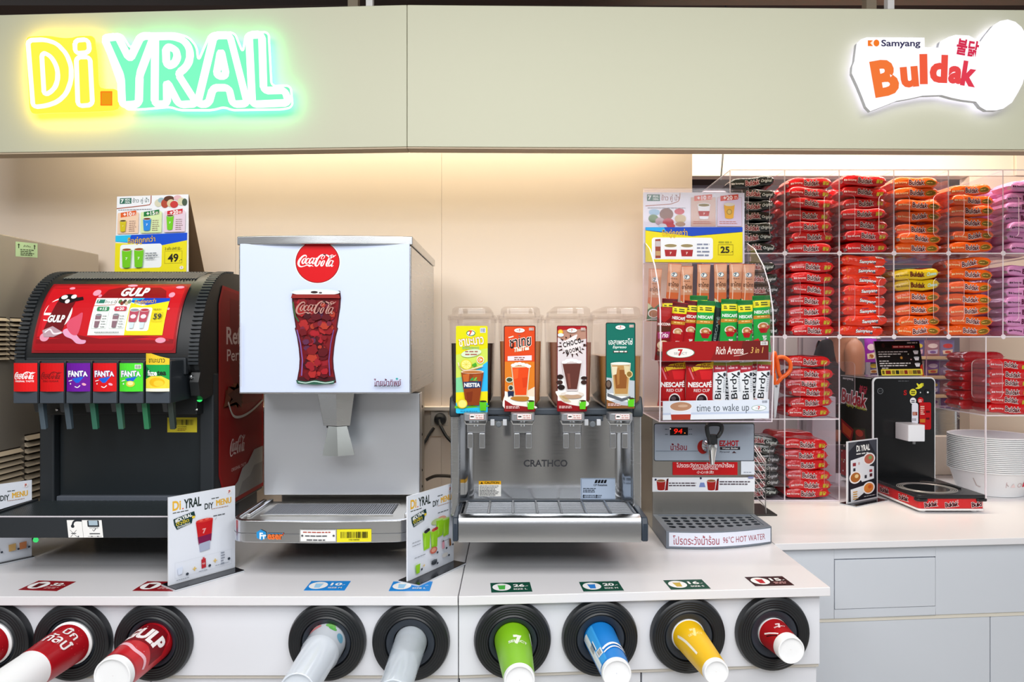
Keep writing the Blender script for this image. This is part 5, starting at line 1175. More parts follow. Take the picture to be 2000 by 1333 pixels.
# sachets
def stick_fn(w, h, t):
    def fn(u, v, side):                            # u,v in 0..1, v from top; flat crimped ends, puffed middle
        e = min(1.0, max(0.0, min(v, 1 - v) / .10)) if True else 0
        e = max(0.0, (min(v, 1 - v) - .055) / .10); e = min(1.0, e) ** .6
        b = max(0.0, 1 - abs(2 * u - 1) ** 2.2) ** .6
        y = t / 2 * e * b + .0004
        pinch = 1 - .05 * math.sin(math.pi * min(1, e)) * 0
        return (w * (u - .5) * (1.0 - .06 * e), side * y + .0012 * math.sin(9 * v + 3 * u), h * (.5 - v))
    return fn
def stick_proto(name, label, group, w, h, t, base, q):
    fn = stick_fn(w, h, t); m = M(False)
    m.grid(lambda u, v: fn(u, v, -1), 8, 18, base); m.grid(lambda u, v: fn(u, v, 1), 8, 18, base)
    o = m.build(name, None, smooth=60); tag(o, label, 'sachet', group)
    def wp(u, v, w_): p = fn(.01 + .98 * u, .01 + .98 * v, -1); return (p[0], p[1] - w_ - .0002, p[2])
    q.build('wrapper_print', o, warp=wp, cu=8, cv=18, world=False, lift=.0003)
    return o
def place(o, first, px, ptop, d, h, roll, lean, label):
    c = o if first else dup(o)
    top = P(px, ptop, d); rl, ln = R(roll), R(lean)
    c.rotation_euler = (ln, rl, 0)
    c.location = (top.x + math.sin(rl) * 0, top.y - math.sin(ln) * h / 2, top.z - h / 2)
    c['label'] = label
    return c
ORD = ['first', 'second', 'third', 'fourth', 'fifth', 'sixth', 'seventh', 'eighth', 'ninth', 'tenth']
q = Pr(100, 460); q.rect(0, 0, 100, 460, '#cf9372').rect(0, 0, 100, 66, '#d9a184').poly([(0, 330), (100, 330), (100, 300), (50, 345), (0, 300)], '#d6582c').rect(0, 250, 100, 330, '#d26a3c').line([(18, 0), (26, 180), (22, 460)], 7, '#ecc8b4')
q.ell(50, 92, 26, 22, '#eef0ee').txt('7', 46, 92, 20, 26, '#2a4a5a', .05).ring(52, 92, 24, 20, 4, '#3a5a6a').lines(24, 126, 80, 1, 8, 5, '#7a4a34', 3).txt('ชาไทย', 50, 176, 84, 40, '#3a1c10', .01).txt('Thai Tea', 52, 216, 66, 22, '#f4e4d0', .02)
q.poly([(0, 300), (50, 345), (100, 300), (100, 460), (0, 460)], '#1f6a42').poly([(0, 300), (34, 332), (0, 360)], '#cfdcae').ell(50, 392, 46, 40, '#f2ece6').ell(50, 394, 38, 32, '#a8683c')
po = stick_proto('coffee_sachet', '', 'orange tea sachets in the top tier', .047, .190, .009, pm('#d9601f', .3), q)
for k, (px, py, rl) in enumerate(((1277, 526, 2), (1313, 516, 4), (1340, 521, -1), (1372, 517, 1), (1406, 516, -1), (1435, 516, 0), (1459, 517, 1))):
    place(po, k == 0, px, py, 2.595 - .008 * (k % 2) - .006 * (k == 4), .190, rl, 4, 'orange tea sachet, %s from the left in the display\'s top tier' % ORD[k])
def coffee_art(base, dark, name, cupc, vert):
    q = Pr(100, 420); q.rect(0, 0, 100, 420, base).rect(0, 0, 100, 34, dark).poly([(0, 34), (100, 30), (100, 80), (0, 86)], '#ece02a').lines(12, 46, 34, 2, 14, 9, '#5a5a1c', 2).lines(44, 44, 94, 2, 16, 9, '#3a4a1c', 5)
    q.txt(name, 50, 116, 90, 30, '#eef4f0', .035).poly([(0, 146), (100, 140), (100, 166), (0, 172)], '#c88a2e').lines(20, 150, 80, 1, 8, 7, '#f0d890', 4)
    q.ell(56, 226, 34, 30, '#f0e6dc').ell(56, 224, 27, 23, cupc).ell(56, 224, 12, 9, '#e8c8a4').poly([(26, 240), (88, 240), (76, 276), (40, 276)], '#b31c22').poly([(78, 226), (96, 216), (98, 240), (84, 250)], '#b31c22')
    q.poly([(0, 330), (26, 316), (40, 350), (20, 380), (0, 376)], '#c8222a').txt(vert, 62, 350, 110, 26, '#f4f4f2', .035, 0, -90)
    return q
pg = stick_proto('coffee_sachet', '', 'green coffee sachets in the middle tier', .066, .192, .012, pm('#1f8f3a', .28), coffee_art('#23a344', '#146b2c', 'NESCAFÉ', '#c07a48', 'NESCAFÉ'))
for k, (px, py, rl, d, lb) in enumerate(((1374, 588, 4, 2.42, 'green coffee sachet, first from the left in the middle tier'), (1422, 585, 2, 2.43, 'green coffee sachet beside the black one in the middle tier'), (1454, 587, -1, 2.42, 'green coffee sachet second from the right in the middle tier'), (1486, 578, -2, 2.43, 'green coffee sachet farthest right in the middle tier'), (1362, 578, 1, 2.455, 'green coffee sachet half hidden behind the first green one'))):
    o = place(pg, k == 0, px, py, d, .192, rl, 4, lb); o.scale.x = .92 if k != 2 else .78
pr = stick_proto('coffee_sachet', '', 'red coffee sachets in the middle tier', .052, .185, .011, pm('#a3161c', .28), coffee_art('#b0181f', '#5e1014', 'NESCAFÉ', '#c9a070', 'NESCAFÉ'))
for k, (px, py, rl, d) in enumerate(((1321, 591, 7, 2.415), (1346, 588, 5, 2.43), (1304, 584, 3, 2.45))):
    place(pr, k == 0, px, py, d, .185, rl, 4, ('red coffee sachet leaning left in the middle tier, in front', 'red coffee sachet next to the first green one in middle tier', 'red coffee sachet half hidden at the left of middle tier')[k])
q = Pr(100, 420); q.rect(0, 0, 100, 420, '#7e1618').poly([(0, 0), (100, 0), (100, 70), (50, 120), (0, 80)], '#a8201e').rect(0, 150, 100, 190, '#5a2a1c').txt('MOCCONA', 50, 132, 92, 22, '#f4e8e0', .04).poly([(6, 200), (96, 190), (90, 240), (10, 250)], '#b0387a').txt('Trio', 50, 218, 66, 40, '#f6eef2', .03, .2).ell(50, 300, 44, 38, '#e6d2a8').ell(50, 290, 34, 20, '#f4e8cc').ell(50, 366, 46, 26, '#4a2418').ell(30, 340, 18, 12, '#d8b88a')
stm = stick_proto('coffee_sachet', 'dark red sachet with cream cup, leftmost in the middle tier', 'red coffee sachets in the middle tier', .050, .180, .011, pm('#7e1618', .3), q)
place(stm, True, 1295, 600, 2.40, .180, 2, 4, stm['label'])
q = Pr(100, 420); q.rect(0, 0, 100, 420, '#1c2a28').rect(0, 0, 100, 40, '#1f6a4a').txt('NESCAFÉ', 40, 220, 220, 30, '#8a9a98', .02, 0, -90).ell(66, 150, 26, 22, '#8a4a34').line([(86, 60), (80, 300)], 6, '#8a9490')
stb = stick_proto('coffee_sachet', 'black coffee sachet leaning right between green ones in middle tier', 'black coffee sachet', .040, .185, .010, pm('#1a2322', .3), q)
place(stb, True, 1399, 591, 2.45, .185, -10, 4, stb['label']); stb.rotation_euler[1] = R(9)
# lower tier: pouches and white sticks
q = Pr(240, 360); q.rect(0, 0, 240, 360, '#b01a1e').rect(0, 0, 240, 50, '#6e1014').poly([(40, 60), (100, 30), (240, 10), (240, 64), (110, 70), (50, 90)], '#e6c02c').txt('ASUSU', 176, 44, 110, 32, '#8a5a14', .04).poly([(110, 80), (230, 80), (220, 150), (130, 150)], '#d2242a').line([(20, 60), (60, 150)], 12, '#d86a78').line([(46, 50), (80, 120)], 7, '#8a1216')
q.txt('NESCAFÉ', 122, 186, 216, 50, '#f6f2f2', .04).txt('RED CUP', 138, 236, 148, 24, '#f0dcdc', .02).ell(138, 308, 52, 48, '#ece0e0').ell(138, 310, 44, 40, '#241418').ell(128, 300, 22, 16, '#5a4a50').lines(14, 322, 76, 1, 9, 8, '#e0a0a0', 2)
pp = stick_proto('coffee_pouch', '', 'red coffee pouches in the bottom tier', .096, .155, .020, pm('#a8161b', .3), q)
for k, px in enumerate((1312, 1365)):
    o = place(pp, k == 0, px, 703, 2.395 - .010 * k, .155, 0, 3, ('red coffee pouch at the left end of the bottom tier', 'red coffee pouch next to the white sticks in bottom tier')[k]); o.rotation_euler[2] = R(2)
q = Pr(100, 360); q.rect(0, 0, 100, 360, '#e9edf2').rect(0, 0, 100, 24, '#8a8a3a').poly([(0, 22), (100, 16), (100, 60), (0, 74)], '#b02a3a').lines(12, 36, 84, 1, 8, 12, '#e8b0c0', 3).txt('Birdy', 46, 170, 190, 64, '#23262c', .01, 0, -90).ell(84, 86, 12, 14, '#3a4048').lines(76, 110, 94, 8, 14, 5, '#9aa2ae', 8).poly([(0, 270), (30, 280), (40, 360), (0, 360)], '#b82430').ell(52, 306, 44, 42, '#efe8e2').ell(52, 306, 37, 36, '#b5844a')
pb = stick_proto('coffee_sachet', '', 'white coffee sticks in the bottom tier', .046, .170, .011, pm('#e4e8ee', .3), q)
for k, (px, py, rl, d) in enumerate(((1404, 707, 1, 2.39), (1434, 706, -5, 2.385), (1457, 707, -3, 2.385), (1488, 705, 3, 2.385), (1419, 715, 2, 2.405), (1472, 704, -4, 2.405))):
    place(pb, k == 0, px, py, d, .170, rl, 3, 'white coffee stick with a cup picture, ' + ('first from the left in bottom tier', 'second in front in bottom tier', 'third in front in bottom tier', 'rightmost in bottom tier', 'tucked behind the first two', 'tucked behind the rightmost two')[k])

# ------------------------------------------------------------------ clear acrylic noodle rack
RK = thing('acrylic_rack', 'large clear acrylic rack of compartments filled with noodle packs', 'rack', (1.5, 3.1, 0.90))
XD = [0.8976 + 0.2246 * i for i in range(7)]
RY0, RY1 = 2.95, 3.375
zT, zA, zB, zC, zF = Z(331, RY0), Z(494, RY0), Z(657, RY0), Z(818, RY0), 0.9005
T = 0.005
for z in (zT - T, zA - T, zB - T): M().plate(XD[0], XD[6], RY0, RY1, z, z + T, ACR, ACRE).build('shelf', RK, smooth=0)
for x in XD:
    for z0, z1 in ((zA, zT - T), (zB, zA - T)): M().plate(x - T / 2, x + T / 2, RY0, RY1, z0, z1, ACR, ACRE).build('divider', RK, smooth=0)
for x in XD[:3]:
    for z0, z1 in ((zC, zB - T), (zF + T, zC - T)): M().plate(x - T / 2, x + T / 2, RY0, RY1, z0, z1, ACR, ACRE).build('divider', RK, smooth=0)
for z in (zC - T, zF): M().plate(XD[0], XD[2] + T / 2, RY0, RY1, z, z + T, ACR, ACRE).build('shelf', RK, smooth=0)
XR = X(1927, RY0); zR = Z(811, RY0)
M().plate(XR - T, XR, RY0, RY1, zR, zB - T, ACR, ACRE).build('divider', RK, smooth=0)
M().plate(XR - T, XR + .5, RY0, RY1, zR - T, zR, ACR, ACRE).build('shelf', RK, smooth=0)
M().box(XR - T, XR, RY0, RY0 + .006, zF, zR - T, ACRE).build('front_post', RK, smooth=0)
def flange(x, za, zb): M().prism([(x + u, v) for u, v in rrect(-.063, za, .063, zb, .018)], 'y', RY0 - .0045, RY0 - .0015, ACRE, ACR).build('retainer', RK, smooth=0)
for x in XD[1:6]:
    flange(x, Z(463, RY0), Z(381, RY0)); flange(x, Z(627, RY0), Z(544, RY0))
for x in (XD[1], XD[2]): flange(x, Z(789, RY0), Z(707, RY0)); flange(x, Z(950, RY0), Z(869, RY0))
flange(XR, Z(778, RY0), Z(704, RY0))
for x in XD[1:6]:
    for z in (zA, zB): M().lathe([(.010, RY0 - .001), (.010, RY0 - .003), (.0004, RY0 - .003)], ACRE, 'y', (x, 0, z - T / 2), 14).build('corner_joint', RK)

# noodle packs: pillow bags with crimped ends, printed along the front side
PL, PD, PH = .194, .122, .0455
def foil(key, h, silver=False):
    m, n, l = newmat('foil_' + key); b = n['Principled BSDF']
    b.inputs['Base Color'].default_value = rgb(h); b.inputs['Roughness'].default_value = .24; b.inputs['Coat Weight'].default_value = .5; b.inputs['Coat Roughness'].default_value = .12
    bump(m, 46, .75, (1, .6, 1.6), .006, 2)
    return m
FOIL = {'red': foil('red', '#c90f14'), 'black': foil('black', '#101814'), 'orange': foil('orange', '#ea5c0e'), 'samyang': foil('samyang', '#e2300e'), 'yellow': foil('yellow', '#dcb90f'), 'pink': foil('pink', '#d68fc0')}
SILV = foil('silver', '#b9b4b2')
def pack_fn(seed):
    rn = random.Random(seed); ph = [rn.uniform(0, 6.28) for _ in range(8)]; bend = rn.uniform(-.004, .004); tw = rn.uniform(-.12, .12)
    def half(x):
        s = abs(x) / (PL / 2)
        return (0.0012 if s > .93 else max(.0012, PH / 2 * (1 - (s / .93) ** 9) ** .5)), PD / 2 * (1 - .05 * s ** 4)
    def wob(x, y, z):
        h = half(x)[0] / (PH / 2)
        return (x, y + .0022 * math.sin(38 * x + ph[0]) * h, z + .0024 * math.sin(30 * x + 22 * y + ph[1]) * h + .0016 * math.sin(70 * x + ph[2] + 30 * y) * h + bend * (2 * x / PL) ** 2 * 1.0 + tw * x * (y / PD) * .5)
    def ring(x, a):
        h, b = half(x); c, s = math.cos(a), math.sin(a); n = 2 / 7
        y = b * math.copysign(abs(c) ** n, c); z = h * math.copysign(abs(s) ** n, s); return wob(x, y, z)
    def front(u, v):                              # point on the room-facing side at length u, height v
        h, b = half(u); t = min(.97, abs(v) / h); y = -b * (1 - t ** 7) ** (1 / 7)
        return wob(u, y, v)
    return ring, front
def pack_body(kind, seed):
    ring, _ = pack_fn(seed); m = M(False); nt = 18
    xs = [-.5, -.495, -.478, -.465, -.44, -.40, -.34, -.25, -.15, -.05, .05, .15, .25, .34, .40, .44, .465, .478, .495, .5]
    vs = []
    for i, s in enumerate(xs):
        zig = .0015 * (1 if i in (0, len(xs) - 1) else 0)
        vs += [ring(PL * s, 2 * math.pi * k / nt) for k in range(nt)]
    fs, sf = [], []
    for i in range(len(xs) - 1):
        for k in range(nt):
            f = (i * nt + k, i * nt + (k + 1) % nt, (i + 1) * nt + (k + 1) % nt, (i + 1) * nt + k)
            (sf if 10 <= k <= 12 and (i < 4 or i > 14) else fs).append(f)
    m.add(vs, fs, FOIL[kind]); m.add(vs, sf, SILV); m.add(vs, [tuple(range(nt)), tuple(range((len(xs) - 1) * nt, len(xs) * nt))], FOIL[kind])
    return m.build('noodle_pack', None, smooth=70)
def pack_print(kind, seed):
    _, front = pack_fn(seed); q = Pr(192, 40)
    rn = random.Random(seed * 7); k = rn.uniform(-4, 4)
    if kind == 'samyang':
        q.txt('Samyang', 108 + k, 24, 68, 17, '#f3efee', .03, .1, 0, 2, sp='#231a3c', spw=.04).txt('Samyang', 96 + k, 11, 28, 5, '#3a2a6a', .02, 0, 0, 1).poly([(140, 2), (172, 3), (178, 9), (146, 8)], '#f0ece6').txt('KOREA', 160, 6, 24, 4.4, '#1c1a1c', .03, .1, 0, 1).poly([(24, 8), (34, 10), (28, 26)], '#f07a3a')
    else:
        sc = {'red': '#f2d8d4', 'black': '#e6e6e4', 'orange': '#f6d8a0', 'yellow': '#8a6a10', 'pink': '#4a2038'}[kind]
        bd = {'red': ('#5a0c10', '#f4ecec'), 'black': ('#7a121c', '#efe4e4'), 'orange': ('#5c0f16', '#f6ece6'), 'yellow': ('#5c1016', None), 'pink': ('#5a1436', None)}[kind]
        q.rect(14 + k, 19, 20 + k, 26, sc).ell(24 + k, 22.5, 3, 3.6, sc, 10).txt('Samyang', 46 + k, 23, 34, 9, sc, .025, .1, 2, 2)
        q.txt('Buldak', 98 + k, 21, 58, 21, bd[0], .035, .06, -2, 2, sp=bd[1], spw=.05)
        if kind == 'black': q.txt('Original', 156 + k, 22, 44, 16, '#dfe6e2', .008, .3, 0, 2)
        elif kind == 'red': q.txt('불닭', 158 + k, 23, 28, 16, '#c9c23a', .02, .2, 0, 1)
        elif kind == 'orange': q.ell(154 + k, 23, 22, 11, '#c79a2c', 20).ell(154 + k, 23, 20, 9.2, '#7a5a1c', 20).lines(138 + k, 21, 162 + k, 1, 4, 3.5, '#d8b860', 3)
        elif kind == 'yellow': q.txt('Cheese', 156 + k, 22, 38, 14, '#bfe6d4', .03, .2, 0, 2)
        else: q.txt('Rosé', 154 + k, 22, 32, 14, '#5a1436', .01, .3, 0, 2)
    q.line([(30, 3, .6), (70, 5, 1.4), (110, 2, .6)], 1, '#ffffff') if False else None
    def wp(u, v, w): 
        p = front((u - .5) * PL, (.5 - v) * PH * .92); return (p[0], p[1] - .0006 - w, p[2])
    return q.build('front_print', None, warp=wp, cu=0, world=False)
PROTO = {}
def pack(kind, var, x, y, z, roll, yaw, label, printed=True):
    key = (kind, var)
    if key not in PROTO: PROTO[key] = (pack_body(kind, 11 + 3 * var + len(kind)).data, pack_print(kind, 11 + 3 * var + len(kind)).data)
    o = bpy.data.objects.new('noodle_pack', PROTO[key][0]); COL.objects.link(o)
    o.location = (x, y, z); o.rotation_euler = (0, R(roll), R(yaw))
    if printed:
        c = bpy.data.objects.new('front_print', PROTO[key][1]); COL.objects.link(c); c.parent = o
    return tag(o, label, 'noodle pack', 'noodle packs on the acrylic rack')
def drop_protos():
    for o in [o for o in SC.objects if o.parent is None and o.name.split('.')[0] in ('noodle_pack', 'front_print') and 'label' not in o]: bpy.data.objects.remove(o)
NM = {'red': 'red', 'black': 'black', 'orange': 'orange', 'samyang': 'orange-red', 'yellow': 'yellow', 'pink': 'pink'}
rn = random.Random(21)
COLS = [  # row, column, centre x, kinds from the top, picture rows of their fronts, rear stack too
    ('top', 0, 1470, ['black'] * 7, (356, 378, 402, 423, 444, 464, 484), 0), ('top', 1, 1583, ['red'] * 7, (356, 376, 397, 420, 442, 462, 484), 1),
    ('top', 2, 1690, ['red'] * 7, (352, 375, 396, 417, 440, 461, 483), 1), ('top', 3, 1795, ['orange'] * 7, (355, 376, 400, 422, 447, 466, 484), 1),
    ('top', 4, 1898, ['orange'] * 6, (370, 391, 411, 434, 460, 482), 1), ('top', 5, 2012, ['pink'] * 7, (365, 385, 405, 424, 443, 464, 484), 1),
    ('second', 0, 1477, ['black'] * 7, (521, 545, 566, 586, 606, 626, 646), 0), ('second', 1, 1586, ['red'] * 7, (521, 543, 566, 588, 608, 628, 647), 1),
    ('second', 2, 1688, ['samyang'] * 8, (509, 528, 547, 567, 587, 606, 626, 647), 1), ('second', 3, 1793, ['yellow'] * 2 + ['orange'] * 4, (536, 557, 580, 605, 627, 647), 1),
    ('second', 4, 1895, ['orange'] * 7, (514, 535, 561, 584, 606, 627, 647), 1), ('second', 5, 2010, ['pink'] * 7, (530, 551, 571, 590, 610, 629, 648), 1),
    ('third', 1, 1582, ['red'] * 6, (706, 731, 750, 766, 786, 805), 0), ('bottom', 0, 1478, ['black'] * 7, (862, 881, 900, 918, 936, 953, 970), 0),
    ('bottom', 1, 1577, ['red'] * 6, (868, 889, 908, 929, 950, 970), 1)]
yf = 3.036
def tint(z, lo): return max(z, lo)
for row, col, px, kinds, pys, rear in COLS:
    floor_z = {'top': zA, 'second': zB, 'third': zC, 'bottom': zF + T}[row]; n = len(kinds)
    for i, (k, py) in enumerate(zip(kinds, pys)):
        z = Z(py, 2.975); z = max(z, floor_z + .0235 + .036 * (n - 1 - i))
        roll = rn.uniform(-3.5, 4) + (4 if (row, col, i) in (('top', 2, 0), ('bottom', 1, 0), ('third', 1, 0)) else 0); x = X(px, 2.975) + rn.uniform(-.009, .008)
        if i == n - 1: roll *= .3
        pack(k, rn.randrange(4), x, yf + rn.uniform(-.004, .006), z, roll, rn.uniform(-6, 6), '%s noodle pack, %s from the top in %s compartment of the %s row' % (NM[k], ORD[i], ORD[col], row))
    if rear:
        kk = kinds[-1]
        for i in range(n):
            z = floor_z + .0235 + .0425 * (n - 1 - i)
            if z + .025 > {'top': zT, 'second': zA, 'third': zB, 'bottom': zC}[row] - T: continue
            pack(kk, rn.randrange(4), X(px, 2.975) + rn.uniform(-.004, .008), 3.185, z, rn.uniform(-1.5, 1.5), rn.uniform(-4, 4), 'rear %s noodle pack at level %s, behind %s compartment of the %s row' % (NM[kk], ORD[n - 1 - i], ORD[col], row), False)
for i, py in enumerate((713, 733, 750, 769, 787, 804)):
    z = max(Z(py, 2.975), zR + .0235 + .036 * (5 - i))
    pack('red', i % 4, XR + .115 + (i % 2) * .006, yf, z, rn.uniform(-1, 3), rn.uniform(-4, 4), 'red noodle pack, %s from the top at the right edge above the bowls' % ORD[i])
    pack('red', (i + 1) % 4, XR + .112 - (i % 3) * .004, 3.20, zR + .0235 + .0425 * (5 - i), rn.uniform(-2, 2), rn.uniform(-4, 4), 'rear red noodle pack at level %s above the bowls at right edge' % ORD[5 - i], False)
drop_protos()
for nm, c, x0, y0, zz, ry, lab in (('flat_packet', '#e8304a', X(1757, 3.19), 3.165, zB + .285, -4, 'flat bright red packet lying behind the yellow noodle packs'), ('flat_packet', '#3fae3c', X(1752, 3.27), 3.30, zB + .30, -4, 'flat green packet lying behind the bright red flat packet')):
    o = M(False).box(-.09, .09, -.06, .06, -.007, .007, pm(c, .3)).build(nm, None, .005, 3); o.location = (x0, y0, zz); o.rotation_euler = (0, R(ry), 0); tag(o, lab, 'packet')
o = M().box(XD[0] + .045, XD[0] + .17, 3.20, 3.30, zF + T + .0005, 1.222, pm('#b98a5c', .8)).build('cardboard_box', None, .002); tag(o, 'tan cardboard box behind the black packs in bottom left compartment', 'box')

o = M().box(1.395, 1.505, 3.33, 3.40, .9005, 1.30, pm('#e4dfe2', .5)).build('white_carton', None, .003); tag(o, 'plain white carton standing between the noodle rack and the noodle cooker', 'carton')
# scissors hung on the rack
SZ = thing('scissors', 'orange-handled scissors hanging point down beside the coffee display', 'scissors', P(1514, 745, 2.925))
ORG = pm('#f0641c', .35)
sy = 2.925
m = M(); lp = spline([P(x, y, sy) for x, y in ((1518, 700), (1530, 698), (1542, 707), (1544, 720), (1538, 730), (1527, 737), (1521, 728), (1519, 712))], 4, True); m.tube(lp, .0085, ORG, 8, True)
m.tube(spline([P(x, y, sy) for x, y in ((1529, 735), (1523, 742), (1517, 751))], 3), [.010, .010, .009, .009, .008, .007, .006], ORG, 8); h1 = m.build('handle', SZ, smooth=60)
m = M(); lp = spline([Vector((X(x, sy), sy + dy, Z(y, sy))) for x, y, dy in ((1512, 690, .0), (1515, 694, .006), (1514, 712, .010), (1511, 732, .010), (1507, 722, -.004), (1507, 700, -.008))], 4, True); m.tube(lp, .008, ORG, 8, True)
m.tube([P(1511, 730, sy - .004), P(1513, 742, sy), P(1514, 752, sy)], [.009, .008, .006], ORG, 8); m.build('handle', SZ, smooth=60)
BL = pm('#e4e8f0', .25, .3)
m = M(); pts = [(1511, 738), (1521, 741), (1521, 756), (1515, 815), (1513, 818), (1512, 815)]
m.prism([(X(x, sy), Z(y, sy)) for x, y in pts], 'y', sy - .002, sy + .0005, BL); m.build('blade', SZ, .0004, 1, smooth=0)
m = M(); pts = [(1513, 742), (1524, 744), (1522, 764), (1516, 813), (1514, 815)]
m.prism([(X(x, sy), Z(y, sy)) for x, y in pts], 'y', sy + .0008, sy + .003, BL); m.build('blade', SZ, .0004, 1, smooth=0)
M().lathe([(.005, sy - .0022), (.004, sy - .0045), (.0004, sy - .005)], pm('#8a8e94', .3, 1), 'y', (X(1516, sy), 0, Z(755, sy)), 10).build('pivot', SZ)

# ------------------------------------------------------------------ noodle cooker
NC = thing('noodle_cooker', 'black self-service noodle cooker with white rim and red-banded hot plate', 'noodle cooker', (1.686, 2.92, 0.90))
cx0, cx1, cyp = 1.557, 1.829, 3.10
zt = 1.404
NBLK = pm('#101113', .22); NRED = pm('#c8141a', .35)
m = M(); m.box(cx0 + .001, cx1 - .001, cyp + .004, 3.405, .915, zt - .003, NBLK); m.build('tower', NC, .01, 3)
m = M(); m.prism(rrect(cx0, .925, cx1, zt, .022), 'y', cyp - .004, cyp + .0035, pm('#e9ecee', .3)); m.build('front_rim', NC, .001, 1)
m = M(); m.prism(rrect(cx0 + .006, .931, cx1 - .005, zt - .006, .018), 'y', cyp - .0065, cyp - .0045, NBLK); m.build('front_panel', NC, .0008, 1)
m = M(); xs0, xs1, ys0 = 1.652, 1.722, 2.986
m.prism(rrect(xs0, ys0, xs1, cyp - .007, .006), 'z', Z(863, ys0), Z(830.5, ys0), pm('#eceef4', .3)); m.build('spout_box', NC, .002)
M().lathe([(.006, Z(863.5, ys0)), (.0055, Z(870, ys0)), (.003, Z(870, ys0))], pm('#9a9ca0', .4), 'z', (X(1785, 3.02), 3.02, 0), 12).build('nozzle', NC)
yq = cyp - .0067
q = Pr(850, 850)      # crop columns 550..1400, rows 500..1350 of the 6.664x zoom
def cq(x, y): return (x - 550, y - 500)
q.lines(*cq(895, 560), 1040 - 550, 1, 10, 10, '#55585c', 3).ring(*cq(660, 695), 40, 40, 10, '#5a5e62').lines(*cq(640, 690), 684 - 550, 1, 10, 8, '#5a5e62', 4)
q.txt('S', *cq(985, 716), 44, 68, '#a81c1e', .04).ell(*cq(1087, 712), 46, 46, '#d8d43a').lines(*cq(1062, 694), 1116 - 550, 2, 24, 14, '#4a4a1c', 3)
q.poly([cq(*p) for p in ((1116, 658), (1150, 640), (1130, 600), (1140, 590), (1164, 612), (1196, 590), (1226, 618), (1196, 650), (1160, 668), (1124, 668))], '#e2de3c').rect(*cq(1200, 592), *cq(1222, 632), '#c8c434')
q.ell(*cq(1180, 714), 40, 40, '#1c2022').ell(*cq(1182, 714), 7, 9, '#e8ecec').ell(*cq(1276, 712), 40, 40, '#1c2022').ell(*cq(1278, 712), 12, 12, '#e8ecec')
q.ell(*cq(1085, 822), 40, 42, '#e8eaf0').lines(*cq(1062, 812), 1112 - 550, 2, 22, 12, '#3a3c50', 3).ell(*cq(1183, 816), 40, 40, '#c01c20').lines(*cq(1156, 806), 1212 - 550, 2, 22, 11, '#f0d8d8', 3)
q.poly(rrect(*cq(1068, 848), *cq(1152, 1130), 34), '#e4e6f2').rect(*cq(1078, 966), *cq(1140, 1012), '#8a2a20').lines(*cq(1084, 974), 1134 - 550, 2, 18, 10, '#e8b8a0', 3).lines(*cq(1074, 1054), 1130 - 550, 2, 16, 8, '#4a4a50', 4)
q.poly(rrect(*cq(1166, 842), *cq(1318, 1196), 24), '#b8141a').lines(*cq(1180, 890), 1236 - 550, 5, 24, 14, '#e8c0b0', 3).rect(*cq(1174, 1058), *cq(1240, 1104), '#c87a2a').lines(*cq(1250, 950), 1306 - 550, 2, 90, 26, '#5a0c10', 7)
q.build('control_print', NC, P(550 / 6.664 + 1620, 500 / 6.664 + 660, yq), P(1400 / 6.664 + 1620, 500 / 6.664 + 660, yq), P(550 / 6.664 + 1620, 1350 / 6.664 + 660, yq))
q = Pr(335, 1080); q.rect(0, 0, 335, 1080, '#16180f').rect(0, 0, 335, 10, '#c9c6c2').poly([(0, 810), (335, 760), (335, 1080), (0, 1080)], '#a8141a')
q.txt('samyang', 84, 36, 120, 26, '#e2e2e0', .03).txt('불닭', 250, 128, 84, 84, '#c23a50', .02, 0, 8).txt('Buldak', 150, 232, 276, 150, '#b01a2c', .03, 0, 5, sp='#ffffff', spw=.05).txt('Spicy Ramen', 176, 318, 220, 48, '#b4b83c', .03, 0, 4)
q.poly([(4, 470), (150, 560), (124, 700), (10, 620)], '#8f1a1c').poly([(20, 510), (130, 580), (110, 660), (24, 610)], '#c8502a').poly([(146, 540), (276, 520), (296, 660), (170, 700)], '#2e3a1c').poly([(160, 556), (264, 540), (278, 646), (182, 680)], '#6a2a1c').ell(212, 580, 40, 36, '#c0402a', 14)
rn = random.Random(4)
for k in range(30): q.ell(rn.uniform(10, 320), rn.uniform(740, 1060), rn.uniform(3, 9), rn.uniform(5, 14), rn.choice(('#d8b04a', '#e8e0d8', '#c8382a', '#7a1014')), 8)
q.build('side_graphic', NC, (cx0 + .0008, 3.395, zt - .005), (cx0 + .0008, 3.106, zt - .005), (cx0 + .0008, 3.395, .93))
m = M(); bx0, bx1, by0, by1 = cx0, 1.8145, 2.746, 3.094
m.prism(rrect(bx0 + .003, by0 + .003, bx1 - .003, by1, .012), 'z', .917, .955, NRED); m.build('base_band', NC, .001, 1)
M().prism(rrect(bx0 + .001, by0 + .001, bx1 - .001, by1, .012), 'z', .909, .9165, pm('#eceaea', .4)).build('base_rim', NC, .001, 1)
HOBM = pm('#17191d', .3)
m = M(); m.prism(rrect(bx0 - .003, by0 - .003, bx1 + .003, by1, .014), 'z', .9555, .970, HOBM); m.build('hob_top', NC, .003)
for x in (bx0 + .012, bx1 - .018): M().prism(rrect(x - .017, by0 - .0045, x + .025, by0 + .03, .01), 'z', .945, .9552, HOBM).build('corner_guard', NC, .002)
hx, hy, hr_ = 1.664, 2.878, .108
m = M()
for k in range(4): m.lathe([(hr_ - .007 * k, .9701), (hr_ - .007 * k - .001, .9712), (hr_ - .007 * k - .0035, .9712), (hr_ - .007 * k - .0045, .9701)], pm('#8f8d8c', .35, .4), 'z', (hx, hy, 0), 48)
m.build('hob_ring', NC)
M().lathe([(hr_ - .03, .9702), (.0005, .9702)], pm('#0c0d10', .06), 'z', (hx, hy, 0), 48).build('hob_glass', NC, smooth=0)
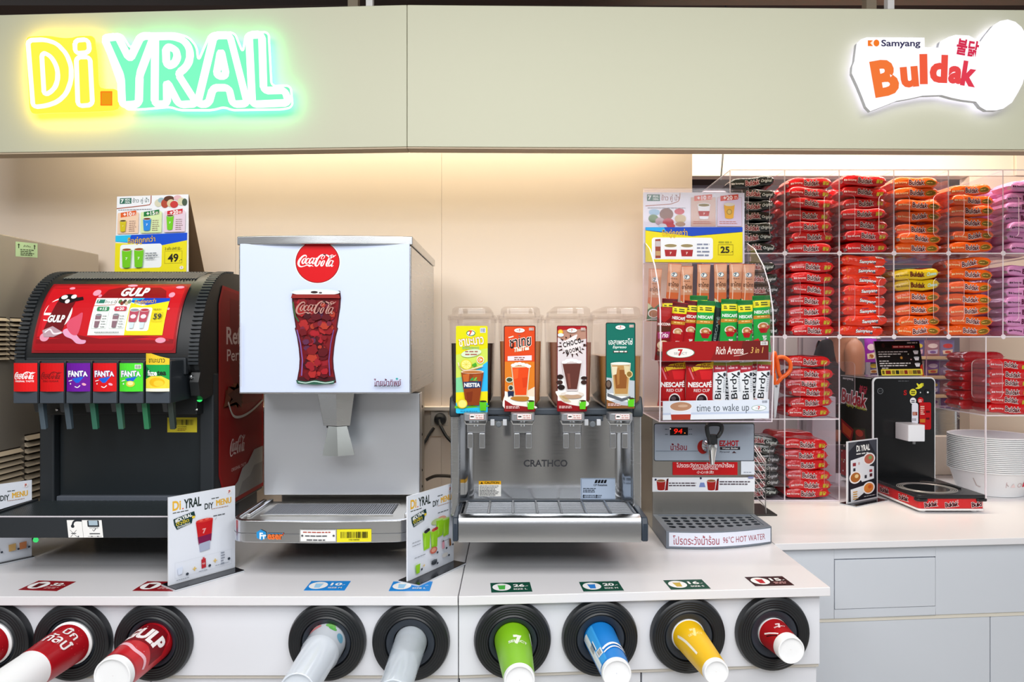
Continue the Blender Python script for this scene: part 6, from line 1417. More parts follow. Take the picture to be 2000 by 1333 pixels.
m = M(); m.tube([(hx + (hr_ + .014) * math.cos(R(a)), hy + (hr_ + .014) * math.sin(R(a)), .9715) for a in range(-12, 75, 6)], .0045, pm('#0b0c0e', .4), 6); m.build('pot_stop', NC)
for x in (bx0 + .03, bx1 - .03):
    for y in (by0 + .03, 3.36): M().lathe([(.012, .9005), (.012, .909)], WHITE, 'z', (x, y, 0), 12).build('foot', NC)
q = Pr(1200, 160)
for k, cx in enumerate((150, 560, 980)):
    q.txt('Buldak' if k < 2 else 'Buld', cx if k < 2 else 1050, 92, 260 if k < 2 else 200, 86, '#4a1018', .04, 0, -6, 2, sp='#f2dede', spw=.055).txt('불', cx + 116 if k < 2 else 1150, 30, 34, 34, '#e8b0b0', .01, 0, 0, 1)
q.build('band_print', NC, (bx0 + .02, by0 + .0026, .954), (bx1 - .004, by0 + .0026, .954), (bx0 + .02, by0 + .0026, .918))
q = Pr(900, 100)
for cx in (240, 640): q.txt('Buldak', cx, 52, 190, 58, '#4a1018', .04, 0, -4, 2, sp='#f2dede', spw=.055)
q.build('band_print', NC, (bx0 + .0026, 3.09, .954), (bx0 + .0026, by0 + .014, .954), (bx0 + .0026, 3.09, .918))
# instruction card on the cooker
IC = thing('instruction_card', 'black instruction card with yellow strip standing on the noodle cooker', 'card sign', (1.62, 3.16, 1.404))
c = [P(1706, 667, 3.195), P(1795, 666, 3.195), P(1801, 735.6, 3.15), P(1714.5, 735.6, 3.15)]
dz = zt + .0005 - min(c[2].z, c[3].z); c = [p + Vector((0, 0, dz)) for p in c]
slab(M(), c, .003, pm('#d9d6d4', .4)).build('card', IC, smooth=0)
M().box(c[3].x, c[2].x, 3.15, 3.21, zt + .0003, zt + .003, ACRE).build('foot_plate', IC, smooth=0)
q = Pr(590, 455); q.rect(8, 0, 590, 455, '#15110f').poly([(560, 330), (590, 300), (590, 455), (540, 455)], '#b82a14').rect(232, 60, 520, 96, '#a01e28').lines(244, 68, 506, 1, 10, 18, '#e8a8a0', 3).lines(430, 20, 570, 1, 8, 14, '#c8c4c0', 3).ell(116, 58, 22, 30, '#3a1a1a', 12)
q.lines(40, 136, 440, 1, 8, 12, '#c9c6c2', 4).lines(40, 166, 380, 1, 8, 12, '#d8d5d0', 5).lines(40, 196, 230, 1, 8, 12, '#d8d5d0', 6).lines(40, 256, 180, 1, 8, 12, '#d8d5d0', 7).lines(40, 286, 460, 1, 8, 13, '#e2e0dc', 8).lines(40, 316, 430, 1, 8, 13, '#e2e0dc', 9).lines(60, 348, 150, 1, 8, 11, '#d8d5d0', 3)
for y in (150, 230, 312): q.poly([(486, y - 12), (556, y - 18), (544, y + 26), (500, y + 28)], '#e6e8ea').ell(521, y - 15, 35, 8, '#b8bcc0')
q.ell(326, 222, 16, 18, '#c8903a', 12).ell(420, 176, 8, 8, '#c8d8c0', 8).ell(446, 246, 9, 9, '#e0b0b0', 8)
q.poly(rrect(44, 368, 572, 448, 12), '#ecd84a')
for x, w, cc in ((56, 30, '#6a5a1c'), (100, 66, '#8a2a1c'), (180, 40, '#8a7a2c'), (230, 42, '#2c2a1c'), (282, 46, '#b09030'), (338, 42, '#8a2a1c'), (390, 50, '#c8a030'), (446, 50, '#6a5a24'), (500, 46, '#7a4a20')): q.rect(x, 384, x + w, 432, cc)
q.build('card_print', IC, c[0], c[1], c[3], lift=.0003)

# ------------------------------------------------------------------ menu stands
def stand(label, pl, pr, hgt, art, W_, H_, rim='#e9ecf2', ground=.90, bcol='#14171c', fr=.042, bk=.030):
    a, b = Vector((pl[0], pl[1], ground)), Vector((pr[0], pr[1], ground)); e = (b - a).normalized(); n = Vector((e.y, -e.x, 0))
    o = thing('menu_stand', label, 'menu stand', ((a + b) / 2)[:])
    up = Vector((0, 0, hgt)); lo = Vector((0, 0, .004))
    slab(M(), [a + up, b + up, b + lo, a + lo], .004, pm(rim, .12)).build('card_sheet', o, smooth=0)
    ext = e * .004
    m = M(); pts = [a - ext + n * fr, b + ext + n * fr, b + ext - n * bk, a - ext - n * bk]
    m.prism([(p.x, p.y) for p in pts], 'z', ground + .0005, ground + .0042, pm('#c8ccd2', .15)); m.build('base_edge', o, smooth=0)
    ctr = (pts[0] + pts[2]) / 2
    m = M(); m.prism([(p.x, p.y) for p in [ctr + (p - ctr) * .985 for p in pts]], 'z', ground + .0043, ground + .006, pm(bcol, .15)); m.build('base', o, smooth=0)
    q = Pr(W_, H_); art(q); q.build('menu_print', o, a + up, b + up, a + lo * 2, lift=.0004)
    return o
def gp(px, py): d = .66 * F / (py - 666.5); return (X(px, d), d)
def menu_head(q):
    q.rect(0, 0, 800, 1060, '#e3e8f2').txt('Di', 92, 116, 96, 118, '#e8b53c', .035).ell(162, 168, 9, 9, '#d8582c', 10).txt('YRAL', 276, 116, 206, 118, '#273330', .03).lines(46, 196, 236, 1, 8, 11, '#4a5048', 3)
    q.txt('DIY', 470, 196, 108, 76, '#2a3436', .025).txt('MENU', 650, 176, 186, 76, '#e8b53c', 0, 0, -2).txt('MENU', 656, 176, 186, 76, '#e8b53c', 0, 0, -2).lines(500, 106, 600, 1, 8, 12, '#5a6060', 3).lines(500, 240, 720, 1, 8, 7, '#a87a5a', 4)
    q.ell(722, 62, 30, 30, '#f2ecee').txt('7', 722, 62, 28, 40, '#c8342c', .05).rect(706, 60, 738, 66, '#1f5a3c')
    q.poly([(50, 276), (290, 224), (304, 290), (270, 316), (262, 366), (90, 410), (62, 350)], '#1c3a38').txt('#Di.YRAL', 168, 282, 200, 50, '#f4f6f2', .035, 0, -12).txt('ตัวฮิต', 154, 330, 150, 46, '#e6cf3a', .014, 0, -10).txt('ติดโซเชียล', 168, 370, 150, 30, '#f0f2ee', .012, 0, -10).ell(282, 296, 20, 16, '#e8c83a')
def menu_red(q):
    menu_head(q); q.lines(520, 330, 690, 1, 8, 11, '#4a5054', 5).line([(540, 390), (560, 360)], 3, '#6a7074')
    q.poly([(308, 372), (514, 360), (492, 640), (344, 660)], '#c41c22').poly([(330, 560), (500, 548), (492, 640), (344, 660)], '#7a1a4a').poly([(348, 646), (480, 632), (476, 740), (356, 752)], '#a8b0c8').ell(412, 364, 102, 22, '#d83a34').ell(370, 358, 22, 12, '#e86a5a', 10).ell(440, 352, 24, 12, '#e86a5a', 10).txt('7', 408, 496, 44, 62, '#e8a0a0', .05)
    q.frame(66, 810, 750, 1000, 2, '#c6ccd6').poly([(372, 850), (424, 842), (430, 958), (376, 964)], '#b82a34').rect(388, 826, 410, 846, '#c83a44').txt('MIX', 400, 906, 36, 22, '#f0dcdc', 0)
    for x, y in ((292, 940), (540, 906)): q.rect(x - 24, y - 5, x + 24, y + 5, '#e6c058').rect(x - 5, y - 26, x + 5, y + 26, '#e6c058')
    for x, y in ((206, 980), (472, 950), (712, 926)): q.ell(x, y, 17, 17, '#3c4450', 14)
    q.lines(610, 820, 660, 5, 34, 14, '#8a92a0', 9).lines(340, 985, 470, 1, 8, 7, '#8a92a0', 2).lines(540, 965, 720, 1, 8, 7, '#8a92a0', 3).lines(80, 1020, 230, 1, 8, 7, '#8a92a0', 4).poly([(90, 880), (150, 872), (142, 960), (100, 964)], '#d6dff0')
def menu_green(q):
    menu_head(q); q.lines(500, 330, 720, 1, 8, 10, '#5a6064', 5)
    for x, y, c in ((560, 470, '#d8a08a'), (470, 480, '#b8c890')): q.ell(x, y - 40, 90, 40, c, 18)
    for x, y in ((530, 520), (640, 540), (300, 620), (430, 640)): q.poly([(x - 64, y - 90), (x + 64, y - 100), (x + 50, y + 130), (x - 48, y + 140)], '#93cf26').poly([(x - 50, y + 20), (x - 20, y - 60), (x - 10, y + 90), (x - 40, y + 110)], '#a8dc4a').ell(x, y - 94, 64, 14, '#b8dc7a')
    for x, y, c in ((290, 520, '#3a3440'), (320, 510, '#2c2834'), (420, 536, '#c8584a'), (460, 530, '#b03c3a')): q.ell(x, y, 36, 22, c, 12)
    q.lines(60, 600, 200, 2, 40, 9, '#8a9098', 3).lines(560, 730, 730, 1, 8, 9, '#8a9098', 4).lines(90, 800, 300, 1, 8, 9, '#8a9098', 5)
    q.ell(410, 800, 62, 44, '#c86a58').ell(410, 796, 40, 26, '#e0a08a').ell(420, 960, 50, 34, '#3a4048').rect(372, 930, 468, 950, '#5a6068').poly([(560, 740), (600, 736), (604, 830), (562, 834)], '#e0a0b0').rect(572, 716, 588, 740, '#7a4a54').poly([(688, 736), (716, 734), (726, 830), (690, 834)], '#8a5a34').ell(610, 926, 54, 30, '#dcdad6')
    q.poly([(104, 900), (180, 896), (168, 1010), (116, 1012)], '#93cf26').rect(222, 940, 262, 948, '#e6c058').rect(238, 924, 246, 966, '#e6c058')
    for x, y in ((204, 980), (474, 848), (474, 990), (636, 840), (752, 826), (680, 950)): q.ell(x, y, 15, 15, '#3c4450', 14)
def menu_left(q):
    menu_head(q); q.lines(100, 340, 700, 2, 40, 10, '#8a9098', 3)
    for x, c in ((360, '#c89a6a'), (560, '#d8b070'), (690, '#d88a5a')): q.poly([(x - 50, 850), (x + 40, 844), (x + 36, 940), (x - 46, 944)], c).ell(x + 70, 930, 15, 15, '#3c4450', 14)
    q.poly([(640, 380), (720, 376), (700, 560), (650, 564)], '#c05a4a')
def menu_dark(q):
    q.rect(0, 0, 380, 750, '#d6d9e0').rect(14, 14, 368, 738, '#1a1b26').poly([(14, 14), (130, 14), (14, 130)], '#4a4c54').poly([(260, 14), (368, 14), (368, 220)], '#3a3c48')
    for i, ch in enumerate(('Di', '.', 'YRAL')): q.txt(ch, (132, 158, 222)[i], (100 if i != 1 else 128), (40, 8, 116)[i], (76 if i != 1 else 9), '#f2f2f0', .035)
    q.lines(110, 160, 270, 1, 8, 15, '#d8d8d8', 3)
    q.poly([(40, 236), (190, 206), (300, 200), (300, 300), (150, 470), (40, 430)], '#dfe3ea').poly([(150, 470), (260, 330), (330, 350), (330, 500), (180, 520)], '#dfe3ea').poly([(40, 590), (200, 566), (200, 660), (44, 760)], '#dfe3ea')
    for x, y, c, c2 in ((268, 246, '#b8604a', '#7a9a5a'), (98, 450, '#a8642a', '#e8c890'), (262, 606, '#d8843a', '#c85a2a')): q.ell(x, y, 76, 76, '#ece8ea', 30).ell(x, y, 60, 60, c, 24).ell(x + 14, y - 14, 24, 24, c2, 14)
    q.rect(64, 270, 102, 310, '#8a2a34').rect(130, 270, 150, 300, '#c8a8a8').rect(70, 336, 96, 372, '#2a2a34').rect(270, 380, 306, 412, '#a83a44').rect(272, 430, 306, 470, '#4a1c24').rect(210, 440, 236, 480, '#2a2a34').lines(66, 620, 130, 4, 28, 14, '#c8984a', 5).lines(200, 700, 350, 1, 8, 8, '#c8c8cc', 3)
stand('white drink menu stand with a red iced drink, left of the ice dispenser', gp(329, 1149.5), gp(459, 1113), .242, menu_red, 800, 1060)
stand('white drink menu stand with green cups, standing over the worktop joint', gp(796, 1141), gp(886, 1099.5), .237, menu_green, 800, 1060)
e_r = gp(62, 1090); stand('white drink menu stand cut off by the left edge beside the soda fountain', (e_r[0] - .103, e_r[1] - .137), e_r, .237, menu_left, 800, 1060, fr=.012, bk=.03)
stand('small dark noodle menu stand in white frame before the noodle cooker', gp(1654.4, 988), gp(1714, 976), .256, menu_dark, 380, 750, '#e6e6ea')

# wire stand beside the boiler
WS = thing('wire_stand', 'small wire stand on a black base squeezed beside the water boiler', 'wire stand', (.955, 2.80, .90))
M().box(.905, 1.0, 2.70, 2.885, .9008, .906, pm('#1a1512', .3)).build('base', WS, .002)
m = M(); GW = pm('#c9c4c4', .3, .6)
for x in (.915, .962): m.tube([(x, 2.72, .906), (x, 2.72, 1.10), (x, 2.86, 1.15), (x, 2.86, .906)], .003, GW, 6)
for k in range(7): m.tube([(.915, 2.722, .93 + .026 * k), (.915, 2.86, .955 + .03 * k)], .0022, GW, 5); m.tube([(.962, 2.722, .93 + .026 * k), (.962, 2.86, .955 + .03 * k)], .0022, GW, 5)
m.build('wire_frame', WS, weld=False)

# stack of paper bowls
BOW = pm('#eceef0', .4); RIMM = pm('#f4f5f6', .35)
bcx, bcy = 2.092, 3.135
prof = [(.0005, .004), (.118, .004), (.120, 0.0), (.1225, .001), (.124, .004), (.157, .1045), (.1605, .107), (.164, .1055), (.1645, .1025), (.1615, .1005), (.1585, .1005)]
inner = [(.0005, .0055), (.118, .0055), (.155, .1045), (.1605, .107)]
bm_ = None
for k in range(19):
    if bm_ is None:
        m = M(False); m.lathe(prof[1:], BOW, 'z', n=56); m.lathe(inner, BOW, 'z', n=56); o = m.build('paper_bowl', None, smooth=40); bm_ = o
        q = Pr(360, 90)
        q.frame(150, 30, 152, 60, 1, '#c8a8a8').poly([(170, 58), (182, 36), (194, 58)], '#e4cfcf').ring(214, 46, 12, 12, 3, '#c8b0b0', 14).rect(232, 30, 256, 56, '#d0384c').ring(280, 44, 12, 12, 2, '#d8c4c4', 14).frame(298, 34, 318, 54, 2, '#d8c0c0').rect(300, 60, 330, 76, '#e0e0e0').bars(302, 61, 328, 75, '#7a7a7c', 12).line([(20, 20), (30, 60), (46, 66)], 4, '#b8a8a4').line([(150, 40), (160, 52)], 3, '#b09a9a')
        def bw(u, v, w):
            a = R(205 + 130 * u); t = .88 - .72 * v; r = .124 + .033 * t; return ((r + w + .0006) * math.cos(a), (r + w + .0006) * math.sin(a), .004 + .1 * t)
        q.build('recycling_print', o, warp=bw, cu=10, world=False)
    else:
        o = bm_.copy(); COL.objects.link(o)
    o.location = (bcx, bcy, .9008 + .0081 * k); o.rotation_euler = (0, 0, R(0))
    tag(o, 'white paper bowl with recycling print at the bottom of the stack' if k == 0 else 'white paper bowl on top of the stack, its inside showing' if k == 18 else 'white paper bowl, %s above the bottom one in the stack' % (ORD + ['eleventh', 'twelfth', 'thirteenth', 'fourteenth', 'fifteenth', 'sixteenth', 'seventeenth'])[k - 1], 'bowl', 'stack of white paper bowls')

# ------------------------------------------------------------------ socket and cables on the back wall
SK = thing('wall_socket', 'grey wall socket with a black plug between the two dispensers', 'socket', (X(859, 2.79), 2.79, Z(818, 2.79)))
sx, sz = X(858, 2.775), Z(818, 2.775)
M().box(sx - .034, sx + .034, 2.776, 2.7895, sz - .030, sz + .034, pm('#c8bfb2', .4)).build('plate', SK, .003)
M().lathe([(.024, 2.7755), (.022, 2.755), (.012, 2.748), (.0005, 2.748)], BLACK, 'y', (sx + .004, 0, sz - .002), 18).build('plug', SK)
o = M().tube(spline([(sx + .004, 2.748, sz - .004), (sx + .01, 2.72, sz - .02), (sx + .035, 2.70, sz - .06), (sx + .07, 2.68, sz - .09)], 5), .006, BLACK).build('power_cable', None); tag(o, 'black power cable running right from the wall plug', 'cable')
o = M().tube(spline([(sx - .02, 2.768, sz - .035), (sx - .035, 2.76, sz - .055), (sx - .055, 2.75, sz - .09), (sx - .075, 2.74, sz - .105), (sx - .095, 2.73, sz - .10)], 5), .0055, BLACK).build('power_cable', None); tag(o, 'black power cable running left from under the socket', 'cable')
o = M().tube(spline([P(x, y, d) for x, y, d in ((832.5, 938, 2.6), (848, 931, 2.6), (866, 930, 2.6), (886, 932, 2.62), (905, 938, 2.64))], 5), .006, pm('#2a2018', .5)).build('power_cable', None); tag(o, 'dark cable looping low behind the two dispensers', 'cable')
o = M().tube([Vector((1.02, 3.42, 3.299)), P(1413.5, 280, 3.42), P(1411.5, 310, 3.42), P(1409, 338, 3.42), P(1408, 352, 3.42)], .004, BLACK, 6).build('hanging_cable', None); tag(o, 'thin black cable hanging from above onto the noodle rack', 'cable')

# ------------------------------------------------------------------ neon sign
NS = thing('neon_sign', 'glowing yellow and green neon sign on the fascia, left side', 'neon sign', (X(320, 2.33), 2.33, 2.3))
def fpx(px, py, off=0.0):                       # point on the fascia face seen at a picture position
    t = (px - 1000) / F; y = 2.33
    for _ in range(6): y = fpt(t * y)
    y -= off; return Vector((t * (y + off), y, ZC - (py - 666.5) / F * (y + off)))
YG, GG = '#ffdf1e', '#4dffa0'
def zp(pts):                                     # outlines with softly rounded corners
    for cut in (13.0, 5.0):
        out, n = [], len(pts)
        for i in range(n):
            p, q, r_ = Vector(pts[i - 1]), Vector(pts[i]), Vector(pts[(i + 1) % n])
            for w in (p, r_):
                L = (w - q).length; out.append(tuple(q + (w - q) * min(.35, cut / max(L, 1e-6))))
        pts = out
    return [(x / 2.5, y / 2.5) for x, y in pts]
LET = [  # outer and inner outlines of the letters, in a 2.5x measure of the picture
    (0, [(180, 224), (262, 221), (320, 240), (366, 290), (388, 350), (388, 415), (366, 478), (325, 518), (270, 538), (205, 545)], [(246, 284), (278, 290), (308, 326), (324, 372), (322, 424), (302, 464), (258, 490)]),
    (0, [(412, 305), (478, 304), (490, 534), (420, 540)], None), (0, [(404, 225), (470, 220), (476, 282), (408, 288)], None),
    (1, [(546, 214), (612, 206), (668, 318), (722, 204), (786, 204), (716, 390), (712, 530), (632, 536), (626, 396)], None),
    (1, [(790, 206), (870, 204), (925, 222), (956, 262), (958, 316), (936, 358), (898, 384), (990, 528), (905, 534), (846, 420), (848, 530), (788, 532)], [(842, 256), (878, 260), (898, 286), (894, 322), (872, 344), (844, 346)]),
    (1, [(1072, 202), (1148, 200), (1232, 528), (1162, 532), (1144, 452), (1068, 452), (1046, 530), (992, 532)], [(1106, 270), (1132, 396), (1082, 396)]),
    (1, [(1240, 200), (1302, 196), (1310, 466), (1412, 464), (1430, 524), (1256, 532)], None)]
BACK_GLOW = [(0, [(162, 206), (180, 200), (270, 196), (340, 208), (390, 206), (405, 198), (490, 196), (506, 300), (512, 440), (530, 452), (598, 452), (612, 480), (612, 540), (596, 556), (500, 562), (400, 566), (280, 568), (200, 574), (180, 560), (170, 400)]),
        (1, [(528, 196), (622, 188), (668, 262), (706, 188), (880, 186), (945, 204), (984, 250), (992, 320), (1050, 186), (1166, 182), (1206, 280), (1222, 184), (1330, 180), (1344, 440), (1436, 438), (1446, 540), (1400, 552), (1150, 556), (1120, 540), (1060, 556), (900, 556), (860, 540), (720, 552), (640, 552), (606, 420)])]
for g, pts in BACK_GLOW:  # yellow sheet stands in for soft haze; glowing rear faces make the halo
    col = (YG, GG)[g]; pts = zp(pts); n = len(pts); m = M()
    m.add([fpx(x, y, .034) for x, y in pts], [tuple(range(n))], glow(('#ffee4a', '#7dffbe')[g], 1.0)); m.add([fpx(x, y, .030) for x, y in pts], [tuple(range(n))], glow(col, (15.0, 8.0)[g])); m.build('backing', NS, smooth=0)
    if g: M().tube([fpx(x, y, .036) for x, y in pts], .0035, glow('#f8fff0', 1.4), 6, True).build('neon_tube', NS, smooth=60)
for g, out, inn in LET:
    core = glow(('#fffce0', '#f2fff8')[g], 1.6)
    for lp in (out, inn):
        if lp: M().tube([fpx(x, y, .044) for x, y in zp(lp)], (.0068, .0115)[g], core, 8, True).build('neon_tube', NS, smooth=60)
m = M(); m.add([fpx(x, y, .038) for x, y in ((210, 186), (232, 186), (232, 214), (210, 214))], [(0, 1, 2, 3)], glow('#f0a01c', .9)); m.build('dot_backing', NS, smooth=0)
M().tube([fpx(x, y, .040) for x, y in ((211, 188), (231, 188), (231, 213), (211, 213))], .0024, glow('#ff7a1c', 1.0), 6, True).build('neon_tube', NS)
for px in (120, 330, 520):
    for py in (150, 200): M().tube([fpx(px, py, -.0005), fpx(px, py, .030)], .004, CHROME, 6).build('stand_off', NS)

# ------------------------------------------------------------------ backlit noodle sign (blank lobe on the right side)
BS = thing('lightbox_sign', 'white backlit noodle sign with orange and red letters, fascia right end', 'illuminated sign', (X(1825, 2.33), 2.33, 2.3))
OUT = [(945, 285), (970, 262), (1005, 250), (1340, 252), (1342, 308), (1420, 310), (1430, 275), (1480, 248), (1520, 236), (1600, 240), (1665, 275), (1690, 240), (1740, 180), (1780, 155), (1825, 146), (1870, 160), (1905, 190), (1935, 240), (1952, 300), (1955, 350), (1935, 430), (1912, 520), (1885, 572), (1850, 630), (1800, 665), (1760, 676), (1700, 676), (1665, 656), (1640, 625), (1560, 615), (1500, 603), (1440, 586), (1330, 590), (1260, 606), (1180, 620), (1110, 648), (1025, 681), (1000, 655), (975, 590), (950, 530), (917, 460), (920, 420), (932, 390)]
pxo = [(x / 3.029 + 1350, y / 3.029) for x, y in OUT]; n = len(pxo)
m = M(); SIGNW = glow('#fbfaff', 1.02)
A = [fpx(x, y, .038) for x, y in pxo]; B = [fpx(x, y, .022) for x, y in pxo]
m.add(A, [tuple(range(n))], SIGNW); m.add(A + B, [(k, (k + 1) % n, n + (k + 1) % n, n + k) for k in range(n)], pm('#c8c9d4', .4)); m.build('sign_face', BS, smooth=0)
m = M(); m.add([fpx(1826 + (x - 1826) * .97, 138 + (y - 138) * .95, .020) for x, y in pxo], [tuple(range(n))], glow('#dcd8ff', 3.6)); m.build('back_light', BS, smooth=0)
for x, y in ((1690, 160), (1760, 130), (1950, 100), (1940, 180)): M().tube([fpx(x, y, -.0005), fpx(x, y, .022)], .006, STEEL, 6).build('stand_off', BS)
q = Pr(1969, 1333)
def sg(h): return glow(h, .95)
q.rect(1010, 268, 1040, 302, sg('#f07a2a')).ell(1060, 284, 17, 20, sg('#f07a2a')).poly([(1024, 284), (1040, 268), (1040, 302)], sg('#fbe9d8'))
q.txt('Samyang', 1202, 290, 228, 50, sg('#3c3a5a'), .025).txt('불닭', 1590, 312, 128, 96, sg('#d23050'), .035, 0, 10)
for ch, x, y, w, h, c, r in (('B', 1110, 486, 150, 214, '#f0783a', -10), ('u', 1252, 482, 104, 122, '#ef6a3c', -5), ('l', 1334, 436, 46, 176, '#ee5f40', -1), ('d', 1422, 434, 104, 164, '#ea5246', 2), ('a', 1520, 470, 84, 104, '#e54a4c', 5), ('k', 1600, 464, 88, 146, '#de3e52', 9)): q.txt(ch, x, y, w, h, sg(c), .05, 0, r)
def sw(u, v, w): return fpx(u * 1969 / 3.029 + 1350, v * 1333 / 3.029, .038 + w)
q.build('lettering', BS, warp=sw)

# ------------------------------------------------------------------ shop behind the rack
GC = thing('grey_cabinet', 'pale grey cabinet in the shop behind the third row of the rack', 'cabinet', (2.0, 4.8, 0))
x0, x1 = X(1470, 4.6), X(1612, 4.6)
M().box(x0, x1, 4.6, 5.1, 0, 1.66, pm('#a8a3ad', .4)).build('body', GC, .01)
for k in range(3):
    a = x0 + (x1 - x0) * k / 3; M().box(a + .006, a + (x1 - x0) / 3 - .006, 4.585, 4.599, .85, 1.60, pm('#b4afb8', .35)).build('door', GC, .004)
def snack_bag(x, y, z, w, h, col, c2, label, rz=0.0, nm='snack_bag', grp='snack bags on the far shelves'):
    m = M(False); fn = stick_fn(w, h, w * .28); m.grid(lambda u, v: fn(u, v, -1), 6, 10, pm(col, .3)); m.grid(lambda u, v: fn(u, v, 1), 6, 10, pm(col, .3))
    o = m.build(nm, None, smooth=60); o.location = (x, y, z + h / 2); o.rotation_euler = (0, 0, rz); tag(o, label, 'snack bag', grp)
    q = Pr(100, 140); rn = random.Random(int(x * 997 + z * 313)); q.ell(50, 50, 34, 20, c2, 14).poly([(14, 90), (86, 80), (80, 118), (20, 122)], rn.choice(('#e8d8c8', '#d8b0c8', '#c8c0e0', '#e0c070'))).ell(50, 104, 22, 12, rn.choice(('#a86a3a', '#c84a3a', '#7a5a9a')), 10)
    q.build('bag_print', o, warp=lambda u, v, w_: (lambda p: (p[0], p[1] - .0008 - w_, p[2]))(fn(u, v, -1)), cu=4, cv=6, world=False)
    return o
SH = thing('snack_shelf', 'wooden-edged snack shelf in the shop seen beside the noodle cooker', 'shelf', (2.9, 5.3, 0))
sx0, sx1 = X(1700, 5.0), X(1888, 5.0)
sd = 5.0
m = M(); m.box(sx0, sx1, 5.35, 5.38, 0, 1.75, pm('#6f6478', .6)); m.box(sx0 - .03, sx0, 5.0, 5.38, 0, 1.75, pm('#8a8090', .5)); m.build('back_board', SH)
lev = [Z(y, sd) for y in (697, 735, 772, 806, 842)]
for z in lev: M().box(sx0, sx1, 5.0, 5.349, z - .02, z, pm('#c8a680', .6)).build('shelf_board', SH, .002)
cols = [('#7a4a9a', '#d8c8e8'), ('#9a86b8', '#e8e0f0'), ('#b8a0a8', '#c83a3a'), ('#6a5a9a', '#e0c850'), ('#a8788a', '#f0e0e0'), ('#8a80b0', '#d84a4a'), ('#c8b8c0', '#7a4a8a')]
rn = random.Random(8)
for i, z in enumerate(lev[:4]):
    for k in range(6):
        c = cols[(i * 3 + k) % len(cols)]
        snack_bag(sx0 + .07 + k * (sx1 - sx0 - .12) / 5.2, 5.11, z + .0005, .105, (.115, .105, .10, .10)[i], c[0], c[1], 'small snack bag, %s from the left on the %s shelf beside the cooker' % (ORD[k], ORD[i]), rn.uniform(-.15, .15))
for k in range(6):
    c = cols[(k * 2 + 1) % len(cols)]; snack_bag(sx0 + .07 + k * (sx1 - sx0 - .12) / 5.2, 5.07, lev[0] + .1285 + .02, .11, .14, c[0], c[1], 'snack bag hung %s from the left above the top far shelf' % ORD[k])
M().tube([(sx0, 5.094, lev[0] + .285), (sx1, 5.094, lev[0] + .285)], .004, CHROME, 6).build('hanging_rail', SH)
for px, w, lab in ((1632, 38, 'purple foil snack bag hanging left of the person'), (1700, 24, 'purple foil snack bag hanging right of the person')):
    o = snack_bag(X(px, 4.5), 4.5, Z(708, 4.5), w / F * 4.5, 46 / F * 4.5, '#9a2fb8', '#f0d8f0', lab, 0, 'snack_bag', 'purple snack bags hanging in the shop')
hr = thing('hanging_rail', 'chrome rail holding the purple snack bags in the shop', 'rail', (2.0, 4.52, 1.58))
M().tube([(X(1614, 4.53), 4.53, Z(661, 4.53)), (X(1720, 4.53), 4.53, Z(661, 4.53))], .004, CHROME, 6).build('bar', hr)
for px in (1614, 1720): M().tube([(X(px, 4.53), 4.53, 3.3), (X(px, 4.53), 4.53, Z(661, 4.53))], .004, CHROME, 6).build('hanger', hr)
# rear table with a steel pot and a crate
RT = thing('rear_table', 'plain table in the shop carrying the steel pot and the grey crate', 'table', (2.5, 4.0, 0))
M().box(2.15, 2.95, 3.75, 4.25, .94, .97, pm('#d8cbb8', .5)).build('table_top', RT, .004)
for x in (2.19, 2.91):
    for y in (3.79, 4.21): M().box(x - .02, x + .02, y - .02, y + .02, 0, .9395, pm('#8a8078', .5)).build('leg', RT)
PT = thing('steel_pot', 'round brushed steel pot behind the noodle cooker', 'pot', (X(1842, 3.9), 3.9, .97))
r = 24 / F * 3.9; zp = Z(803, 3.8)
M().lathe([(.0005, .9705), (r * .96, .9705), (r, .98), (r, zp - .01), (r * 1.05, zp), (r * .98, zp), (r * .97, zp - .01), (r * .97, .985), (.0005, .985)], STEEL, 'z', (X(1842, 3.9), 3.9, 0), 32).build('pot_wall', PT)
for s in (-1, 1): M().tube(spline([(X(1842, 3.9) + s * r, 3.88, zp - .05), (X(1842, 3.9) + s * (r + .02), 3.89, zp - .045), (X(1842, 3.9) + s * (r + .02), 3.92, zp - .045), (X(1842, 3.9) + s * r, 3.93, zp - .05)], 4), .005, STEEL, 6).build('handle', PT)
CR = thing('plastic_crate', 'pinkish grey plastic crate right of the steel pot', 'crate', (X(1890, 3.95), 3.95, .97))
cxa, cxb = X(1876, 3.9), X(1914, 3.9); zc_ = Z(812, 3.9)
m = M(); fr = pm('#a59aa2', .45)
m.box(cxa, cxb, 3.90, 3.905, .9705, zc_, fr); m.box(cxa, cxb, 4.10, 4.105, .9705, zc_, fr); m.box(cxa, cxa + .005, 3.905, 4.10, .9705, zc_, fr); m.box(cxb - .005, cxb, 3.905, 4.10, .9705, zc_, fr); m.box(cxa + .005, cxb - .005, 3.905, 4.10, .9705, .976, fr); m.build('crate_body', CR, .002)
m = M(); m.box(cxa - .006, cxb + .006, 3.894, 3.8995, zc_ - .016, zc_ + .002, fr); m.build('crate_rim', CR, .002)

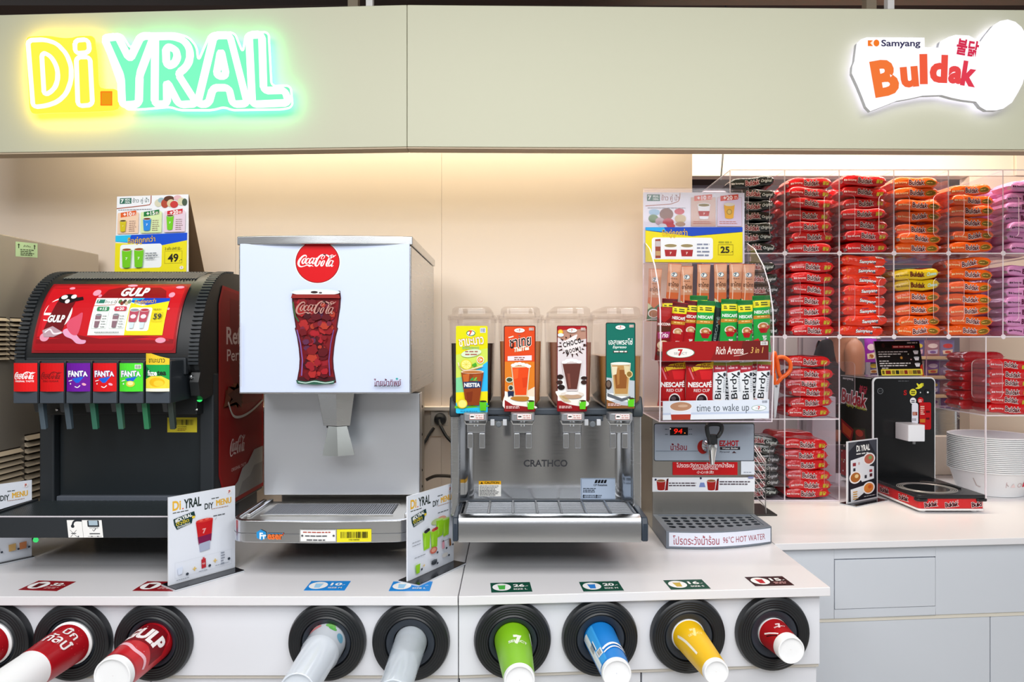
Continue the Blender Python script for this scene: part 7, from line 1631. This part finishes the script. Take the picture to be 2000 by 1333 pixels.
# ------------------------------------------------------------------ person in the shop
PE = thing('person', 'person in a black sleeveless top standing beyond the noodle rack, arm visible', 'person', (2.02, 4.02, 0))
ox_, oy_ = X(1668, 4.02), 4.02
def skin_fig(name, verts, edges, radii, mat, parent, lv=2):
    me = bpy.data.meshes.new(name); me.from_pydata([Vector(v) - PE.location for v in verts], edges, []); me.materials.append(mat)
    o = bpy.data.objects.new(name, me); COL.objects.link(o); o.parent = parent
    sk = o.modifiers.new('skin', 'SKIN'); me_s = me.skin_vertices
    lay = me.skin_vertices[0] if len(me.skin_vertices) else None
    if lay is None:
        bm = bmesh.new(); bm.from_mesh(me); bm.verts.layers.skin.verify(); bm.to_mesh(me); bm.free(); lay = me.skin_vertices[0]
    for i, rr in enumerate(radii):
        lay.data[i].radius = (rr, rr) if not isinstance(rr, tuple) else rr
    lay.data[0].use_root = True
    sk.use_smooth_shade = True
    s = o.modifiers.new('smooth', 'SUBSURF'); s.levels = lv; s.render_levels = lv
    return o
SKINM = pm('#a87660', .5)
px_, py_ = ox_, oy_ + .17           # trunk axis behind the near arm; the person faces the right of the photo
V = [(px_, py_, .98), (px_, py_, 1.12), (px_, py_, 1.32), (px_, py_, 1.50), (px_ + .01, py_, 1.60), (px_ + .025, py_, 1.70), (px_ + .03, py_, 1.78),
     (ox_ + .005, oy_ + .03, 1.525), (ox_ + .004, oy_, 1.50), (ox_, oy_ - .005, 1.38), (ox_ - .01, oy_, 1.24), (ox_ + .04, oy_ - .01, 1.10), (ox_ + .09, oy_, 1.00), (ox_ + .11, oy_, .94),
     (px_, py_ + .14, 1.51), (px_, py_ + .19, 1.48), (px_ - .01, py_ + .22, 1.22), (px_ + .05, py_ + .21, .98),
     (px_, py_ - .09, .90), (px_ + .01, py_ - .09, .52), (px_ - .01, py_ - .09, .10), (px_ + .10, py_ - .09, .04),
     (px_, py_ + .09, .90), (px_ + .01, py_ + .09, .52), (px_ - .01, py_ + .09, .10), (px_ + .10, py_ + .09, .04)]
E_ = [(0, 1), (1, 2), (2, 3), (3, 4), (4, 5), (5, 6), (3, 7), (7, 8), (8, 9), (9, 10), (10, 11), (11, 12), (12, 13), (3, 14), (14, 15), (15, 16), (16, 17), (0, 18), (18, 19), (19, 20), (20, 21), (0, 22), (22, 23), (23, 24), (24, 25)]
Rr = [.14, .13, .125, .10, .055, .095, .085, .062, .060, .050, .042, .038, .03, .035, .06, .055, .042, .03, .085, .06, .045, .035, .085, .06, .045, .035]
skin_fig('body', V, E_, Rr, SKINM, PE)
TOP = pm('#17181c', .8)
skin_fig('tank_top', [(px_, py_, .90), (px_, py_, 1.12), (px_, py_, 1.32), (px_, py_ + .02, 1.46), (px_, py_ + .03, 1.56), (px_, py_ + .12, 1.53)], [(0, 1), (1, 2), (2, 3), (3, 4), (3, 5)], [.16, .152, .150, .150, .11, .06], TOP, PE)
skin_fig('trousers', [(px_, py_, .92), (px_, py_ - .09, .88), (px_ + .01, py_ - .09, .52), (px_ - .01, py_ - .09, .10), (px_, py_ + .09, .88), (px_ + .01, py_ + .09, .52), (px_ - .01, py_ + .09, .10)], [(0, 1), (1, 2), (2, 3), (0, 4), (4, 5), (5, 6)], [.155, .10, .075, .06, .10, .075, .06], pm('#2a2c38', .8), PE)
hd = Vector((px_ + .03, py_, 1.735))
m = M(); m.lathe([(.0005, hd.z + .135), (.06, hd.z + .12), (.10, hd.z + .07), (.108, hd.z + .01), (.10, hd.z - .05), (.085, hd.z - .07)], pm('#1a1412', .7), 'z', (hd.x - .018, hd.y, 0), 20); m.build('hair', PE, smooth=60)
m = M(); m.lathe([(.0005, hd.x + .118), (.011, hd.x + .108), (.014, hd.x + .085)], SKINM, 'x', (0, hd.y, hd.z - .02), 10); m.build('nose', PE, smooth=60)
for s in (-1, 1):
    m = M(); m.lathe([(.0005, hd.x + .098), (.008, hd.x + .094), (.011, hd.x + .085)], pm('#241a18', .2), 'x', (0, hd.y + s * .032, hd.z + .012), 10); m.build('eye', PE, smooth=60)
    m = M(); m.lathe([(.0005, hd.y + s * .105), (.016, hd.y + s * .10), (.022, hd.y + s * .088)], SKINM, 'y', (hd.x - .005, 0, hd.z - .005), 12); m.build('ear', PE, smooth=60)
m = M(); m.lathe([(.0005, hd.x + .098), (.02, hd.x + .092), (.022, hd.x + .08)], pm('#9a5a52', .5), 'x', (0, hd.y, hd.z - .055), 10); m.build('mouth', PE, smooth=60)
# hands: palm, four fingers and a thumb each, loosely curled
def hand(bx_, by_, bz_, s):
    V = [(bx_, by_, bz_), (bx_ + .03, by_, bz_ - .05), (bx_ + .04, by_, bz_ - .075)]; E = [(0, 1), (1, 2)]; Q = [(.026, .016), (.034, .014), (.032, .012)]
    for k, L in enumerate((.066, .074, .068, .054)):
        y = by_ + (k - 1.5) * .019; i = len(V)
        V += [(bx_ + .042, y, bz_ - .082), (bx_ + .05 - .004 * k, y, bz_ - .082 - L * .45), (bx_ + .045, y, bz_ - .082 - L * .75), (bx_ + .032, y, bz_ - .082 - L)]; E += [(2, i), (i, i + 1), (i + 1, i + 2), (i + 2, i + 3)]; Q += [(.009, .009), (.0085, .0085), (.008, .008), (.0065, .0065)]
    i = len(V); V += [(bx_ + .03, by_ + s * .036, bz_ - .03), (bx_ + .045, by_ + s * .052, bz_ - .062), (bx_ + .048, by_ + s * .05, bz_ - .088)]; E += [(0, i), (i, i + 1), (i + 1, i + 2)]; Q += [(.011, .011), (.0095, .0095), (.007, .007)]
    skin_fig('hand', V, E, Q, SKINM, PE, 1)
hand(ox_ + .105, oy_, .955, 1); hand(px_ + .055, py_ + .21, .975, -1)
for y in (-.09, .09): M().prism(rrect(px_ - .07, py_ + y - .045, px_ + .19, py_ + y + .045, .04), 'z', .0005, .075, pm('#2c2c30', .6)).build('shoe', PE, .015, 3)

# structure labels are not needed; give every empty a small size and finish
for o in SC.objects:
    if o.parent is None and o.type == 'MESH' and 'kind' not in o and 'label' not in o: print('unlabelled', o.name)
